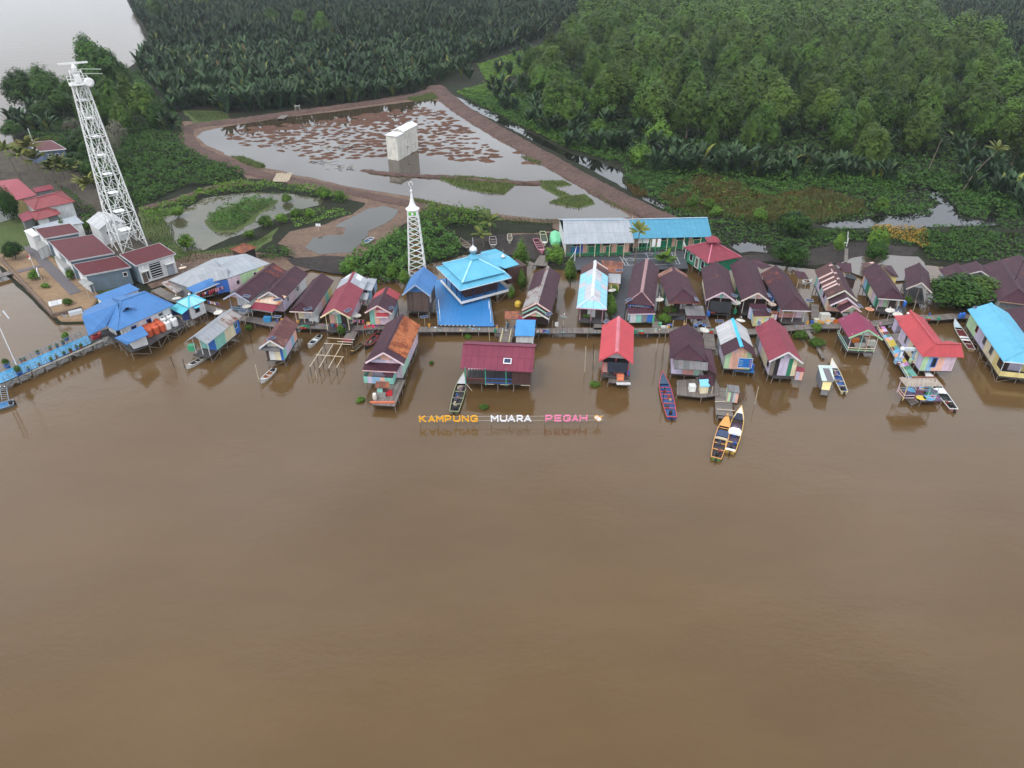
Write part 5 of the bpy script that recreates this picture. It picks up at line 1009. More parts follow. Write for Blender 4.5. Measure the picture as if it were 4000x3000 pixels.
tag(b.build('banner'), 'blue printed banner hung on the front of the white and maroon roofed house', 'banner')
h = House('stilt_house', 'crimson gable-roofed house with green and white front and sooty deck', C2(576, 1000), C2(300, 408), C2(258, 1114), C2(838, 1130), roof=CRIM, gable=(CR, CR, DG, LV, LV, WH, WH), front=(wallm(lin(120, 112, 104)), DARK, LV, LV, DG, CR), left=(LV, CR, CR, LV, GY), right=(WH,), trim=WH, stilts='flr', zr=5.8, ze=4., win=(('l', .12, .8, 1.2, None, BR),))
deck(h.root, [C2(300, 1440), C2(640, 1445), C2(680, 1260), C2(250, 1250)], 1.1, DWOOD, 'front_deck')
annex(h.root, [(C2(715, 1325), 2.5), (C2(855, 1335), 2.5), (C2(855, 1270), 2.8), (C2(700, 1240), 2.8)], CRIM, (LV, OR), .9, name='washroom', inset=.1)
h = House('boat_shelter', 'open pavilion with magenta roof, green bargeboard and goods on its deck', C4(630, 616), C4(420, 295), C4(312, 742), C4(882, 742), roof=MAGE, front=None, gable=None, left=None, right=None, back=None, trim=lin(120, 200, 130), stilts='fl', zr=5.6, ze=4., cat='pavilion')
for tt in (-.75, -.1, .3, .8):
    for s_ in (.6, h.L - .6): stick('post', h.P(s_, tt * h.hwl, 1.25), h.P(s_, tt * h.hwl, 4.3 + .8 * (1 - abs(tt))), .06, wallm((PK, TE, OR, WH)[int(tt * 2 + 2) % 4]), h.root)
b = MB()
for z in (1.6, 2.0): b.bar(h.P(.5, -h.hwl * .8, z), h.P(.5, h.hwr * .8, z), .05, .12, wallm(GN if z < 1.8 else CR)); b.bar(h.P(.5, -h.hwl * .8, z), h.P(h.L, -h.hwl * .8, z), .05, .12, wallm(MG))
b.build('railing', h.root)
# red L-shaped house
t_ = thing('stilt_house', 'red L-shaped house with lilac, blue and pink walls beside the painted walkway', 'house', W(C4(1562, 1200), 0))
RB_, AP, WE = W(C4(1352, 272), 5.7), W(C4(1792, 852), 5.7), W(C7(858, 1072), 5.7); LB_, LF, NR = W(C4(1140, 500), 4.), W(C4(1562, 1076), 4.), W(C7(920, 1365), 4.)
RK, RV = W(C4(1580, 400), 4.), W(C4(1915, 832), 4.); d_ = (WE - AP).normalized(); FE = NR + Vector((-d_.y, d_.x, 0)) * 5.2; b = MB()
b.sheet([LB_, LF, AP, RB_], LRED); b.sheet([LF, NR, WE, AP], LRED); b.sheet([RV, RK, RB_, AP], LRED); b.sheet([FE, RV, AP, WE], LRED); b.build('roof', t_)
b = MB(); b.bar(RB_ + Vector((0, 0, .06)), AP + Vector((0, 0, .06)), .3, .05, LRED); b.bar(AP + Vector((0, 0, .06)), WE + Vector((0, 0, .06)), .3, .05, LRED); b.bar(LF + Vector((0, 0, .04)), AP + Vector((0, 0, .06)), .2, .05, LRED); b.build('ridge_cap', t_)
m_ = (LF - LB_).normalized(); q_ = Vector((-m_.y, m_.x, 0)); q_ = q_ if q_.x > 0 else -q_; up = Vector((-d_.y, d_.x, 0))
i0 = LB_ + q_ * .5 + m_ * .6; i1 = LF + q_ * .55 + up * .45; i2 = NR - d_ * .8 + up * .45; i3 = FE - d_ * .8 - up * .4; i5 = RK - q_ * .5 + m_ * .6; i4 = RV - q_ * .4 - up * .1; b = MB()
for p, q, c in ((i0, i1, (LV, LV, CR, CR, LV)), (i1, i2, (GN, SB, OR, OR, PK, PK)), (i2, i3, (PK,)), (i3, i4, (WH,)), (i4, i5, (WH,)), (i5, i0, (LV,))): bands(b, p, q, 1.25, lambda u: 4.1, c)
b.build('wall', t_); b = MB(); b.prism([i0, i1, i4, i5], 1.08, 1.25, DWOOD); b.prism([i1, i2, i3, i4], 1.08, 1.245, DWOOD); b.build('floor', t_)
wallwin(t_, i1, i2, .36, .7, 1.6, 2.8, BL); wallwin(t_, i0, i1, .28, .5, 1.4, 2.9, GY); wallwin(t_, i0, i1, .62, .5, 1.4, 2.9, GY); polystilts(t_, [i0, i1, i2], 1.08, 2.1, closed=False)
annex(t_, [(C4(1140, 470), 3.6), (C4(1290, 420), 3.7), (C4(1300, 356), 3.9), (C4(1066, 364), 3.6)], LRED, (LV,), 1.2, name='rear')
b = MB(); c = W(C4(1335, 360), 5.); b.box(c, .8, .5, .9, WHITE); b.build('roof_vent', t_)
# ------------------------------------------------------------------ the school, its office, its court
for lab, TL, TR, BRc, BLc, m_, cols in (('long school block with grey zinc roof and green wall', (155, 96), (976, 90), (1036, 376), (166, 392), ZINC2, (GY, BL, BL, OR, DG, DG, OR, DG, OR, DG, OR)), ('long school block with tiled light blue roof and orange doors', (980, 86), (1940, 64), (1992, 300), (1016, 322), SKYB, (OR, DARK, DG, DG, OR, DG, DG, OR, DG, DG, OR, DG, DG))):
    t_ = thing('school_block', lab, 'school', W(B5((BLc[0] + BRc[0]) / 2, 470), 0))
    Q = [W(B5(*BLc), 4.1), W(B5(*BRc), 4.1), W(B5(*TR), 6.3), W(B5(*TL), 6.3)]; e = (Q[1] - Q[0]).normalized(); n_ = Vector((-e.y, e.x, 0)); dp = (Q[2] - Q[1]).dot(n_)
    K = [Q[1] + n_ * dp * 2, Q[0] + n_ * dp * 2]; b = MB(); b.sheet(Q, m_); b.sheet([K[0], K[1], Q[3], Q[2]], m_); b.build('roof', t_)
    b = MB(); b.bar(Q[3] + Vector((0, 0, .06)), Q[2] + Vector((0, 0, .06)), .4, .05, mat(lin(150, 168, 182))); b.build('ridge_cap', t_)
    I = [Q[0] + e * .6 + n_ * 1.9, Q[1] - e * .6 + n_ * 1.9, K[0] - e * .6 - n_ * .7, K[1] + e * .6 - n_ * .7]; b = MB()
    bands(b, I[0], I[1], 1.2, lambda u: 4.3, cols); bands(b, I[1], I[2], 1.2, lambda u: 4.1, (DG,)); bands(b, I[2], I[3], 1.2, lambda u: 4.3, (DG,)); bands(b, I[3], I[0], 1.2, lambda u: 4.1, (WH,)); b.build('wall', t_)
    V0 = [Q[0] + e * .4 + n_ * .2, Q[1] - e * .4 + n_ * .2, I[1], I[0]]; b = MB(); b.prism(V0 if True else 0, 1.05, 1.2, DWOOD); b.build('veranda_floor', t_); polystilts(t_, V0[:2], 1.05, 3., closed=False)
    p, q = V0[0], V0[1]; k = 9; b = MB()
    for i in range(k):
        u, v = p.lerp(q, i / k), p.lerp(q, (i + 1) / k)
        for a, c in (((0, .1), (1, .8)), ((0, .8), (1, .1)), ((0, .8), (1, .8))): b.bar(Vector((*(u if a[0] == 0 else v).xy, 1.2 + a[1])), Vector((*(v if c[0] == 1 else u).xy, 1.2 + c[1])), .05, .08, GREENM)
        stick('veranda_post', (u.x, u.y, 1.2), (u.x, u.y, 4.1), .07, GREENM if i % 2 else wallm(CR), t_)
    b.build('railing', t_)
    for i in range(4): wallwin(t_, I[0], I[1], .16 + .24 * i, 1.8, .8, 3.2, CR)
crt = thing('sports_court', 'dark plank sports court on stilts with white court lines', 'court', W(B5(900, 600), 0))
COURT = [B5(257, 500), B5(318, 705), B5(770, 712), B5(760, 1325), B5(905, 1325), B5(1010, 708), B5(1340, 700), B5(1705, 690), B5(1640, 452)]
deck(crt, COURT, 1.1, CDECK, 'deck', sp=4.)
b = MB(); WL = mat(lin(190, 194, 198), .7, .2, 2.)
def cl_(p, q, w=.09): b.bar(W(B5(*p), 1.107), W(B5(*q), 1.107), w, .006, WL)
for p, q in (((838, 515), (1530, 495)), ((1530, 495), (1600, 635)), ((838, 515), (925, 652)), ((925, 652), (1600, 635)), ((890, 575), (1560, 560)), ((1495, 497), (1560, 636)), ((880, 513), (965, 650)), ((1185, 505), (1240, 645))): cl_(p, q)
for cx, cy in ((985, 578), (1440, 567), (1215, 510)):
    c = W(B5(cx, cy), 1.107)
    for k in range(14): a, a2 = k * math.pi / 7, (k + 1) * math.pi / 7; b.bar(c + Vector((math.cos(a), math.sin(a), 0)) * .8, c + Vector((math.cos(a2), math.sin(a2), 0)) * .8, .07, .006, WL)
b.build('court_lines', crt)
for lab, cx, cy, sg in (('white football goal frame at the left end of the court', 315, 600, 1), ('white football goal frame beside the red-roofed school office', 1640, 570, -1)):
    g_ = thing('football_goal', lab, 'goal', W(B5(cx, cy), 1.1)); p = W(B5(cx - 15 * sg, cy), 1.1); q = W(B5(cx + 12 * sg, cy - 105), 1.1)
    for c in (p, q): stick('post', c, c + Vector((0, 0, 2.1)), .07, WHITE, g_); stick('stay', c + Vector((0, 0, 2.05)), c + Vector((-1.2 * sg, 0, .02)), .05, WHITE, g_)
    stick('crossbar', p + Vector((0, 0, 2.1)), q + Vector((0, 0, 2.1)), .07, WHITE, g_)
g_ = thing('basketball_hoop', 'white basketball backboards on a green stand at the back of the court', 'hoop', W(B5(1285, 560), 1.1))
c = W(B5(1285, 560), 1.1); stick('pole', c, c + Vector((0, 0, 3.2)), .09, GREENM, g_)
for sx in (-.55, .55):
    b = MB(); b.box(c + Vector((sx, -.1, 3.3)), .7, .06, 1.7, WHITE); b.build('backboard', g_)
b = MB(); c = W(B5(1136, 465), 1.2); b.box(c + Vector((0, 0, 2.2)), 2.4, .08, 1.2, WHITE); b.tube(c + Vector((-.9, 0, -.6)), c + Vector((-.9, 0, 2.2)), .06, WHITE); b.tube(c + Vector((.9, 0, -.6)), c + Vector((.9, 0, 2.2)), .06, WHITE); tag(b.build('notice_board'), 'white notice board on posts before the blue-roofed school', 'board')
for lab, cx, cy, hh in (('tall white flagpole before the zinc school roof', 975, 495, 8), ('bare pole at the left corner of the court', 290, 480, 5), ('bare pole on the court near the palm', 895, 600, 4), ('bare pole on the right of the court', 1520, 640, 4.4)):
    b = MB(); c = W(B5(cx, cy), 1.1); b.tube(c, c + Vector((0, 0, hh)), .05, PALE); tag(b.build('pole'), lab, 'pole')
t_ = thing('school_office', 'green-walled school office with crimson pyramid roof and cupola', 'office', W(C1(285, 400), 0))
crn = [B5(1645, 430), C1(290, 352), C1(874, 236), C1(330, 5)]; Q, c = hip4(t_, [crn[0], crn[1], crn[2], crn[3]], 4.1, 6.6, CRIM, cap=mat(lin(190, 110, 130)))
boxwalls(t_, Q, 1.3, 4.3, [(DG, DG, WH, DG, DG), (DG,), (DG,), (DG,)], .9)
b = MB(); 
for k in range(4):
    a, a2 = rad(45 + 90 * k), rad(135 + 90 * k); R_ = 1.9; p, q = c + Vector((math.cos(a) * R_, math.sin(a) * R_, .15)), c + Vector((math.cos(a2) * R_, math.sin(a2) * R_, .15)); b.sheet([p, q, c + Vector((0, 0, 1.1))], CRIM)
b.build('cupola', t_); I = [q + Vector((c.x - q.x, c.y - q.y, 0)).normalized() * .9 for q in Q]
for u in (.22, .78): wallwin(t_, I[0], I[1], u, 1.1, 1.5, 2.8, WH)
wallwin(t_, I[0], I[1], .5, 1., 2., 2.4, WH, 'door'); polystilts(t_, I, 1.3, 2.6)
# ================================================================== mosque
VW = lambda c, x, y, z: (W(c(x, y), z))
t_ = mosq = thing('mosque', 'bright blue two-tier hip-roofed mosque with silver dome over a blue deck', 'mosque', W(B1(1115, 1060), 0))
MC = [B1(750, 525), B1(1095, 865), B1(1835, 680), B1(1490, 345)]
Q, c = hip4(t_, MC, 4.9, 6.9, CYAN, .18, 1, 'lower_roof', trim=lin(190, 210, 220)); m0 = sum(Q, Vector()) / 4
U = [m0.lerp(q, .83) for q in Q]; top = Vector((c.x, c.y, 8.)); b = MB()
for k in range(4): p, q = U[k], U[(k + 1) % 4]; b.sheet([Vector((p.x, p.y, 5.75)), Vector((q.x, q.y, 5.75)), top], CYAN)
for k in range(4): b.bar(Vector((U[k].x, U[k].y, 5.8)), top + Vector((0, 0, .05)), .3, .05, mat(lin(150, 205, 225)))
b.build('upper_roof', t_)
b = MB(); R_ = [top + (q - m0) * .17 for q in Q]
for k in range(4): p, q = R_[k], R_[(k + 1) % 4]; b.sheet([Vector((p.x, p.y, 7.75)), Vector((q.x, q.y, 7.75)), top + Vector((0, 0, .85))], CYAN)
b.build('cupola', t_)
SILV = mat(lin(206, 208, 212), .25, .05, metal=.7)
def dome(c, s, par):
    b = MB(); b.lathe(c, [(.5 * s, 0), (.5 * s, .35 * s), (.75 * s, .4 * s), (.8 * s, .75 * s), (.62 * s, 1.05 * s), (.3 * s, 1.3 * s), (.08 * s, 1.5 * s), (.05 * s, 2.3 * s), (.12 * s, 2.4 * s), (.03 * s, 2.55 * s), (.02 * s, 3. * s)], SILV, 14); b.build('dome', par, True)
dome(top + Vector((0, 0, .6)), 1., t_)
e01 = (Q[2] - Q[1]).normalized(); b = MB()
b.sheet([W(B1(1745, 548), 5.3), W(B1(1950, 490), 5.3), W(B1(1805, 375), 6.3), W(B1(1480, 440), 6.3)], CYAN); b.sheet([W(B1(1690, 312), 5.6), W(B1(1330, 392), 5.6), W(B1(1480, 440), 6.3), W(B1(1805, 375), 6.3)], CYAN); b.sheet([W(B1(1470, 362), 4.6), W(B1(1720, 322), 4.6), W(B1(1605, 264), 5.2), W(B1(1388, 312), 5.2)], CYAN); b.sheet([W(B1(1110, 425), 4.2), W(B1(1290, 385), 4.2), W(B1(1280, 352), 4.5), W(B1(1130, 400), 4.5)], CYAN); b.build('rear_roof', t_)
dome(W(B1(1715, 405), 6.1), .6, t_)
FD = [W(B1(822, 730), 1.9), W(B1(1115, 1045), 1.9), W(B1(1795, 862), 1.9)]; FD.append(FD[0] + FD[2] - FD[1]); b = MB(); b.prism(FD, 1.72, 1.9, BDECK); b.build('floor', t_)
b = MB()
for p, q in ((0, 1), (1, 2)): b.bar(FD[p] + Vector((0, 0, .02)), FD[q] + Vector((0, 0, .02)), .22, .4, WHITE)
b.build('floor_edge', t_)
fc = sum(FD, Vector()) / 4; IN = [q.lerp(fc, .30) for q in FD]; b = MB()
for k in range(4): bands(b, IN[k], IN[(k + 1) % 4], 1.9, lambda u: 5.2, (BWOOD,) if k in (1, 2) else (wallm(lin(150, 140, 130)), BWOOD, GLASS, BWOOD))
b.build('wall', t_)
for p, q, n in ((0, 1, 4), (1, 2, 4)):
    for k in range(n):
        if p == 1 and k == 0: continue
        x = FD[p].lerp(FD[q], (k + (1 if p == 0 else 0)) / n); x = x.lerp(fc, .03); stick('column', x, x + Vector((0, 0, 3.1)), .09, mat(lin(30, 44, 88)), t_)
b = MB(); s0 = W(B1(1740, 760), 1.9); b.box(s0 + Vector((1.5, 2.2, 1.4)), 4.2, 3.4, 3., BWOOD, yaw=math.atan2(e01.y, e01.x)); b.build('rear_wall', t_)
polystilts(t_, [FD[1], FD[2], FD[3]], 1.72, 2.6, cross=True, closed=False)
pl = platform('mosque_plaza', 'large bright blue plank plaza with black and white edge before the mosque', [B1(712, 720), B1(905, 690), B1(1125, 900), B1(1525, 955), B1(1586, 1382), B1(780, 1372)], 1.25, BDECK, 'plaza')
b1, b2 = MB(), MB(); BW = (mat(lin(30, 32, 60)), mat(lin(170, 166, 150)))
for pa, pb in ((B1(735, 960), B1(780, 1372)), (B1(780, 1372), B1(1310, 1380)), (B1(1586, 1382), B1(1525, 955))):
    p, q = W(pa, 1.25), W(pb, 1.25); n = int((q - p).length / .34)
    for k in range(n): b1.bar(p.lerp(q, k / n) + Vector((0, 0, .06)), p.lerp(q, (k + .96) / n) + Vector((0, 0, .06)), .1, .16, BW[k % 2])
b1.build('edge_rail', pl)
for lab, pa, pb in (('pale net frame along the left side of the blue plaza', B1(790, 1115), B1(808, 1305)), ('white net frame along the right side of the blue plaza', B1(1512, 1130), B1(1540, 1325))):
    t2 = thing('net_goal', lab, 'frame', W(pa, 1.25)); p, q = W(pa, 1.25), W(pb, 1.25)
    for x in (p, q): stick('post', x, x + Vector((0, 0, 1.6)), .05, WHITE, t2)
    stick('rail', p + Vector((0, 0, 1.6)), q + Vector((0, 0, 1.6)), .04, WHITE, t2)
# ================================================================== lattice towers
def lattice(root, c, z0, z1, w0, w1, yaw, n, m_, r, mids=(), bars=None, kx=True):
    def cor(z, k): u = (z - z0) / (z1 - z0); w = (w0 + (w1 - w0) * u) / math.sqrt(2); a = yaw + rad(45 + 90 * k); return Vector((c.x + math.cos(a) * w, c.y + math.sin(a) * w, z))
    for k in range(4): stick('leg', cor(z0 - .3, k), cor(z1, k), r * 1.5, m_, root)
    zs = [z0 + (z1 - z0) * (1 - (1 - i / n) ** 1.12) for i in range(n + 1)]
    for k in range(4):
        b = MB()
        for i in range(n):
            a, e, f, g = cor(zs[i], k), cor(zs[i], (k + 1) % 4), cor(zs[i + 1], (k + 1) % 4), cor(zs[i + 1], k); mf = (f + g) / 2; ma = (a + e) / 2
            if kx:
                for p, q in (((a, mf), (e, mf), (a.lerp(g, .5), a.lerp(mf, .5)), (e.lerp(f, .5), e.lerp(mf, .5)), (g, f), (a.lerp(g, .5), ma.lerp(a, .0)), (g, a.lerp(mf, .5)), (f, e.lerp(mf, .5))) if i % 2 == 0 else ((g, ma), (f, ma), (a.lerp(g, .5), g.lerp(ma, .5)), (e.lerp(f, .5), f.lerp(ma, .5)), (g, f), (a, g.lerp(ma, .5)), (e, f.lerp(ma, .5)))): b.tube(p, q, r * .75, m_, 4, cap=False)
            else:
                b.tube(a, f, r * .8, m_, 4, cap=False); b.tube(e, g, r * .8, m_, 4, cap=False)
                if i % 2: b.tube(g, f, r * .8, bars or m_, 4, cap=False)
        b.build('bracing', root)
    return cor, zs
TW = mat(lin(222, 222, 220), .5, .08, 2., dirt=.18)
base_px = (508.5, 965); MH = hz(base_px, (312, 329), .5); t_ = thing('radar_mast', 'tall white lattice radar mast with rotating bar antenna on top', 'mast', W(base_px, .5))
c = W(base_px, .5); cor, zs = lattice(t_, c, .5, MH, 5.3, 2.1, rad(48), 9, TW, .085)
for z in zs[1:-1]:
    b = MB(); b.box((c.x, c.y, z), (5.3 - (3.2 * (z / MH))) * .45, (5.3 - (3.2 * (z / MH))) * .45, .08, TW, yaw=rad(48)); b.build('rest_platform', t_)
b = MB(); b.tube((c.x + .5, c.y, .5), (c.x + .3, c.y, MH), .05, TW, 5); b.tube((c.x - .3, c.y, .5), (c.x - .15, c.y, MH), .05, TW, 5)
for k in range(60): z = .5 + (MH - .5) * k / 60; b.bar((c.x + .4, c.y, z), (c.x - .2, c.y, z), .04, .04, TW)
b.build('ladder', t_)
b = MB(); b.box((c.x, c.y, MH + .1), 3.4, 3.4, .16, TW, yaw=rad(30)); b.build('top_platform', t_)
b = MB(); ya = rad(30)
for k in range(4):
    a, a2 = ya + rad(45 + 90 * k), ya + rad(135 + 90 * k); p, q = [Vector((c.x + math.cos(x) * 2.4, c.y + math.sin(x) * 2.4, MH + .15)) for x in (a, a2)]
    for z in (.5, 1.1): b.bar(p + Vector((0, 0, z)), q + Vector((0, 0, z)), .06, .06, TW)
    for j in range(4): x = p.lerp(q, j / 4); b.bar(x, x + Vector((0, 0, 1.1)), .06, .06, TW)
b.build('railing', t_)
b = MB()
for k in range(4):
    a, a2 = ya + rad(45 + 90 * k), ya + rad(135 + 90 * k); P_ = lambda x, r_, z: Vector((c.x + math.cos(x) * r_, c.y + math.sin(x) * r_, MH + z))
    b.tube(P_(a, 1.7, .1), P_(a, 1.35, 2.4), .07, TW, 5); b.tube(P_(a, 1.35, 2.4), P_(a2, 1.35, 2.4), .06, TW, 4); b.tube(P_(a, 1.7, .1), P_(a2, 1.35, 2.4), .05, TW, 4); b.tube(P_(a2, 1.7, .1), P_(a, 1.35, 2.4), .05, TW, 4)
b.box((c.x, c.y, MH + 1.), 1.2, 1., 1.3, TW, yaw=ya); b.build('turret_frame', t_)
b = MB(); b.lathe((c.x, c.y, MH + 2.4), [(.4, 0), (.5, .5), (.35, .9), (.2, 1.2)], TW, 10); b.build('turntable', t_)
b = MB(); a = rad(32); v = Vector((math.cos(a), math.sin(a), 0)) * 2.5; p = Vector((c.x, c.y, MH + 3.7)); b.bar(p - v, p + v, .26, .3, TW); b.build('radar_bar', t_)
b = MB(); b.lathe(Vector((c.x, c.y, MH + .6)) + Vector((math.cos(rad(-28)), math.sin(rad(-28)), 0)) * 3.2, [(.08, -.5), (.5, -.35), (.85, 0), (.87, .06), (.4, .0)], TW, 16, (.45, -.8, .1)); b.build('dish', t_, True)
for z in (1.9, 2.7): stick('side_arm', (c.x + 1.2, c.y, MH + z), (c.x + 4.2, c.y + 1.6, MH + z - .3), .06, mat(lin(190, 200, 180)), t_)
MM = crop(1550, 720, 4.147); base_px = (1633, 1088); HM = hz(base_px, MM(250, 500), .3); c = W(base_px, .3)
t_ = thing('minaret', 'slim white lattice minaret with flared conical cap and crescent', 'minaret', c); cor, zs = lattice(t_, c, .3, HM, 3.3, 1.9, rad(4), 12, TW, .075, bars=mat(lin(150, 70, 44), .8, .3), kx=False)
b = MB(); b.box((c.x, c.y, HM + .55), 2., 2., 1.1, TW, yaw=rad(4)); b.build('head', t_)
b = MB(); b.box((c.x, c.y - 1.02, HM + .6), 1.4, .06, .6, mat(lin(90, 170, 50)), yaw=rad(4)); b.build('green_panel', t_)
b = MB(); b.lathe((c.x + .05, c.y - 1.07, HM + .6), [(.25, 0), (.25, .1)], WHITE, 12, (0, -1, 0)); b.build('loudspeaker', t_)
b = MB(); prof = [(1.25, 1.15), (1.3, 1.3), (.95, 1.5), (.66, 1.85), (.46, 2.4), (.3, 3.1), (.16, 4.), (.1, 4.4), (.22, 4.55), (.22, 4.75), (.06, 4.9), (.05, 5.5)]; b.lathe((c.x, c.y, HM), prof, TW, 16); b.build('cap', t_)
b = MB()
for k in range(10): a, a2 = rad(-30 + 26 * k), rad(-30 + 26 * (k + 1)); b.tube((c.x + math.cos(a) * .35, c.y, HM + 5.9 + math.sin(a) * .4), (c.x + math.cos(a2) * .35, c.y, HM + 5.9 + math.sin(a2) * .4), .06, WHITE, 5)
b.build('crescent', t_)
# ================================================================== station buildings on the left
def shedhouse(lab, roofpts, m_, walls, zf, cat='building', nm='station_building', inset=.5, trim=None):
    Q = [W(p, z) for p, z in roofpts]; t_ = thing(nm, lab, cat, Vector((Q[0].x, Q[0].y, zf - .1)))
    b = MB(); b.sheet(Q, m_, .14, WHITE if trim else None); b.build('roof', t_)
    if trim:
        b = MB()
        for k in range(4): b.bar(Q[k] - Vector((0, 0, .1)), Q[(k + 1) % 4] - Vector((0, 0, .1)), .1, .26, wallm(trim))
        b.build('fascia', t_)
    c = sum(Q, Vector()) / 4; I = [q + Vector((c.x - q.x, c.y - q.y, 0)).normalized() * inset for q in Q]; b = MB()
    for k in range(4): p, q = I[k], I[(k + 1) % 4]; bands(b, p, q, zf, lambda u: p.z + (q.z - p.z) * u - .15, walls[k % len(walls)])
    b.build('wall', t_); return t_, I
SG = lin(96, 112, 124)
t_, I = shedhouse('front station building with red roof and blue-grey wall by the blue-roofed pier house', [(A1(1200, 1392), 4.2), (A1(1886, 1262), 4.2), (A1(1690, 1105), 5.2), (A1(1045, 1228), 5.2)], TILE, [(SG,), (SG,), (SG,), (WH,)], .6, trim=lin(150, 154, 158))
wallwin(t_, I[0], I[1], .88, .7, .8, 2.9, WH)
annex(t_, [(A1(1225, 1552), 3.), (A1(1350, 1500), 3.), (A1(1220, 1425), 3.), (A1(1120, 1470), 3.)], mat(lin(150, 150, 148)), name='canopy', post=True, zf=.6)
t_, I = shedhouse('middle station building with the largest plain red roof', [(A1(990, 1182), 4.6), (A1(1650, 1062), 4.6), (A1(1345, 797), 5.9), (A1(695, 892), 5.9)], TILE, [(SG,), (SG,), (SG,), (WH, lin(120, 124, 126), WH)], .6, trim=lin(150, 154, 158))
annex(t_, [(A1(920, 1290), 3.), (A1(1065, 1235), 3.), (A1(880, 1080), 3.), (A1(775, 1110), 3.)], mat(lin(140, 140, 138)), (WH,), .6, name='porch', inset=.2)
t_, I = shedhouse('rear station building with small red roof and white porch', [(A1(635, 857), 4.6), (A1(1156, 766), 4.6), (A1(1010, 636), 5.4), (A1(500, 717), 5.4)], TILE, [(SG,), (WH,), (WH,), (WH,)], .6, trim=lin(170, 172, 174))
annex(t_, [(A1(470, 830), 4.0), (A1(560, 800), 4.0), (A1(455, 705), 4.4), (A1(340, 740), 4.4)], mat(lin(206, 206, 206)), (WH,), .6, name='canopy', inset=.2)
annex(t_, [(A1(545, 1020), 2.9), (A1(700, 940), 2.9), (A1(560, 815), 2.9), (A1(475, 850), 2.9)], mat(lin(140, 140, 136)), (WH,), .6, name='porch', inset=.2)
t_, I = shedhouse('white station garage with red roof, louvred window and grey shutter', [(A3(130, 612), 4.6), (A3(825, 402), 4.6), (A3(540, 215), 5.7), (A3(-148, 415), 5.7)], TILE, [(WH,), (WH,), (WH,), (SG,)], .6, trim=lin(150, 154, 158))
A_, B_ = I[0], I[1]; X = (B_ - A_); X.z = 0; X.normalize(); N = Vector((X.y, -X.x, 0)); L_ = (Vector((B_.x, B_.y, 0)) - Vector((A_.x, A_.y, 0))).length
b = MB(); cc = Vector((A_.x, A_.y, 2.5)) + X * L_ * .44; b.box(cc + N * .02, L_ * .3, .05, 2.9, GLASS, x=X, y=N, z=Vector((0, 0, 1))); o = b.build('louvre_window', t_)
b = MB()
for k in range(6): b.box(cc + N * .06 + Vector((0, 0, -1.2 + k * .48)), L_ * .3, .06, .08, WHITE, x=X, y=N, z=Vector((0, 0, 1)))
b.build('louvre', o)
b = MB(); b.box(Vector((A_.x, A_.y, 1.8)) + X * L_ * .82 + N * .03, L_ * .2, .06, 2.4, mat(lin(150, 156, 164)), x=X, y=N, z=Vector((0, 0, 1))); b.build('shutter_door', t_)
wallwin(t_, A_, B_, .1, 1., 2.1, 1.7, WH, 'door'); wallwin(t_, A_, B_, .19, .5, 1.5, 2.0, GY)
for u, wd in ((.13, .2), (.82, .26)): b = MB(); b.box(Vector((A_.x, A_.y, 3.15)) + X * L_ * u + N * .4, L_ * wd, .8, .1, mat(lin(190, 190, 186)), x=X, y=N, z=Vector((0, 0, 1))); b.build('door_canopy', t_)
shedhouse('long building with flat grey zinc roof behind the station', [(A1(560, 722), 3.9), (A1(1210, 632), 3.9), (A1(1085, 525), 4.3), (A1(450, 692), 4.3)], ZINC2, [(WH,)], .6)
t_ = thing('mast_hut', 'small white gabled hut with pale zinc roof beside the mast foot', 'hut', W(A1(1500, 800), .5))
r0, r1 = W(A1(1418, 466), 5.6), W(A1(1590, 590), 5.6); e0, e1 = W(A1(1240, 608), 4.2), W(A1(1416, 733), 4.2); f0, f1 = r0 * 2 - e0, r1 * 2 - e1; f0.z = f1.z = 4.2; b = MB(); b.sheet([e1, e0, r0, r1], WEATH); b.sheet([f0, f1, r1, r0], WEATH); b.build('roof', t_)
b = MB(); ii = [q.lerp(sum((e0, e1, f0, f1), Vector()) / 4, .12) for q in (e0, e1, f1, f0)]
for k in range(4): bands(b, ii[k], ii[(k + 1) % 4], .5, lambda u: 4.25 + (1.2 * (1 - abs(2 * u - 1)) if k in (1, 3) else 0), (WH,), (.5,))
b.build('wall', t_); wallwin(t_, ii[1], ii[2], .3, .9, .7, 3., WH)
def hiphouse(lab, crn, ze, zr, m_, cols, zf, ridge=.4, axis=0, nm='station_house'):
    Q0 = W(crn[0], ze); t_ = thing(nm, lab, 'house', (Q0.x, Q0.y, zf)); Q, c = hip4(t_, crn, ze, zr, m_, ridge, axis); boxwalls(t_, Q, zf, ze + .1, cols, .8); return t_
t_ = hiphouse('tiled red hip-roofed house behind the station with lower porch roof', [A1(488, 445), A1(1082, 322), A1(885, 160), A1(318, 305)], 4.4, 5.6, TILE2, [(WH,)], .6)
Q, c = hip4(t_, [A1(515, 595), A1(880, 497), A1(766, 388), A1(405, 475)], 3.4, 4.2, TILE2, .3, 0, 'porch_roof'); boxwalls(t_, Q, .6, 3.4, [(WH, GY)], .9, 'porch_wall')
t_, I = shedhouse('big faded red roof house with white verandah at the left edge', [(A1(-150, 400), 4.6), (A1(528, 228), 4.6), (A1(255, -10), 6.3), (A1(-300, 60), 6.3)], PINKR, [(WH, WH, YL, WH)], .6)
annex(t_, [(A1(330, 615), 3.2), (A1(490, 560), 3.2), (A1(420, 440), 3.6), (A1(260, 520), 3.6)], CRIM, (GY,), .6, name='lower')
shedhouse('low maroon shed between the faded red roof and the palms', [(A1(512, 192), 3.2), (A1(772, 140), 3.2), (A1(730, 76), 3.7), (A1(462, 130), 3.7)], CRIM, [(GY,)], .5, 'shed', 'shed')
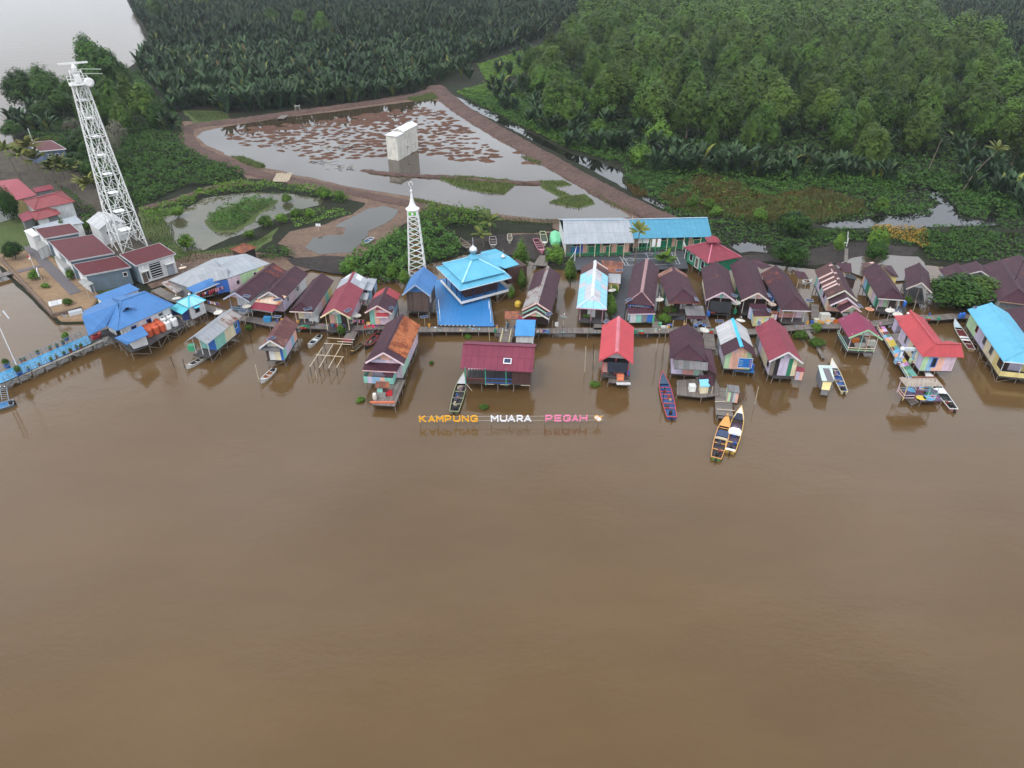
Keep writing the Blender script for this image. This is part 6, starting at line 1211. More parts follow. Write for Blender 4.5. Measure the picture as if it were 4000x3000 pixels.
t_, I = shedhouse('blue-grey walled house with deep red roof near the river headland', [(A0(872, 500), 4.7), (A0(1425, 448), 4.7), (A0(1110, 270), 5.8), (A0(495, 330), 5.8)], TILE, [(lin(84, 98, 122),)], .5, trim=WH); wallwin(t_, I[0], I[1], .3, .9, .7, 3.2, WH); wallwin(t_, I[0], I[1], .62, .9, .7, 3.2, WH)
# long grey zinc house behind the pier house
t_ = thing('stilt_house', 'long pale grey zinc-roofed house with blue awning and pink and green wall', 'house', W(A3(1030, 1080), 0)); b = MB()
V = lambda c, x, y, z: W(c(x, y), z)
b.sheet([V(A3, 690, 860, 3.7), V(A3, 1030, 985, 3.7), V(A3, 1085, 745, 4.9)], ZINC); b.sheet([V(A3, 1030, 985, 3.7), V(A3, 1722, 830, 3.7), V(A3, 1720, 660, 4.9), V(A3, 1085, 745, 4.9)], ZINC); b.sheet([V(A3, 1465, 492, 4.2), V(A3, 690, 860, 3.7), V(A3, 1085, 745, 4.9), V(A3, 1720, 660, 4.9)], ZINC)
b.sheet([V(A3, 1722, 830, 3.72), V(A5, 790, 395, 3.72), V(A5, 400, 235, 4.9), V(A3, 1600, 600, 4.93)], ZINC2); b.sheet([V(A5, 790, 395, 3.74), V(A5, 912, 350, 3.74), V(A5, 490, 180, 4.92), V(A5, 395, 232, 4.92)], ZINC); b.sheet([V(A5, 480, 178, 4.3), V(A3, 1465, 490, 4.2), V(A3, 1600, 600, 4.95), V(A5, 400, 235, 4.92)], ZINC2); b.build('roof', t_)
b = MB(); p, q = V(A3, 1722, 850, 3.6), V(A5, 800, 400, 3.6); bands(b, p, q, 1.2, lambda u: 3.65, (PK, PK, GN, GN, GN, YL)); p2 = V(A3, 1060, 985, 3.6); bands(b, p2, p, 1.2, lambda u: 3.6, (BR, BR, BL)); p3 = V(A3, 740, 865, 3.6); bands(b, p3, p2, 1.2, lambda u: 3.6, (GY,)); bands(b, q, V(A5, 420, 240, 3.6), 1.2, lambda u: 3.6, (GY,)); b.build('wall', t_)
wallwin(t_, p, q, .72, .7, 1.1, 2.6, WH); wallwin(t_, p, q, .24, .5, .7, 2.4, GY)
annex(t_, [(A3(1150, 1092), 3.1), (A3(1712, 852), 3.3), (A3(1552, 772), 4.3), (A3(1005, 997), 3.85)], BLUE, name='awning', post=True, zf=1.1, trim=WH)
annex(t_, [(A3(830, 1088), 2.5), (A3(1000, 1000), 2.5), (A3(690, 862), 3.5), (A3(560, 905), 3.0)], ZINCR, name='side', post=True, zf=.6); polystilts(t_, [V(A3, 1150, 1150, 0), V(A3, 1712, 960, 0), V(A5, 500, 660, 0)], 1.1, 2.3, closed=False)
deck(t_, [A3(1130, 1190), A3(1770, 985), A3(1700, 880), A3(1040, 1050)], 1.1, WOOD, 'porch_deck', stilts=False)
t_ = thing('shed', 'little shed with half grey and half rusty red hip roof on the bank', 'shed', W(A5(415, 230), .3)); Q, c = hip4(t_, [A5(415, 186), A5(680, 76), A5(500, 5), A5(210, 106)], 3., 4., RUSTD, .2, 0); boxwalls(t_, Q, .3, 3., [(DARK,), (BR,)], .5)
# ------------------------------------------------------------------ blue pier house and jetty
t_ = thing('pier_house', 'bright blue roofed pier house on cross-braced stilts with white walls', 'house', W(A2(1400, 720), 0)); b = MB(); PV = lambda x, y, z: W(A2(x, y), z)
zE, zR = 4.2, 5.9
b.sheet([PV(1150, 705, zE), PV(1372, 585, zE), PV(1525, 285, zR), PV(1062, 455, zR)], BLUE)
b.sheet([PV(1430, 205, zE + .1), PV(1086, 378, zE + .1), PV(1062, 455, zR), PV(1525, 285, zR)], BLUE)
b.build('wing_roof', t_)
crn = [A2(1515, 640), A3(795, 1290), A3(265, 1052), A2(1440, 215)]; Q, c = hip4(t_, crn, zE, zR + .1, BLUE, .55, 0, 'main_roof')
b = MB(); b.sheet([PV(1372, 570, zE - .1), PV(1512, 642, zE - .1), PV(1545, 420, 5.3), PV(1525, 290, 5.9)], BLUE); b.build('valley_roof', t_)
b = MB(); g0 = PV(1640, 332, 6.0); b.poly([g0, PV(1575, 408, 5.1), PV(1690, 345, 5.2)], DARK); b.sheet([PV(1745, 342, 5.6), PV(1640, 332, 6.1), PV(1600, 300, 6.1), PV(1700, 300, 5.7)], BLUE); b.build('gablet', t_)
annex(t_, [(A2(1350, 272), 4.), (A2(1812, 100), 4.), (A2(1676, 24), 4.5), (A2(1222, 190), 4.5)], BLUE, (WH,), 1.6, name='rear')
I = boxwalls(t_, Q, 1.6, zE + .1, [(WH,)], .9); J = [q for q in I]
wallwin(t_, I[0], I[1], .55, .8, 1.2, 2.9, BL); wallwin(t_, I[0], I[1], .25, .8, 1.2, 2.9, BL); wallwin(t_, I[0], I[1], .8, .7, .4, 3.3, GY)
b = MB()
for p, q in (((1372, 590), (1395, 660)),): pass
bands(b, PV(1420, 640, 1.6), PV(1520, 700, 1.6), 1.6, lambda u: 3.9, (WH,)); bands(b, PV(1110, 470, 1.6), PV(1180, 610, 1.6), 1.6, lambda u: 3.9, (GY, WH)); b.build('wing_wall', t_)
b = MB(); FA = [PV(1480, 730, 3.5), PV(1600, 680, 4.3), PV(1702, 787, 4.3), PV(1645, 822, 3.5)]; b.sheet([FA[0], FA[3], FA[2], FA[1]], BLUE); b.sheet([PV(1925, 686, 3.7), PV(1835, 565, 3.7), PV(1600, 680, 4.32), PV(1702, 787, 4.32)], BLUE); b.build('front_roof', t_)
b = MB(); w0, w1 = PV(1735, 875, 1.6), PV(1925, 815, 1.6); e = (w1 - w0); n_ = Vector((-e.y, e.x, 0)).normalized() * 4.2
for p, q in ((w0, w1), (w1, w1 + n_), (w0 + n_, w0)): bands(b, p, q, 1.6, lambda u: 3.75, (WH,))
b.build('front_wall', t_)
P_ = deck(t_, [A2(1180, 790), A2(1395, 690), A2(1700, 915), A2(1930, 825), A4(540, 500), A4(420, 380), A2(1560, 560), A2(1130, 690)], 1.55, DWOOD, 'floor', cross=True, sp=2.)
jet = thing('jetty', 'long blue plank jetty with grey railings reaching left from the pier house', 'jetty', W(A2(600, 1010), 0))
deck(jet, [A2(-260, 1400), A2(-330, 1300), A2(0, 1182), A2(1130, 692), A2(1195, 790), A2(60, 1300)], 1.5, JDECK, 'deck', cross=True, sp=2.1)
RAIL = mat(lin(120, 130, 140), .5, .1)
for pa, pb, n in ((A2(0, 1180), A2(1060, 720), 16), (A2(60, 1302), A2(1190, 795), 17)):
    p, q = W(pa, 1.5), W(pb, 1.5); b = MB()
    for z in (.5, 1.0): b.bar(p + Vector((0, 0, z)), q + Vector((0, 0, z)), .05, .05, RAIL)
    for k in range(n + 1): x = p.lerp(q, k / n); b.bar(x, x + Vector((0, 0, 1.)), .06, .06, RAIL); y = p.lerp(q, min(k + 1, n) / n); b.bar(x, y + Vector((0, 0, 1.)), .03, .03, RAIL)
    b.build('railing', jet)
b = MB(); p, q = W(A2(55, 1310), 1.3), W(A2(1400, 735), 1.3); b.bar(p, q, .06, .22, mat(lin(190, 186, 176))); b.build('edge_beam', jet)
t_ = thing('gangway', 'grey steel gangway ladder at the river end of the blue jetty', 'gangway', W(E5(40, 640), 0)); p, q = W(E5(30, 640), 1.6), W(E5(60, 800), .3)
for s_ in (-.5, .5): stick('rail', p + Vector((s_, 0, 0)), q + Vector((s_, 0, 0)), .07, RAIL, t_)
for k in range(7): x = p.lerp(q, k / 7); stick('rung', x - Vector((.5, 0, 0)), x + Vector((.5, 0, 0)), .04, RAIL, t_)
for xx in (5, 50): stick('frame_post', W(E5(xx, 640), 1.5), W(E5(xx, 640), 4.6), .08, WHITE, t_)
def lamp(lab, px, z, h):
    t_ = thing('wind_turbine_pole' if h > 6 else 'lamp_post', lab, 'pole', W(px, z)); c = W(px, z); stick('pole', c, c + Vector((0, 0, h)), .07, WHITE, t_); tp = c + Vector((0, 0, h))
    for a in (90, 210, 330): b = MB(); d = Vector((math.cos(rad(a)), .1, math.sin(rad(a)))); b.bar(tp, tp + d * 1., .12, .05, WHITE); b.build('blade', t_)
    b = MB(); b.bar(tp + Vector((1.6, 0, .3)), tp + Vector((2., 0, -1.)), .25, .06, WHITE); b.build('tail_lamp', t_)
lamp('thin white pole with small wind turbine on the blue jetty', E5(190, 430), 1.5, 9.5)
# turquoise hut beside it
t_ = thing('stilt_hut', 'small white hut with turquoise pyramid roof and window shutter', 'hut', W(A4(680, 480), 0)); Q, c = hip4(t_, [A3(1050, 1345), A3(1350, 1205), A3(1140, 1095), A3(835, 1238)], 3.9, 4.9, roofmat('turquoise_streak', lin(126, 196, 212), .12, .2, stain=.4), .15, 0, cap=mat(lin(60, 170, 195)))
I = boxwalls(t_, Q, 1.5, 4.0, [(WH,), (WH,), (WH,), (lin(190, 186, 186),)], .5); wallwin(t_, I[0], I[1], .45, .9, 1.2, 2.9, GY); b = MB(); b.box((I[0].lerp(I[1], .45).x + .3, I[0].lerp(I[1], .45).y - .5, 3.6), 1.1, .9, .06, mat(lin(90, 180, 210)), yaw=math.atan2((I[1] - I[0]).y, (I[1] - I[0]).x)); b.build('shutter', t_)
annex(t_, [(A3(705, 1345), 2.9), (A3(930, 1452), 2.9), (A3(1048, 1352), 3.6), (A3(850, 1258), 3.6)], roofmat('teal_sheet', lin(60, 182, 200), .04, .15), (lin(30, 50, 110),), 1.5, name='porch', sides=(1, 2, 3)); polystilts(t_, I, 1.4, 1.8, cross=True)
b = MB(); b.prism(I, 1.35, 1.5, DWOOD); b.build('floor', t_); dome(W(A3(1062, 1120), 4.9), .28, t_)
# ------------------------------------------------------------------ bird house in the fish pond
t_ = thing('swiftlet_house', 'windowless pale concrete swiftlet house standing in the fish pond', 'building', W(T2(1232, 1388), .3)); a, bb, cc = W(T2(1140, 1376), .3), W(T2(1232, 1390), .3), W(T2(1404, 1292), .3); dd = a + cc - bb
h1 = hz(T2(1232, 1390), T2(1216, 1166), .3); CONC = mat(lin(204, 200, 190), .85, .12, 1., dirt=.5); m1, m2 = bb.lerp(cc, .36), a.lerp(dd, .36); h1 -= .5; h2 = h1 + .35; b = MB()
for p, q in ((a, bb), (bb, m1), (m1, m2), (m2, a)): bands(b, p, q, .1, lambda u: h1, (CONC,))
b.build('wall', t_); b = MB()
for p, q in ((m1, cc), (cc, dd), (dd, m2), (m2, m1)): bands(b, p, q, .1, lambda u: h2 + (.7 * (1 - abs(2 * u - 1)) if (p, q) in ((cc, dd), (m2, m1)) else 0), (CONC,), (.5,))
b.build('rear_wall', t_); PR = mat(lin(214, 214, 216), .5, .05); b = MB(); up = lambda v, z: Vector((v.x, v.y, z)); ce = (a + bb + m1 + m2) / 4; ex = lambda v, c_, k: c_ + (v - c_) * k
b.sheet([up(ex(v, ce, 1.12), h1 + .15) for v in (a, bb, m1, m2)], PR, .15); rm, rc = up((m1 + m2) / 2, h2 + .85), up((cc + dd) / 2, h2 + .85); c2 = (m1 + m2 + cc + dd) / 4; dv = (rc - rm).normalized() * .5
b.sheet([up(ex(m1, c2, 1.1), h2 + .1), up(ex(cc, c2, 1.1), h2 + .1), rc + dv, rm - dv], PR, .12); b.sheet([up(ex(dd, c2, 1.1), h2 + .1), up(ex(m2, c2, 1.1), h2 + .1), rm - dv, rc + dv], PR, .12); b.build('roof', t_)
b = MB(); e = (cc - bb).normalized(); nn = Vector((e.y, -e.x, 0))
for i in range(3):
    for j in range(2 + i % 2): q = bb.lerp(cc, .45 + .16 * i + .03 * j); b.box(up(q, 2.5 + 1.8 * j) + nn * .03, .35, .08, .12, mat(lin(120, 116, 108)), x=e, y=nn, z=Vector((0, 0, 1)))
b.build('vent', t_)
b = MB(); q = W(T2(1310, 1345), .3); b.tube(q, q + Vector((0, 0, 2.6)), .05, PALE); b.box(q + Vector((0, -.1, 2.7)), 1.1, .7, .06, mat(lin(40, 60, 110), .2)); tag(b.build('solar_lamp'), 'solar lamp on a pole beside the swiftlet house', 'lamp')
# ------------------------------------------------------------------ gazebo, arch and painted walkway on the right
t_ = thing('gazebo', 'river gazebo with thatched hip roof and colourful painted floor', 'gazebo', W(C5(1060, 1200), 0)); b = MB(); e0, e1, e2 = W(C5(768, 886), 3.5), W(C5(1576, 880), 3.5), W(C5(612, 688), 3.5); r0, r1 = W(C5(888, 690), 4.7), W(C5(1392, 686), 4.7); bk = e2 - e0; e3 = e1 + bk
b.sheet([e0, e1, r1, r0], THAT); b.sheet([e2, e0, r0], THAT); b.sheet([e1, e3, r1], THAT); b.sheet([e3, e2, r0, r1], THAT); b.build('roof', t_); b = MB(); b.bar(r0 + Vector((0, 0, .06)), r1 + Vector((0, 0, .06)), .25, .1, RUSTD); b.build('ridge_cap', t_)
PD = [C5(680, 1090), C5(1000, 1075), C5(1090, 1205), C5(1545, 1190), C5(1440, 960), C5(760, 880)]; P_ = deck(t_, PD, 1.0, plankmat('mural_floor', lin(96, 80, 110), .3, .5), 'floor')
cols = [YL, SB, lin(120, 60, 70), DG, lin(190, 170, 70), lin(150, 80, 130), SB]; b = MB()
for (x, y, r_), cl2 in zip(((1095, 1125, .75), (1260, 1130, .8), (1110, 1000, .6), (1240, 1040, .6), (1090, 930, .5), (1390, 1110, .5), (900, 960, .7)), cols):
    q = W(C5(x, y), 1.004); b.poly([q + Vector((math.cos(k * .7) * r_, math.sin(k * .7) * r_ * .9, 0)) for k in range(9)], mat(cl2, .7, .2, 2.))
b.build('painted_pattern', t_)
for q, k, m_ in ((e0, .12, YL), (e1, .14, TE), (e2, .15, PK), (e0.lerp(e1, .35), .1, lin(130, 60, 80)), (e0.lerp(e1, .72), .1, TE), (e3, .15, SB)): x = q.lerp((e0 + e1 + e2 + e3) / 4, k); stick('post', up(x, 1.), up(x, 3.7), .06, wallm(m_), t_)
b = MB(); c4 = (e0 + e1 + e2 + e3) / 4; G_ = [up(v.lerp(c4, .14), 0) for v in (e0, e1, e3, e2)]
for p, q, cl2 in ((G_[0], G_[0].lerp(G_[1], .33), PK), (G_[0].lerp(G_[1], .7), G_[1], PK), (G_[1], G_[2], TE), (G_[3], G_[0], OR), (G_[2], G_[3], SB)):
    for z in (1.4, 1.85): b.bar(up(p, z), up(q, z), .05, .09, wallm(cl2))
b.build('railing', t_)
b = MB()
for k in range(4): p, q = W(C5(800 + 40 * k, 1155 - 12 * k), .35 + .2 * k), W(C5(905 + 40 * k, 1290 - 22 * k), .35 + .2 * k); b.bar(p, q, .35, .08, WOOD)
b.build('steps', t_)
wk = thing('painted_walkway', 'plank walkway painted in many coloured patches beside the red L-shaped house', 'walkway', W(C4(1100, 900), 0)); wp = [(C4(775, 560), C4(905, 550)), (C4(935, 815), C4(1060, 770)), (C4(1100, 1100), C4(1215, 1040)), (C4(1295, 1420), C4(1475, 1412)), (C5(985, 1000), C5(1150, 900))]
pal = [lin(190, 170, 70), lin(176, 120, 166), SB, lin(110, 60, 62), lin(96, 150, 140), BL, lin(80, 120, 96), OR, LV]; b = MB(); last = None
for (a0, a1), (c0, c1) in zip(wp, wp[1:]):
    A0_, A1_, C0_, C1_ = [W(x, 1.05) for x in (a0, a1, c0, c1)]; n = max(2, int((C0_ - A0_).length / .9))
    for k in range(n):
        l0, l1, r0_, r1_ = A0_.lerp(C0_, k / n), A0_.lerp(C0_, (k + 1) / n), A1_.lerp(C1_, k / n), A1_.lerp(C1_, (k + 1) / n)
        if random.random() < .45: md, me_ = l0.lerp(r0_, .5), l1.lerp(r1_, .5); b.quad(l0, md, me_, l1, mat(random.choice(pal), .7, .15, 3.)); b.quad(md, r0_, r1_, me_, mat(random.choice(pal), .7, .15, 3.))
        else: b.quad(l0, r0_, r1_, l1, mat(random.choice(pal), .7, .15, 3.))
    for p, q in ((A0_, C0_), (A1_, C1_)): b.bar(p - Vector((0, 0, .1)), q - Vector((0, 0, .1)), .08, .16, wallm(lin(150, 170, 180)))
b.build('deck', wk)
for (a0, a1) in wp[1:]:
    for x in (a0, a1): stick('stilt', W(x, 0) - Vector((0, 0, .7)), W(x, 1.), .07, POST, wk)
for (a0, a1), (c0, c1) in zip(wp, wp[1:]): b = MB(); p, q = W(a0, 1.05), W(c0, 1.05); b.bar(p + Vector((0, 0, .3)), q + Vector((0, 0, .3)), .06, .1, wallm(CR)); b.build('side_rail', wk)
t_ = thing('gate_arch', 'pale blue welcome arch with white balls spanning the painted walkway', 'arch', W(C4(1125, 1180), .9)); g0, g1 = W(C4(1130, 1190), 1.0), W(C4(1385, 1185), 1.0)
for g_, cl2 in ((g0, SB), (g1, GN)):
    b = MB(); b.box(g_ + Vector((0, 0, .35)), .95, .7, .7, wallm(cl2)); b.box(g_ + Vector((0, -.37, .3)), .7, .05, .5, wallm(lin(120, 40, 48))); b.box(g_ + Vector((0, -.4, .4)), .45, .03, .2, WHITE); b.build('plinth', t_)
    b = MB(); b.box(g_ + Vector((0, 0, 1.5)), .5, .4, 1.6, wallm(SB)); b.box(g_ + Vector((0, -.22, 1.7)), .34, .03, 1., WHITE); b.build('pillar', t_)
    b = MB(); b.lathe(g_ + Vector((0, 0, 2.3)), [(.05, 0), (.28, .1), (.36, .35), (.28, .6), (.05, .7)], WHITE, 12); b.build('ball', t_, True)
b = MB(); b.box((g0 + g1) / 2 + Vector((0, 0, 2.55)), (g1 - g0).length - .5, .3, .5, wallm(lin(200, 214, 224))); b.build('lintel', t_)
# ================================================================== boardwalk along the village
bwk = thing('boardwalk', 'long grey plank boardwalk on stilts running between the two rows of houses', 'boardwalk', W(A6(750, 990), 0))
BW_ = [A3(480, 1010), A3(760, 1170), A4(960, 240), A4(1440, 390), A4(1800, 450), A4(2060, 510), A6(240, 985), A6(520, 985), A6(900, 1000), A6(1250, 1020), A6(1680, 1000), A8(700, 430), B1(500, 1425), B1(900, 1420), B1(1600, 1425), B3(700, 330), B3(960, 335), B3(1300, 340), B3(1800, 335), B3(2210, 335), B6(500, 1300), B6(1000, 1290), B6(1400, 1285), B7(250, 320), B7(620, 320), C1(250, 1500), C1(560, 1540), C2(0, 640), C2(580, 580), C2(1000, 545), C2(1480, 540), C2(2060, 505), C4(740, 500), C4(1000, 465), C4(1600, 395), C7(300, 500), C7(700, 465), C7(1000, 470), C7(1150, 560)]
pts = [W(p, 1.0) for p in BW_]; b = MB(); n = n_bw = len(pts); hwid = .95; Ls, Rs = [], []
for i, p in enumerate(pts):
    d = (pts[min(i + 1, n - 1)] - pts[max(i - 1, 0)]).normalized(); s_ = Vector((d.y, -d.x, 0)); Ls.append(p - s_ * hwid); Rs.append(p + s_ * hwid)
u = 0
for i in range(n - 1):
    L_ = (pts[i + 1] - pts[i]).length
    b.quad(Rs[i], Rs[i + 1], Ls[i + 1], Ls[i], WOOD, [(u, 0), (u + L_, 0), (u + L_, 1.9), (u, 1.9)]); dn = Vector((0, 0, -.16))
    b.quad(Rs[i] + dn, Rs[i + 1] + dn, Rs[i + 1], Rs[i], DWOOD); b.quad(Ls[i] + dn, Ls[i + 1] + dn, Ls[i + 1], Ls[i], DWOOD); b.quad(Rs[i] + dn, Ls[i] + dn, Ls[i + 1] + dn, Rs[i + 1] + dn, DWOOD); u += L_
b.build('deck', bwk)
for i in range(n - 1):
    k = max(1, round((pts[i + 1] - pts[i]).length / 2.6))
    for j in range(k): q = Rs[i].lerp(Rs[i + 1], j / k); stick('stilt', (q.x + random.uniform(-.1, .1), q.y, -.7), (q.x, q.y, .85), .075, POST, bwk)
b = MB(); fl_ = [lin(110, 190, 190), lin(190, 176, 110), lin(196, 200, 204), lin(180, 120, 150), lin(96, 150, 190)]
for i in range(6, n - 5):
    for _ in range(int((pts[i + 1] - pts[i]).length * .8)):
        q = Rs[i].lerp(Rs[i + 1], random.random()).lerp(Ls[i].lerp(Ls[i + 1], .5), random.uniform(.2, 1.6) * .62); r_ = random.uniform(.1, .26); q.z = 1.004
        b.poly([q + Vector((math.cos(a * 1.05) * r_ * random.uniform(.6, 1.1), math.sin(a * 1.05) * r_ * random.uniform(.6, 1.1), 0)) for a in range(6)], mat(random.choice(fl_), .8, .2, 4.))
b.build('painted_pattern', bwk)
def walk(lab, a, c, w, z=1., m_=WOOD, nm='footbridge', st=True):
    p, q = W(a, z), W(c, z); d = (q - p).normalized(); s_ = Vector((d.y, -d.x, 0)) * w / 2; t_ = thing(nm, lab, 'footbridge', up(p, 0)); L_ = (q - p).length; b = MB()
    b.quad(p - s_, q - s_, q + s_, p + s_, m_, [(0, 0), (L_, 0), (L_, w), (0, w)]); b.bar(p - Vector((0, 0, .1)), q - Vector((0, 0, .1)), w * .9, .12, DWOOD); b.build('deck', t_)
    if st:
        for k in range(max(2, int(L_ / 2.5)) + 1):
            for sg in (-1, 1): x = p.lerp(q, k / max(2, int(L_ / 2.5))) + s_ * sg * .9; stick('stilt', up(x, -.6), up(x, z - .1), .06, POST, t_)
    return t_
t_ = walk('plank bridge with yellow and white rails leading to the plum hall', B3(850, 370), B3(810, 560), 2.2)
for sg in (-1, 1):
    p, q = W(B3(850 + sg * 60, 370), 1.), W(B3(812 + sg * 62, 560), 1.); b = MB()
    for k in range(6): x, y = p.lerp(q, k / 6), p.lerp(q, (k + 1) / 6); b.bar(x + Vector((0, 0, .8)), y + Vector((0, 0, .8)), .07, .12, wallm(YL if k % 2 else WH)); b.bar(x, x + Vector((0, 0, .8)), .07, .07, wallm(YL))
    b.build('railing', t_)
walk('narrow sloping plank laid out from the boardwalk over green weeds', C2(890, 600), C2(1010, 800), .7, .8); walk('broken plank walk sinking into the water by the tin hut', C2(1020, 800), C2(1180, 1100), .6, .35)
walk('short bridge from the boardwalk to the patchwork-roofed house', B2(1550, 1560), B2(1545, 1370), 1.4); walk('side bridge right of the long maroon hip roof', B6(1170, 1240), B6(1150, 1080), 1.3); walk('dark walkway between the two maroon houses behind', B6(2060, 1230), B6(1990, 1040), 1.2); walk('dark walk beside the maroon and weathered white roofs', B7(830, 610), B7(800, 380), 1.8); walk('side walk running beside the salmon fronted house', C2(1040, 430), C1(2140, 1050), 1.3)
walk('pier walk leading down to the yellow boats', B7(1010, 1160), B7(1030, 1560), 2.4, .9); walk('ladder-like walk left of the mud landing', C3(905, 330), C3(915, 90), .7, .5)
walk('grey concrete path of the station yard', A1(400, 960), A1(1090, 1640), 2.0, .66, mat(lin(96, 92, 94), .85, .15, 3.), 'garden_path', False); walk('side path across the sandy yard', A1(250, 1330), A1(620, 1240), 1.5, .665, mat(lin(100, 92, 96), .85, .15, 3.), 'garden_path', False); walk('grey pier leading left from the sandy yard', A1(-200, 1440), A1(200, 1330), 2., .9, WOOD)
b = MB(); sw = [A1(-20, 1120), A1(130, 1290), A1(330, 1500), A2(690, 440), A2(830, 415), A2(1060, 345)]; q = [W(p, .75) for p in sw]
for p, r_ in zip(q, q[1:]): b.bar(p, r_, .35, .9, mat(lin(110, 92, 80), .85, .25, 3.))
tag(b.build('sea_wall'), 'low weathered wall round the sandy station yard', 'wall')
# ================================================================== boats
def boat(lab, bow, stern, w, hull, inside, rim, deckc=None, z=0., thw=4, eng=True, cover=None, rise=.45, nm='longboat', fb=.42, motor=DARK, grp=None, cargo=0):
    B, S = W(bow, z + .35), W(stern, z + .35); B.z = S.z = z; L_ = (B - S).length; d = (B - S).normalized(); n_ = Vector((d.y, -d.x, 0)); t_ = thing(nm, lab, 'boat', S.copy(), grp)
    dl = lambda c: tuple(.8 * (.8 * x + .2 * sum(c) / 3) for x in c); hull, inside, rim = dl(hull), dl(inside), dl(rim); deckc = dl(deckc) if deckc else None
    hm, im, rm = mat(hull, .5, .12, 2., dirt=.2), mat(inside, .7, .2, 2.5, dirt=.35), mat(rim, .5, .1, 2.)
    st = [(0, .76, .05), (.12, .86, .02), (.3, .98, 0), (.5, 1, 0), (.66, .94, .03), (.78, .78, .1), (.88, .52, .26), (.95, .24, .5), (1, .03, .8)]
    def P_(t, f, h): return S + d * (t * L_) + n_ * (f * w / 2) + Vector((0, 0, h))
    b = MB(); R = []
    for t, k, r_ in st: zs = fb + r_ * rise * 1.6; R.append([P_(t, -k, zs), P_(t, -k * .72, -.08 + r_ * .3), P_(t, 0, -.16 + r_ * .3), P_(t, k * .72, -.08 + r_ * .3), P_(t, k, zs)])
    for a, c in zip(R, R[1:]):
        for k in range(4): b.quad(a[k], a[k + 1], c[k + 1], c[k], hm)
    b.poly(R[0], hm); b.build('hull', t_)
    b = MB(); R = []
    for t, k, r_ in st[:-1]: zs = fb + r_ * rise * 1.6 - .01; k = max(.02, k - .09); R.append([P_(max(t, .012), -k, zs), P_(max(t, .012), -k * .8, .1 + r_ * .3), P_(max(t, .012), k * .8, .1 + r_ * .3), P_(max(t, .012), k, zs)])
    for a, c in zip(R, R[1:]):
        for k in range(3): b.quad(a[k], a[k + 1], c[k + 1], c[k], im)
    b.poly(R[0], im); b.build('inside', t_)
    b = MB()
    for sg in (-1, 1):
        for (t, k, r_), (t2, k2, r2) in zip(st, st[1:]): b.bar(P_(t, sg * (k - .03), fb + r_ * rise * 1.6 + .02), P_(t2, sg * (k2 - .03), fb + r2 * rise * 1.6 + .02), .1, .07, rm)
    b.bar(P_(.005, -.76, fb + .05), P_(.005, .76, fb + .05), .14, .1, rm); b.build('gunwale', t_)
    if deckc:
        b = MB(); D = [(.74, .84, .07), (.78, .78, .1), (.88, .52, .26), (.95, .24, .5), (1., .03, .8)]; dm = mat(deckc, .5, .08, 2.)
        for (t, k, r_), (t2, k2, r2) in zip(D, D[1:]): h0, h1 = fb + r_ * rise * 1.6 + .045, fb + r2 * rise * 1.6 + .045; b.quad(P_(t, -k, h0), P_(t, k, h0), P_(t2, k2, h1), P_(t2, -k2, h1), dm)
        b.build('bow_deck', t_)
    for k in range(thw): t = .2 + .5 * k / max(1, thw - 1) + random.uniform(-.02, .02); kk = np.interp(t, [s[0] for s in st], [s[1] for s in st]); b = MB(); b.bar(P_(t, -kk + .06, fb - .1), P_(t, kk - .06, fb - .1), .16, .05, rm); b.build('thwart', t_)
    if eng: b = MB(); b.box(P_(.1, 0, .42), .55, .4, .5, motor, x=d, y=n_, z=Vector((0, 0, 1))); b.box(P_(-.03, 0, .3), .3, .18, .6, motor, x=d, y=n_, z=Vector((0, 0, 1))); b.build('engine', t_)
    for t0, t1, cm, hh in (cover or ()):
        b = MB(); k0, k1 = np.interp(t0, [s[0] for s in st], [s[1] for s in st]), np.interp(t1, [s[0] for s in st], [s[1] for s in st]); m_ = mat(cm, .6, .12, 2.)
        c0, c1, c2, c3 = P_(t0, -k0 * .92, fb + .06), P_(t0, k0 * .92, fb + .06), P_(t1, k1 * .92, fb + .06), P_(t1, -k1 * .92, fb + .06); tt = [P_(t0, -k0 * .55, fb + hh), P_(t0, k0 * .55, fb + hh), P_(t1, k1 * .55, fb + hh), P_(t1, -k1 * .55, fb + hh)]
        b.quad(*tt, m_)
        for k, (p, q) in enumerate(((c0, c1), (c1, c2), (c2, c3), (c3, c0))): b.quad(p, q, tt[(k + 1) % 4], tt[k], m_)
        b.build('cover', t_)
    for k in range(cargo):
        t = random.uniform(.15, .68); b = MB(); b.box(P_(t, random.uniform(-.4, .4), .3), random.uniform(.3, .7), random.uniform(.25, .5), random.uniform(.25, .45), mat(random.choice([lin(60, 60, 70), lin(110, 90, 100), lin(150, 140, 120), lin(40, 70, 120), lin(120, 50, 40)]), .8, .2), x=d, y=n_, z=Vector((0, 0, 1))); b.build('cargo', t_)
    return t_
w_, dk = lin(206, 204, 200), lin(52, 50, 54)
boat('slim white longboat with dark inside near the zinc-roofed house', A4(568, 1268), A4(878, 1078), 1.1, w_, lin(46, 44, 58), lin(200, 190, 176), w_, thw=3)
boat('white longboat with orange inside before the rust-streaked house', A7(82, 1300), A7(318, 1072), 1.1, w_, lin(176, 100, 40), w_, w_, thw=3)
boat('white longboat with blue inside right of the rust-streaked house', A7(900, 690), A7(1110, 492), 1.1, w_, lin(46, 66, 100), lin(206, 200, 190), w_, thw=3, cover=[(.38, .5, lin(196, 206, 204), .2)])
boat('narrow brown canoe with yellow bow beside the pole frame', A7(1625, 808), A7(1828, 628), .9, lin(100, 82, 50), lin(74, 54, 44), lin(110, 92, 60), lin(200, 160, 40), thw=5, eng=False)
boat('red and green boat half hidden by the orange rust roof', A7(1880, 715), A7(2140, 440), 1.4, lin(40, 60, 40), dk, lin(176, 26, 30), lin(60, 64, 60), thw=3, cargo=3)
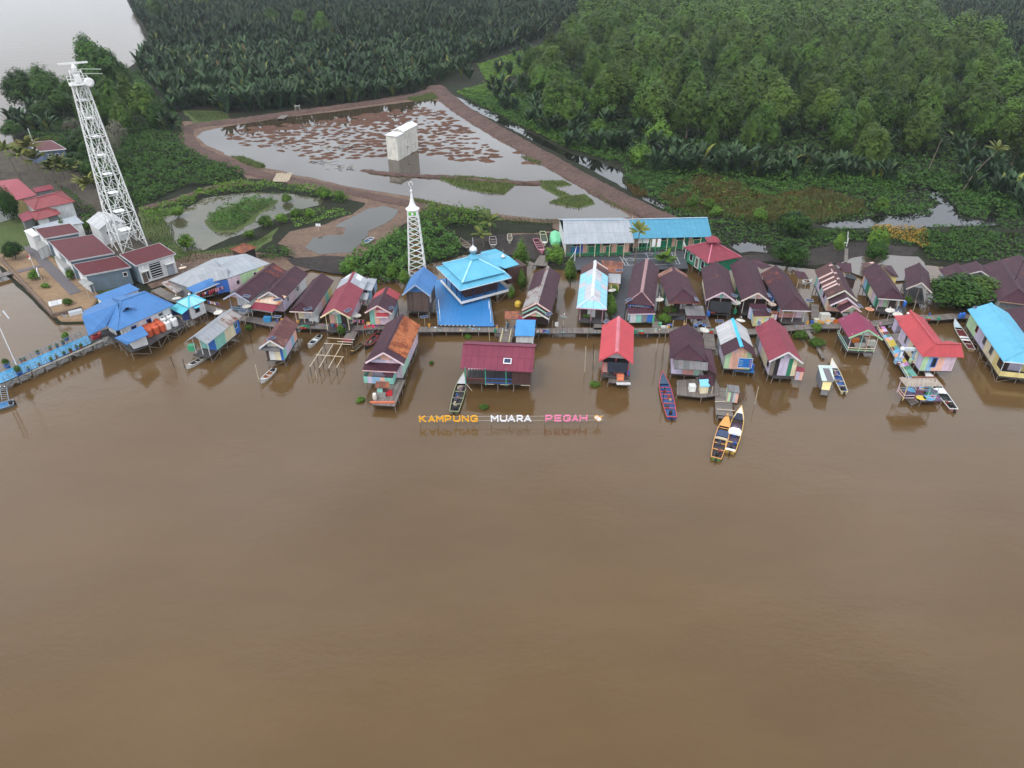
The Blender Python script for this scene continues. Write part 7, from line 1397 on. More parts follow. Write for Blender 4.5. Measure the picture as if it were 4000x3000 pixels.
boat('big dark longboat with white bow moored at the plum hall', B3(228, 985), B3(88, 1512), 1.75, lin(110, 116, 84), dk, lin(150, 152, 104), lin(206, 206, 208), thw=4, cargo=10)
boat('long red-rimmed boat with bright blue inside and blue stern', B7(132, 965), B7(272, 1590), 1.9, lin(32, 66, 150), lin(36, 92, 160), lin(206, 52, 44), lin(60, 90, 120), thw=6, cargo=5)
boat('orange longboat with solid orange bow deck moored at the pier', B8(832, 470), B8(575, 1432), 1.8, lin(90, 140, 60), lin(70, 60, 66), lin(226, 150, 40), lin(232, 158, 34), thw=4, cargo=8, cover=[(.48, .62, lin(48, 62, 90), .25), (.42, .46, lin(186, 170, 140), .2)])
boat('yellow longboat with white bow and cabin beside the orange one', B8(1150, 285), B8(895, 1275), 1.8, lin(190, 150, 30), lin(90, 70, 90), lin(226, 176, 30), lin(226, 226, 228), thw=3, cargo=6, cover=[(.36, .48, lin(226, 226, 230), .4), (.68, .84, lin(34, 40, 54), .35), (.0, .05, lin(226, 226, 228), .1)])
boat('cream-rimmed longboat with bright blue inside behind the tin hut', E2(508, 170), E2(778, 805), 1.35, lin(214, 196, 150), lin(28, 96, 180), lin(214, 200, 146), lin(214, 210, 206), thw=4, cargo=6)
boat('white-rimmed boat with pointed bow moored at the gazebo', C5(1150, 520), C5(1800, 1385), 1.6, lin(170, 110, 96), lin(54, 62, 62), lin(216, 214, 210), lin(226, 226, 226), thw=3, cargo=3, cover=[(.36, .48, lin(222, 222, 226), .25)])
boat('white-bowed longboat with dark red inside near the turquoise roof', C7(692, 585), C7(1078, 1195), 1.5, lin(170, 140, 90), lin(120, 20, 26), lin(190, 190, 180), lin(186, 210, 220), thw=2, eng=False, cover=[(.28, .33, lin(220, 220, 222), .1), (.37, .43, lin(220, 220, 222), .1)])
boat('grey speedboat under a silver cover at the corner of the sand yard', A2(818, 468), A2(1120, 395), 2.0, lin(140, 144, 146), dk, lin(150, 154, 156), lin(150, 154, 158), thw=0, nm='speedboat', cover=[(.15, .72, lin(164, 166, 170), .7)])
boat('blue-decked boat with outboard engine at the jetty foot', A2(-160, 1660), A2(175, 1565), 1.9, lin(120, 140, 150), lin(40, 130, 190), lin(130, 140, 150), lin(60, 130, 180), thw=2, nm='speedboat')
boat('rotting wooden boat hull on the black mud behind the mosque', B1(1105, 145), B1(1228, 255), 1.7, lin(90, 80, 70), lin(96, 84, 66), lin(150, 136, 116), None, z=.35, thw=3, eng=False)
boat('bare pale boat skeleton under the yellow coconut palm', B1(1575, 250), B1(1565, 95), 1.7, lin(150, 146, 140), lin(84, 66, 62), lin(180, 174, 166), lin(190, 188, 180), z=.35, thw=3, eng=False)
boat('small cream dinghy stranded on the mud', B1(1812, 180), B1(1808, 58), 1.1, lin(196, 190, 170), lin(110, 96, 76), lin(200, 192, 170), lin(200, 190, 170), z=.35, thw=1, eng=False)
boat('pink and dark red boat drawn up on the mud', B2(690, 360), B2(575, 138), 1.6, lin(196, 110, 130), lin(84, 36, 44), lin(200, 120, 140), lin(196, 112, 132), z=.35, thw=4, eng=False)
boat('cream boat full of green water beside the pink one', B2(725, 245), B2(680, 22), 1.5, lin(196, 196, 160), lin(70, 84, 66), lin(206, 206, 150), lin(206, 206, 200), z=.35, thw=2, eng=False)
boat('white and blue boat lying on the bank of the small pond', D1(1572, 1452), D1(1668, 1392), 1.5, w_, lin(80, 110, 150), w_, w_, z=.4, thw=1, eng=False)
boat('small white-nosed boat between two maroon houses', C3(308, 662), C3(165, 668), 1.2, w_, lin(120, 70, 50), w_, w_, z=.2, thw=1, eng=False)
boat('red canoe lying under the eave of the blue pier house', A2(1310, 675), A2(1192, 722), .9, lin(190, 30, 40), lin(120, 30, 30), lin(190, 30, 40), lin(196, 40, 46), z=1.6, thw=1, eng=False, nm='canoe')
t_ = thing('covered_boat', 'boat covered with a mint green tarpaulin on the mud', 'boat', W(B2(885, 220), .35)); b = MB(); p = W(B2(885, 150), .35)
R = [[p + Vector((x * wv, y, zz)) for x, zz in ((-1, 0), (-.8, .8), (0, 1.1), (.8, .8), (1, 0))] for y, wv in ((-3.4, .7), (-2.8, 1.1), (0, 1.35), (2.4, 1.2), (3, .9))]
for a, c in zip(R, R[1:]):
    for k in range(4): b.quad(a[k], a[k + 1], c[k + 1], c[k], mat(lin(112, 192, 146), .6, .15, 1.5))
b.poly(R[0], mat(lin(112, 192, 146), .6, .15, 1.5)); b.poly(R[-1][::-1], mat(lin(112, 192, 146), .6, .15, 1.5)); b.build('tarpaulin', t_)
# ================================================================== the letter sign in the river
sg_ = thing('letter_sign', 'big orange, white and pink letters on wires reading KAMPUNG MUARA PEGAH', 'sign', W(B4(115, 315), 0))
s0, s1 = W(B4(115, 314), 0), W(B4(2035, 304), 0); sx = (s1 - s0).normalized(); zb_ = hz(B4(900, 309), B4(900, 268), 0); zt_ = hz(B4(900, 309), B4(900, 200), 0); PXM = (s1 - s0).length / 1920.
G = {'K': [[(0, 0), (0, 1)], [(.9, 1), (.08, .48)], [(.3, .6), (.95, 0)]], 'A': [[(0, 0), (.5, 1)], [(.5, 1), (1, 0)], [(.2, .3), (.8, .3)]], 'M': [[(0, 0), (0, 1)], [(0, 1), (.5, .4)], [(.5, .4), (1, 1)], [(1, 1), (1, 0)]], 'P': [[(0, 0), (0, 1)], [(0, 1), (.75, 1)], [(.75, 1), (.97, .85), (.97, .55), (.75, .38)], [(.75, .38), (0, .38)]],
     'U': [[(0, 1), (0, .3), (.2, .04), (.8, .04), (1, .3), (1, 1)]], 'N': [[(0, 0), (0, 1)], [(0, 1), (1, 0)], [(1, 0), (1, 1)]], 'G': [[(.95, .85), (.75, 1), (.22, 1), (0, .78), (0, .22), (.22, 0), (.75, 0), (.97, .2), (.97, .45), (.55, .45)]], 'R': [[(0, 0), (0, 1)], [(0, 1), (.72, 1), (.95, .85), (.95, .58), (.72, .42), (0, .42)], [(.5, .42), (.95, 0)]], 'E': [[(.95, 1), (0, 1), (0, 0), (.95, 0)], [(0, .5), (.85, .5)]], 'H': [[(0, 0), (0, 1)], [(1, 0), (1, 1)], [(0, .5), (1, .5)]]}
ORG, WHT, PNK = mat(lin(236, 170, 44), .5, .03), mat(lin(232, 232, 236), .5, .03), mat(lin(232, 132, 170), .5, .03); ofs = s0 - sx * 115 * PXM; st_ = .19; nrm = Vector((sx.y, -sx.x, 0))
for word, m_, xs in (('KAMPUNG', ORG, ((110, 185), (207, 280), (292, 372), (383, 455), (475, 552), (567, 643), (660, 740))), ('MUARA', WHT, ((878, 960), (975, 1055), (1060, 1140), (1155, 1225), (1235, 1312))), ('PEGAH', PNK, ((1462, 1540), (1560, 1640), (1655, 1740), (1750, 1818), (1830, 1915)))):
    for ch, (x0, x1) in zip(word, xs):
        b = MB(); hw_ = st_ / 2
        def pt(u, v): return ofs + sx * ((x0 + (x1 - x0) * u) * PXM * (1) + (hw_ * (1 - 2 * u))) + Vector((0, 0, zb_ + hw_ + (zt_ - zb_ - st_) * v))
        for j, str_ in enumerate(G[ch]):
            for i, (p, q) in enumerate(zip(str_, str_[1:])):
                p, q = pt(*p), pt(*q); d = (q - p).normalized() * (hw_ * .8); b.bar(p - d, q + d, st_, .1 + .006 * ((i + 2 * j) % 4), m_, up=nrm)
        b.build('letter', sg_)
for k in range(11): x = s0.lerp(s1, k / 10); stick('post', up(x, -.8) + nrm * -.12, up(x, zt_ + .12 if k in (4, 7, 8) else zb_ + .5) + nrm * -.12, .05, POST, sg_)
for z in (zb_ + .12, zt_ - .25): stick('wire', up(s0 - sx * .3, z) - nrm * .1, up(s1 + sx * .8, z) - nrm * .1, .022, mat(lin(170, 166, 160)), sg_)
b = MB(); c = ofs + sx * 2030 * PXM + Vector((0, 0, (zb_ + zt_) / 2))
for dx, dz, r_, in ((-.22, .14, .36), (.12, -.12, .4)):
    b.lathe(c + sx * dx + Vector((0, 0, dz)) + nrm * (.0 if dx < 0 else .03), [(r_, 0), (r_, .06)], ORG, 16, nrm); b.lathe(c + sx * dx + Vector((0, 0, dz)) + nrm * (.065 if dx < 0 else .095), [(r_ * .78, 0), (r_ * .78, .01)], WHT, 16, nrm)
b.bar(c + sx * .35 + Vector((0, 0, .2)), c + sx * .58 + Vector((0, 0, .34)), .1, .06, ORG, up=nrm); b.build('emblem', sg_)
# ================================================================== small things
def tank(px, z, m_, lab, grp, r=.55, h=1.35):
    t_ = thing('water_tank', lab, 'water tank', W(px, z), grp); c = W(px, z); b = MB(); b.lathe(c, [(r * .96, 0), (r, .08), (r, h * .33), (r * .97, h * .36), (r, h * .4), (r, h * .9), (r * .8, h), (r * .3, h * 1.04)], m_, 14); b.build('body', t_); b = MB(); b.lathe(c + Vector((0, 0, h * 1.04)), [(r * .32, 0), (r * .32, .07)], DARK if m_ is TW else m_, 10); b.build('lid', t_)
OT = mat(lin(190, 88, 56), .5, .12, 2., dirt=.15)
for p in (A2(1875, 660), A2(1908, 690), A2(1945, 640), A2(1975, 670), A2(1945, 705), A4(60, 545), A4(100, 585), A4(20, 620), A4(60, 670), A4(165, 625)): tank(p, 1.55, OT, 'orange plastic water tank on the platform beside the blue pier house', 'orange water tanks')
for p in (A4(145, 500), A4(190, 530), A4(255, 590), A4(255, 445), A4(300, 480), A4(372, 535)): tank(p, 1.55, TW, 'white plastic water tank on the platform beside the blue pier house', 'white water tanks')
def drum(px, z, cl_, lab, r=.3, h=.9): c = W(px, z); t_ = thing('drum', lab, 'drum', c); b = MB(); b.lathe(c, [(r * .9, 0), (r, h * .15), (r, h * .8), (r * .8, h)], mat(cl_, .5, .12, 3.), 12); b.build('body', t_); b = MB(); b.lathe(c + Vector((0, 0, h)), [(r * .75, 0), (r * .75, .04)], mat(mul(cl_, 1.3), .5), 12); b.build('lid', t_)
for px, z, cl_, lab in ((C7(815, 510), 1., BL, 'blue drum with yellow lid at the boardwalk end'), (C7(885, 500), 1., BL, 'plain blue drum beside the yellow-lidded one'), (B7(795, 125), 1., BL, 'blue drum on the deck of the pink and green gabled house'), (B7(1425, 890), 1.05, BL, 'blue barrel on the deck under the blue banner'), (B7(1180, 90), 1., DG, 'green tub among plants by the flaring gable house'), (C3(1905, 1085), 1.2, BL, 'blue gallon barrel on the many-coloured house porch'), (C2(640, 1390), 1.1, lin(60, 160, 200), 'bright blue tub on the sooty deck'), (B7(560, 1200), 1., lin(200, 214, 216), 'white and blue cool box on the maroon house deck'), (E1(345, 660), 1., dk, 'dark tub on the red-roofed house porch'), (E1(625, 690), 1., BL, 'blue barrel on the porch under the red roof'), (A8(380, 1355), 1.1, lin(206, 196, 186), 'white drum with orange top on the rusty house deck'), (B1(1775, 1400), 1., lin(70, 90, 110), 'grey-blue tub beside the blue kiosk')):
    drum(px, z, cl_, lab)
b = MB(); c = W(B1(1930, 1095), .0); b.lathe(c, [(.5, 0), (.62, .2), (.6, .8), (.35, 1.05), (.12, 1.1)], mat(lin(206, 170, 60), .5, .1, 3.), 14); tag(b.build('float_buoy'), 'round yellow float standing in the water near the mosque', 'buoy')
def dish(px, z, lab, m_=TW, s=1., tilt=(.08, .06, 1), foot=.9):
    c = W(px, z); t_ = thing('satellite_dish', lab, 'satellite dish', up(c, foot)); b = MB(); r = .88 * s; b.lathe(c, [(.06, -.22 * s), (r * .4, -.16 * s), (r * .75, -.02), (r, .14 * s), (r * .985, .17 * s), (r * .72, .02), (r * .38, -.12 * s), (.03, -.16 * s)], m_, 18, tilt); b.build('reflector', t_, True)
    stick('pole', up(c, foot), c - Vector((0, 0, .2)), .05, PALE, t_); a = Vector(tilt).normalized()
    for k in range(3): stick('feed_strut', c + (a.orthogonal().normalized() @ Matrix.Rotation(2.1 * k, 3, a)) * r * .9 + a * .15, c + a * .75 * s, .018, PALE, t_)
    b = MB(); b.lathe(c + a * .72 * s, [(.07, 0), (.09, .08), (.05, .16)], TW, 8, a); b.build('feed_horn', t_)
DSH = mat(lin(196, 192, 184), .5, .1, 3., dirt=.3); RD = mat(lin(206, 186, 170), .7, .35, 3.)
for px, lab, m_ in ((A4(400, 78), 'white satellite dish behind the turquoise hut', TW), (A4(1608, 215), 'satellite dish beside the peach gabled porch', TW), (A4(1120, 318), 'satellite dish tilted at the back of the zinc-roofed house', TW), (A3(945, 655), 'pale satellite dish in front of the station garage', RD), (A6(1295, 820), 'large satellite dish on the deck of the crimson house', TW), (B2(1770, 950), 'satellite dish at the side of the patchwork roof', TW), (B6(1222, 765), 'satellite dish on a tall pole by the long maroon hip roof', TW), (B6(1995, 1290), 'satellite dish behind the large dark maroon house', TW), (C1(780, 1040), 'satellite dish beside the dark net porch', TW), (C1(1395, 1065), 'rust-spotted satellite dish beside the flaring gable house', RD), (C1(850, 1345), 'satellite dish behind the weathered white roof', TW), (C3(1310, 1150), 'rusty orange-brown satellite dish beside the striped roof', mat(lin(176, 120, 92), .7, .4, 4.)), (C3(1665, 1170), 'satellite dish in front of the many-coloured wall', TW), (C3(1795, 1238), 'half-hidden dish behind the red L-shaped house', TW), (C6(1620, 975), 'grey dish under the large dark tree', TW)):
    dish(px, 3.0, lab, DSH if m_ is TW else m_, .9, (random.uniform(-.2, .2), random.uniform(-.08, .2), 1))
dish(B2(1012, 1365), 2.6, 'grey mesh satellite dish on a post by the boardwalk', mat(lin(110, 112, 110), .7, .3, 4.), .75, (.2, .1, 1))
PVM = mat(lin(44, 54, 82), .3, .08, 1., spec=.4)
def solar(px, z, lab, yaw=0., w=1.35, d=.62, foot=None, tilt=.25):
    c = W(px, z); f_ = foot if foot is not None else z - .35; t_ = thing('solar_collector', lab, 'solar panel', up(c, f_)); X = Vector((math.cos(yaw), math.sin(yaw), 0)); Y = Vector((-X.y, X.x, tilt)).normalized(); Z = X.cross(Y); b = MB(); b.box(c, w, d, .05, mat(lin(150, 156, 166), .4), x=X, y=Y, z=Z); b.build('frame', t_); b = MB(); b.box(c + Z * .03, w - .09, d - .09, .02, PVM, x=X, y=Y, z=Z); b.build('cells', t_)
    stick('support', up(c, f_), c, .04, PALE, t_)
for px, z, lab, yw, f_ in ((A5(500, 910), 4.7, 'solar panel on the peach gabled maroon roof', -.3, None), (A5(1032, 975), 4.4, 'dark solar panel on the rust-streaked front hip', .3, None), (A5(435, 1168), 3., 'solar panel on a frame beside the dish', -.1, 1.), (A5(1560, 1130), 4.4, 'solar panel on the eave of the plain maroon roof', .5, None), (A5(1032, 1268), 2.6, 'solar panel on a post by the boardwalk and blue bench', -.1, 1.), (A7(265, 540), 5.2, 'small solar panel at the gable of the rust-streaked house', .9, None), (A6(1145, 715), 4.9, 'solar panel on the crimson roof edge', 1., None), (A6(1865, 680), 4.2, 'solar panel on the small red-white-blue gabled house', .6, None), (B1(580, 1242), 2.8, 'pale solar panel on a post beside the orange rust roof', .4, 1.), (B2(780, 1310), 4.0, 'solar panel on the stepped gable house', .7, None), (B2(1885, 625), 4.2, 'solar panel on the rusty annex roof', .15, None), (B2(1682, 1425), 4.9, 'solar panel on the far left corner of the red roof', 1., None), (B6(695, 755), 4.5, 'solar panel at the left eave of the long maroon hip roof', .6, None), (B6(1860, 745), 4.4, 'solar panel on the right eave of the mottled maroon roof', 1.5, None), (B6(1900, 1160), 5.2, 'solar panel at the back corner of the large maroon roof', .6, None), (C1(740, 900), 4.4, 'solar panel right of the pink and green gable', -.8, None), (C1(1350, 900), 4.5, 'solar panel on the flaring gable roof', 1.5, None), (C1(1345, 1160), 3.6, 'solar panel on the pastel kiosk roof', 1.5, None), (C1(2045, 988), 4.1, 'narrow solar panel beside the salmon fronted house', -.1, 1.), (C1(490, 1345), 3.2, 'solar panel on a post behind the weathered white roof', 0, 1.), (C1(1172, 1380), 5., 'solar panel at the back corner of the crimson gabled roof', 1.2, None), (C3(1156, 1080), 4.2, 'solar panel on the porch corner of the striped roof', 1.5, None), (C3(1795, 1160), 2.6, 'pale solar panel on a post on the many-coloured house deck', 0, 1.2), (C7(1215, 283), 4.6, 'dark solar panel at the back corner of the turquoise roof', 0, None), (C6(1980, 872), 4.6, 'solar panel on the broad maroon hip roof', -.1, None)):
    solar(px, z, lab, yw, foot=f_)
c = W(B3(856, 784), 4.75); t_ = thing('roof_hatch', 'small white-framed panel on the plum hall roof', 'panel', c); b = MB(); X = (W(B3(1220, 942), 3.9) - W(B3(176, 884), 3.9)).normalized(); Y = Vector((-X.y, X.x, .5)).normalized(); b.box(c + Vector((0, 0, .1)), 1.2, .95, .1, WHITE, x=X, y=Y, z=X.cross(Y)); b.build('frame', t_); b = MB(); b.box(c + Vector((0, -.02, .17)), .95, .7, .03, PVM, x=X, y=Y, z=X.cross(Y)); b.build('cells', t_)
# potted plants on the jetty
for i, (x, y, s_) in enumerate(((105, 1115, 1.), (258, 1205, 1.), (868, 765, .95), (500, 940, .5), (322, 1025, .4), (745, 850, .45), (655, 885, .45), (825, 812, .45), (920, 918, .5), (1000, 872, .45), (1058, 862, .5), (840, 950, .45), (740, 990, .4), (672, 1035, .5), (512, 1085, .35), (372, 1145, .4), (282, 1040, .4))):
    c = W(A2(x, y), 1.5); big = s_ > .8; t_ = thing('potted_plant', 'big leafy bush in a blue tub on the jetty' if big else 'small plant in a pot along the blue jetty railing', 'plant', c, 'large tub bushes on the jetty' if big else 'small pot plants on the jetty')
    b = MB(); b.lathe(c, [(.3 * s_ + .05, 0), (.42 * s_ + .05, .5 * s_)], mat(lin(38, 80, 150)) if i % 2 or big else mat(lin(130, 60, 56)), 10); b.build('pot', t_)
    cm = TREES['bush'][i % 4][0]; o = link('foliage', cm, t_); o.scale = (.26 * s_,) * 2 + (.3 * s_,); o.location = (0, 0, .4 * s_)
# planters and shrubs among the houses
for i, (px, z, h_, w_2, lab) in enumerate(((A1(230, 1150), .6, 4., 4.4, 'large bush in the sandy station yard'), (A1(520, 1440), .6, 2., 2.6, 'round clipped bush beside the yard notice board'), (A1(1030, 1440), .6, 2., 2., 'shrub at the porch of the station'), (A1(660, 1560), .6, .8, 1.8, 'low straggly plant in the sandy yard'), (A2(890, 300), .6, 1.2, 2.2, 'dead-looking low bush at the yard corner'), (A1(960, 840), .6, 4.4, 1.8, 'pointed shrub between the station roofs'), (A1(1280, 770), .6, 3., 3.6, 'bush with red flowers beside the small white hut'), (A1(210, 620), .6, 8., 5., 'tall open tree before the faded red roof'), (A7(1490, 500), .2, 2.2, 1.8, 'bright green bush beside the cluttered deck'), (A4(1655, 620), .0, 1., 1.6, 'green weed clump under the boardwalk'), (B2(1770, 1340), .9, 2.6, 2., 'bush at the front of the green row beside the patchwork house'), (B2(1740, 1230), .9, 2.6, 2., 'bush in the green row beside the patchwork house'), (B2(1790, 1060), .9, 2.6, 2., 'rear bush in the green row by the patchwork house'), (B2(1810, 900), .9, 2.2, 1.8, 'bush against the yellow wall'), (B6(1400, 1000), .6, 1.5, 2.6, 'leafy plants before the mottled maroon house'), (B6(1290, 1140), .6, 1.5, 2.6, 'weeds beside the boardwalk under the dark shed'), (C1(720, 1130), .9, 2., 1.6, 'bright banana-like plant by the dark net porch'), (C1(540, 1220), .9, 1.3, 1.4, 'yellowish shrub on the net porch deck'), (C2(770, 780), .0, 1.6, 2.4, 'weed clump left of the sloping plank'), (C2(1030, 660), .0, 1.8, 2., 'weed clump right of the sloping plank'), (C2(1060, 890), .0, 1.3, 3., 'floating weeds in front of the sloping plank'), (A6(1640, 890), .6, 2.2, 1.2, 'yellow-green shrub before the small gabled house'), (A6(1220, 900), 1., 1.2, 2., 'potted flowers on the crimson house deck'), (B2(1380, 1330), 1.1, .9, 3., 'row of plants in red pots before the patchwork house'), (A3(1040, 1500), 1.2, 1., 2.2, 'green plants on the ledge of the turquoise hut'), (C3(1960, 1070), 1., 1.8, 1.6, 'bush at the right corner of the many-coloured house'))):
    t_ = tree(W(px, z), 'dark' if i in (0, 7) else 'bush', h_, w_2, lab, None, 'shrub', 'shrub', z)
for i, (px, w_2, lab) in enumerate(((B3(520, 1460), 1.7, 'floating green weed clump left of the letters'), (B3(2110, 1130), 2., 'floating green weed clump before the red house'), (A8(195, 1385), 1.6, 'floating green weed clump by the rusty house deck'), (B3(285, 440), 1.4, 'floating weed clump behind the plum hall'), (A8(1115, 905), .9, 'tiny floating weed patch left of the plum hall'))):
    o = link('floating_weed', TREES['bush'][i % 4][0]); c = W(px, -.08); o.location = c; o.scale = (w_2 / 5, w_2 / 5, .14); tag(o, lab, 'water weed')
# bare poles in the water
for px, h_ in ((A4(365, 1260), 2.6), (A4(540, 1275), 2.2), (A4(1690, 835), 2.8), (A7(1050, 1230), 1.6), (A7(890, 1220), 1.6), (A7(1935, 1380), 3.), (A7(60, 1300), 4.), (A7(1560, 860), 2.), (A6(1440, 1340), 4.5), (B3(1970, 940), 6.), (B3(2085, 880), 4.), (B3(1500, 440), 4.), (B3(1655, 465), 3.5), (B3(605, 490), 3.2), (B6(1310, 1520), 4.5), (B6(1170, 1650), 3.), (B7(40, 860), 5.), (B7(150, 800), 3.), (B7(180, 500), 3.), (B7(1470, 1400), 4.), (B7(1280, 1460), 4.4), (B7(140, 1420), 4.), (C2(780, 1450), 5.), (C2(1380, 960), 3.), (C2(2010, 1100), 5.5), (C4(915, 1210), 4.), (C7(1170, 1550), 3.), (E1(70, 600), 6.), (C6(1840, 1120), 12.), (C4(1400, 290), 2.6)):
    stick('mooring_pole', W(px, 0) - Vector((0, 0, .8)), W(px, 0) + Vector((random.uniform(-.25, .25), random.uniform(-.2, .2), h_ * .8)), .05, random.choice((POST, PALE, DARK)))
    tag(bpy.context.scene.collection.objects[-1], 'thin bare pole standing in the brown river water', 'pole', 'bare poles in the river')
# the unfinished pole frame
t_ = thing('pole_scaffold', 'unfinished frame of bare poles standing in the water', 'frame', W(A7(1200, 1000), 0)); z = 1.5
hb = [((1180, 625), (1650, 645)), ((1040, 822), (1515, 858)), ((930, 1030), (1150, 690)), ((1090, 1045), (1330, 640)), ((1250, 1055), (1500, 610)), ((1390, 1045), (1500, 860)), ((1230, 530), (1700, 560)), ((1410, 590), (1680, 610))]
for p, q in hb: stick('beam', W(A7(*p), z), W(A7(*q), z), .06, PALE, t_)
for p in ((1180, 630), (1330, 640), (1500, 640), (1640, 650), (1050, 822), (1200, 835), (1360, 850), (1500, 855), (930, 1030), (1090, 1045), (1250, 1050), (1390, 1045), (1120, 730), (1280, 735), (990, 930), (1150, 940)): x = W(A7(*p), z); stick('post', up(x, -.7), x, .05, DARK, t_)
pf = platform('landing_stage', 'cluttered plank landing with red sheet and white barrels by the pole frame', [A7(1460, 600), A7(1660, 610), A7(1760, 420), A7(1600, 400)], 1., WOOD)
b = MB(); b.sheet([W(A7(1490, 600), 1.15), W(A7(1640, 610), 1.15), W(A7(1650, 540), 1.2), W(A7(1500, 530), 1.2)], CRIM); b.build('metal_sheet', pf)
# kiosks, sheds and huts along the walk
t_ = thing('kiosk', 'white kiosk with bright blue flat roof beside the plank bridge', 'kiosk', W(B3(985, 500), 0)); I = annex(t_, [(B3(960, 412), 3.2), (B3(1245, 418), 3.2), (B3(1263, 182), 3.9), (B3(986, 178), 3.9)], BRTB, (WH,), 1.1, name='kiosk'); polystilts(t_, [up(v, 0) for v in I], 1.1, 2.)
t_ = thing('kiosk', 'pastel striped kiosk with two maroon roofs before the flaring gable', 'kiosk', W(C1(1080, 1380), 0)); annex(t_, [(C1(1062, 1143), 3.3), (C1(1330, 1138), 3.3), (C1(1280, 1045), 3.8), (C1(984, 1042), 3.8)], MAR, (LV, SB), 1.1, name='rear'); annex(t_, [(C1(1084, 1278), 2.9), (C1(1372, 1270), 2.9), (C1(1322, 1150), 3.3), (C1(1058, 1160), 3.3)], MAR, (YL, GN, PK, YL, GN, LV), 1.1, name='front', trim=YL, inset=.15)
t_ = thing('kiosk', 'tiny pastel stall beside the pastel striped kiosk', 'stall', W(C1(1430, 1300), 0)); annex(t_, [(C1(1380, 1225), 2.6), (C1(1505, 1225), 2.6), (C1(1500, 1180), 2.8), (C1(1380, 1165), 2.8)], RUSTD, (CR, PK), 1., name='stall', inset=.12)
t_ = thing('tin_hut', 'little tin hut with pale green sheets and cream lower roof on the water', 'hut', W(E2(300, 800), 0)); annex(t_, [(E2(325, 570), 2.5), (E2(575, 582), 2.5), (E2(525, 250), 3.), (E2(240, 245), 3.)], roofmat('pale_green_sheets', lin(170, 192, 184), .1, .4, pale=.4, palec=lin(110, 104, 110), rows=3., cols=.5), (lin(116, 116, 124),), .9, name='hut', inset=.2); annex(t_, [(E2(310, 748), 1.7), (E2(475, 765), 1.7), (E2(530, 588), 2.3), (E2(345, 580), 2.3)], mat(lin(206, 186, 130), .7, .15, 2.), (GY,), .7, name='lower', inset=.12)
polystilts(t_, [W(E2(300, 790), 0), W(E2(460, 800), 0), W(E2(590, 650), 0), W(E2(250, 600), 0)], .9, 2.)
t_ = thing('tin_hut', 'grey wooden privy with flat dark roof by the pier walk', 'hut', W(B7(1060, 1300), 0)); annex(t_, [(B7(1090, 1215), 2.7), (B7(1255, 1240), 2.7), (B7(1240, 1130), 2.9), (B7(1062, 1110), 2.9)], GREYR, (GN, GY, lin(170, 170, 168), OR), .9, name='hut', inset=.15); polystilts(t_, [W(B7(1075, 1380), 0), W(B7(1215, 1400), 0)], .9, 1.5, closed=False)
pf = platform('landing_stage', 'dark plank landing stage where the yellow boats tie up', [B7(935, 1590), B7(1120, 1600), B7(1125, 1470), B7(945, 1465)], .7, WOOD); 
for (x0, y0), (x1, y1) in (((890, 1358), (1060, 1356)), ((925, 1468), (1180, 1488))): stick('rail', W(B7(x0, y0), 1.3), W(B7(x1, y1), 1.3), .05, PALE, pf)
platform('hut_deck', 'ruined grey plank deck before the brown mosque hut', [B1(330, 1180), B1(660, 1200), B1(690, 1040), B1(350, 1020)], 1., WOOD); platform('side_deck', 'plank deck with dishes before the many-coloured house', [C3(1490, 1200), C3(1900, 1240), C3(1960, 1100), C3(1440, 1040)], 1.1, DWOOD)
platform('mud_landing', 'grey plank benches on the mud behind the stepped gable house', [B2(530, 545), B2(760, 560), B2(770, 400), B2(640, 390)], .9, WOOD); platform('plant_ledge', 'ledge holding red flower pots before the patchwork house', [B2(1255, 1365), B2(1505, 1370), B2(1500, 1320), B2(1260, 1315)], 1.05, WOOD)
t_ = thing('shed', 'dark open shed under black sheeting beside the boardwalk', 'shed', W(B6(1430, 1150), 0)); annex(t_, [(B6(1430, 1110), 2.3), (B6(1690, 1100), 2.3), (B6(1650, 1030), 2.8), (B6(1440, 1080), 2.6)], mat(lin(34, 36, 42), .7), name='shed', post=True, zf=1.)
t_ = thing('yard_sign', 'small roofed notice board at the corner of the sandy yard', 'notice board', W(A2(700, 370), .6)); annex(t_, [(A2(640, 325), 2.6), (A2(800, 290), 2.6), (A2(800, 225), 2.9), (A2(620, 262), 2.9)], WEATH, name='board', post=True, zf=.6)
b = MB(); c = W(A1(610, 1470), .6); b.box(c + Vector((-.2, 0, 1.9)), .12, 1.6, 1.3, WHITE, yaw=.5); b.tube(c, c + Vector((0, 0, 1.5)), .06, PALE); tag(b.build('notice_board'), 'white notice board beside the clipped bush in the yard', 'board')
t_ = thing('flagpole', 'flagpole with a red and white flag in the sandy yard', 'flagpole', W(A1(500, 1290), .6)); c = W(A1(500, 1290), .6); stick('pole', c, c + Vector((0, 0, 3.2)), .045, WHITE, t_); b = MB(); b.quad(c + Vector((0, 0, 2.7)), c + Vector((-.5, .1, 2.2)), c + Vector((-.5, .1, 2.6)), c + Vector((0, 0, 3.1)), mat(lin(190, 50, 56))); b.quad(c + Vector((0, 0, 2.3)), c + Vector((-.5, .1, 1.8)), c + Vector((-.5, .1, 2.2)), c + Vector((0, 0, 2.7)), WHITE); b.build('flag', t_)
t_ = thing('radio_mast', 'thin tall radio mast among the palms by the river', 'mast', W(A0(880, 780), .4)); c = W(A0(880, 780), .4); stick('pole', c, up(c, hz(A0(880, 780), A0(545, 10), .4)), .09, TW, t_)
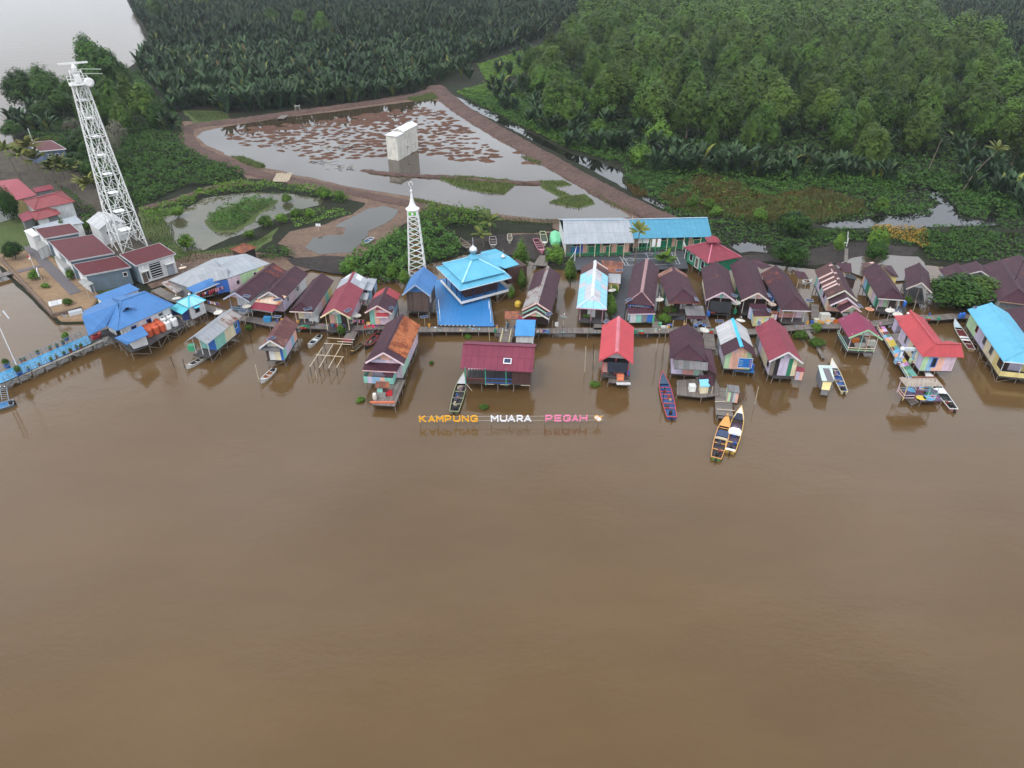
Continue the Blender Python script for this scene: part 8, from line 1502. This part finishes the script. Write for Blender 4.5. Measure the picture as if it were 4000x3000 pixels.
t_ = thing('ladder_sign', 'tilted white frame sign on a post above the mud bank', 'frame', W(C3(912, 60), .3)); c = W(C3(912, 60), .3); stick('post', c, c + Vector((0, 0, 2.)), .06, WHITE, t_); b = MB(); b.bar(c + Vector((0, 0, 1.)), c + Vector((-.5, 0, 3.4)), .12, .12, WHITE); b.bar(c + Vector((-.9, 0, .9)), c + Vector((.1, 0, .9)), .1, .1, WHITE); b.build('frame', t_)
# laundry, boxes and clutter, each a thing
LC = [lin(206, 50, 90), lin(60, 70, 170), lin(210, 206, 200), lin(190, 60, 60), lin(70, 130, 190), lin(120, 60, 110), lin(210, 150, 160), lin(50, 50, 60)]
def laundry(lab, pa, pb, z, n):
    p, q = W(pa, z), W(pb, z); t_ = thing('clothes_line', lab, 'laundry', up(p, z - 1.2)); stick('line', p, q, .015, PALE, t_)
    for x in (p, q): stick('pole', up(x, z - 1.2), x, .035, POST, t_)
    d = (q - p) / n
    for k in range(n):
        a = p + d * (k + .12); c = a + d * .74; h_ = random.uniform(.4, .75); b = MB(); b.quad(a - Vector((0, 0, h_)), c - Vector((0, 0, h_ * random.uniform(.85, 1.1))), c, a, mat(random.choice(LC), .85, .2, 4.)); b.build('cloth', t_)
laundry('washing in red, blue and violet on a line before the crimson house', A6(860, 950), A6(1090, 960), 2., 7); laundry('white and pink washing on a line beside the large dish', A6(1150, 880), A6(1420, 880), 2.2, 8); laundry('red cloths hung on a line beside the turquoise hut', A3(1370, 1210), A3(1580, 1260), 2.3, 6); laundry('pink and grey rugs drying over a rail on the boardwalk', A6(1410, 970), A6(1680, 960), 2.2, 4); laundry('clothes hanging under the awning of the long grey house', A3(1200, 1110), A3(1640, 960), 2.6, 12); laundry('patterned clothes drying on the red-roofed house porch', E1(460, 590), E1(640, 590), 2.2, 5); laundry('dark clothes hung in the zinc washroom', A6(1330, 545), A6(1470, 560), 2.6, 7); laundry('violet and red cloths on the boardwalk rail beside the blue kiosk', B2(580, 1560), B2(790, 1560), 1.9, 4)
def crate(px, z, sx_, sy_, sz_, cl_, lab, nm='crate', cat='box', yaw=0.):
    c = W(px, z) + Vector((0, 0, sz_ / 2)); b = MB(); b.box(c, sx_, sy_, sz_, mat(cl_, .6, .15, 3., dirt=.2), yaw=yaw); b.box(c + Vector((0, 0, sz_ / 2 + .02)), sx_ * 1.06, sy_ * 1.06, .05, mat(mul(cl_, .8), .6, .1), yaw=yaw); tag(b.build(nm), lab, cat)
for a in ((B7(560, 1195), 1., .9, .9, .9, lin(222, 222, 216), 'white cool box with blue foot on the maroon house deck'), (A4(675, 960), .9, 1., .9, .9, lin(60, 150, 110), 'green and white tub hanging off the zinc house porch'), (A4(1010, 925), 1., 1.3, .9, 1., lin(60, 110, 180), 'blue and white chest at the porch corner of the zinc house'), (A5(870, 1350), 1., 1.2, .8, .8, lin(50, 130, 180), 'bright blue bench box on the boardwalk'), (A6(570, 910), 1., 1.6, .8, .9, lin(206, 208, 206), 'white glass counter in front of the plain maroon house'), (C4(660, 870), 1.25, 1.4, .8, .7, lin(206, 204, 190), 'white polystyrene fish box in the magenta pavilion'), (C4(480, 890), 1.25, 1.6, .6, .4, lin(200, 190, 180), 'pile of pale sacks at the rail of the magenta pavilion'), (C4(400, 830), 1.25, .9, .7, .7, lin(220, 120, 40), 'orange crate on the magenta pavilion deck'), (C2(1050, 480), 1., .8, .6, .6, lin(206, 204, 180), 'cream tub left of the white freezer on the boardwalk'), (C2(1180, 450), 1., 1.6, 1., 1.3, lin(196, 194, 186), 'old white freezer cabinet on the boardwalk'), (C2(1310, 470), 1., .9, .6, .6, lin(210, 206, 196), 'white sack pile right of the freezer'), (C2(1390, 490), 1., .9, .5, .5, lin(190, 100, 40), 'orange basket beside the boardwalk freezer'), (B7(1270, 870), 1.05, 1.6, .6, .5, lin(190, 204, 200), 'pale green rolled tarpaulin on the blue deck'), (B7(1185, 790), 1.05, .3, .8, 1.2, lin(200, 206, 212), 'white board leaning on the blue deck house'), (E1(505, 750), .95, 1., .9, .8, lin(226, 130, 96), 'orange-pink washing machine on the low deck of the red house'), (E1(560, 830), .95, 2., .5, .1, lin(216, 216, 216), 'white board with black rings on the low deck'), (E1(265, 640), .95, 1.1, .8, 1.5, lin(214, 160, 150), 'pink striped cupboard at the left of the red house porch'), (E1(275, 520), 1.2, 1., .6, 1.4, lin(150, 40, 56), 'dark red cloth bundle on the porch of the red house'), (A8(570, 1300), 1.1, .8, .7, .6, lin(190, 40, 50), 'red crate on the rusty house deck'), (A8(470, 1320), 1.1, 1.2, .6, .5, lin(140, 138, 134), 'grey wire cage on the rusty house deck'), (A8(480, 1405), 1.12, 3.4, .3, .15, lin(206, 110, 80), 'salmon painted plank lying across the rusty house deck'), (B7(860, 90), 1., .7, .7, .6, lin(220, 90, 60), 'round orange-red tub on the net porch deck'), (B7(925, 70), 1., .9, .7, .7, lin(130, 40, 44), 'dark red crate on the net porch deck'), (B6(1070, 1150), 1., 1., .1, 1.5, lin(96, 190, 120), 'green board fence section before the long maroon house'), (B6(960, 1130), 1., .8, .1, 1.5, lin(214, 180, 96), 'yellow board fence section before the long maroon house'), (B6(810, 1150), 1., 2.4, .12, 1.3, lin(190, 206, 190), 'pale green cloth screen before the long maroon house'), (B2(900, 1500), 1., .6, .4, .6, lin(210, 210, 206), 'white box on the boardwalk by the mesh dish'), (B2(790, 370), .6, 1., .8, .3, lin(60, 130, 200), 'blue tarpaulin bundle on the mud by the pink boat'), (B6(1230, 1200), 1., .5, .5, .5, lin(90, 160, 120), 'green fan cage on the boardwalk'), (B6(1310, 1240), 1., 1.3, .4, .3, lin(206, 206, 200), 'row of white bags on the boardwalk edge'), (C3(1390, 640), .8, .0001 + .9, .6, .5, lin(206, 200, 184), 'white tub behind the striped roof house')):
    crate(*a)
# drift wood in the big pond, stakes heap on its bank
for cp, n, r_, lab in ((D1(1400, 605), 22, 3.2, 'heap of dead branches on a mud island in the fish pond'), (D1(1250, 740), 9, 1.6, 'dead branches sticking out of the fish pond'), (D1(1130, 730), 6, .9, 'small dead root in the fish pond'), (D1(1440, 780), 12, 2.6, 'long thin driftwood lying in the fish pond'), (D1(900, 575), 8, 2.4, 'pale fallen poles on the pond mud')):
    b = MB(); c = W(cp, .45)
    for k in range(n): p = c + Vector((random.gauss(0, r_), random.gauss(0, r_ * .35), random.uniform(-.1, .3))); a = random.uniform(-.6, .6); L_ = random.uniform(.8, 2.6); b.tube(p, p + Vector((math.cos(a) * L_, math.sin(a) * L_, random.uniform(-.1, .9))), .07, DARK if k % 3 else PALE, 5, .03)
    tag(b.build('driftwood'), lab, 'driftwood', kind='stuff')
b = MB(); c = W(D1(890, 890), .5)
for k in range(26): x = k * .17 - 2.2 + random.uniform(-.05, .05); b.tube(c + Vector((x, -1.6, 0)), c + Vector((x + .35, 2.2, 1.1 + random.uniform(-.15, .2))), .07, PALE, 5)
tag(b.build('stake_fence'), 'row of pale stakes leaning on the fish pond dike', 'stakes')
t_ = thing('pump_stand', 'small wooden pump stand on the far dike of the fish pond', 'stand', W(D1(1025, 290), 1.)); b = MB(); c = W(D1(1025, 290), 1.); b.box(c + Vector((0, 0, 1.5)), 1.8, 1.2, .12, ZINC); b.box(c + Vector((0, 0, .8)), 1.7, 1.1, .1, WOOD); b.build('shelf', t_)
for sx_ in (-.8, .8):
    for sy_ in (-.5, .5): stick('leg', c + Vector((sx_, sy_, -.2)), c + Vector((sx_, sy_, 2.)), .06, PALE, t_)
platform('pond_jetty', 'little plank jetty at the far dike of the fish pond', [D1(840, 362), D1(900, 362), D1(950, 330), D1(890, 330)], .9, WOOD)
t_ = thing('pond_sign', 'small white signboard on the bare bank of the small pond', 'sign', W(D1(1208, 1335), .3)); c = W(D1(1208, 1335), .3); stick('post', c, c + Vector((0, 0, 1.5)), .05, PALE, t_); b = MB(); b.box(c + Vector((0, 0, 1.5)), 1.1, .06, .6, WHITE); b.build('board', t_)

# small household things standing along the walk and on the decks
BUCK = [mat(lin(*c), .5, .1) for c in ((190, 60, 50), (60, 100, 170), (210, 206, 196), (60, 140, 110), (60, 58, 60), (206, 150, 60))]
for k in range(46):
    i = random.randrange(4, n_bw - 2); q = (Ls if k % 3 else Rs)[i].lerp((Ls if k % 3 else Rs)[i + 1], random.random()); q = q.lerp(pts[i], .12); r_ = random.uniform(.16, .3); h_ = random.uniform(.25, .6); b = MB()
    if k % 2: b.lathe((q.x, q.y, 1.005), [(r_ * .8, 0), (r_, h_), (r_ * .9, h_), (r_ * .75, h_ * .4)], BUCK[k % 6], 10)
    else: b.box((q.x, q.y, 1.01 + h_ / 2), r_ * 2.6, r_ * 1.8, h_, BUCK[k % 6], yaw=random.uniform(0, 3)); b.box((q.x, q.y, 1.03 + h_), r_ * 2.8, r_ * 2, .04, BUCK[(k + 3) % 6], yaw=0)
    tag(b.build('bucket' if k % 2 else 'storage_box'), 'small plastic bucket on the boardwalk edge' if k % 2 else 'small household box on the boardwalk edge', 'bucket' if k % 2 else 'box', 'buckets along the boardwalk' if k % 2 else 'boxes along the boardwalk')
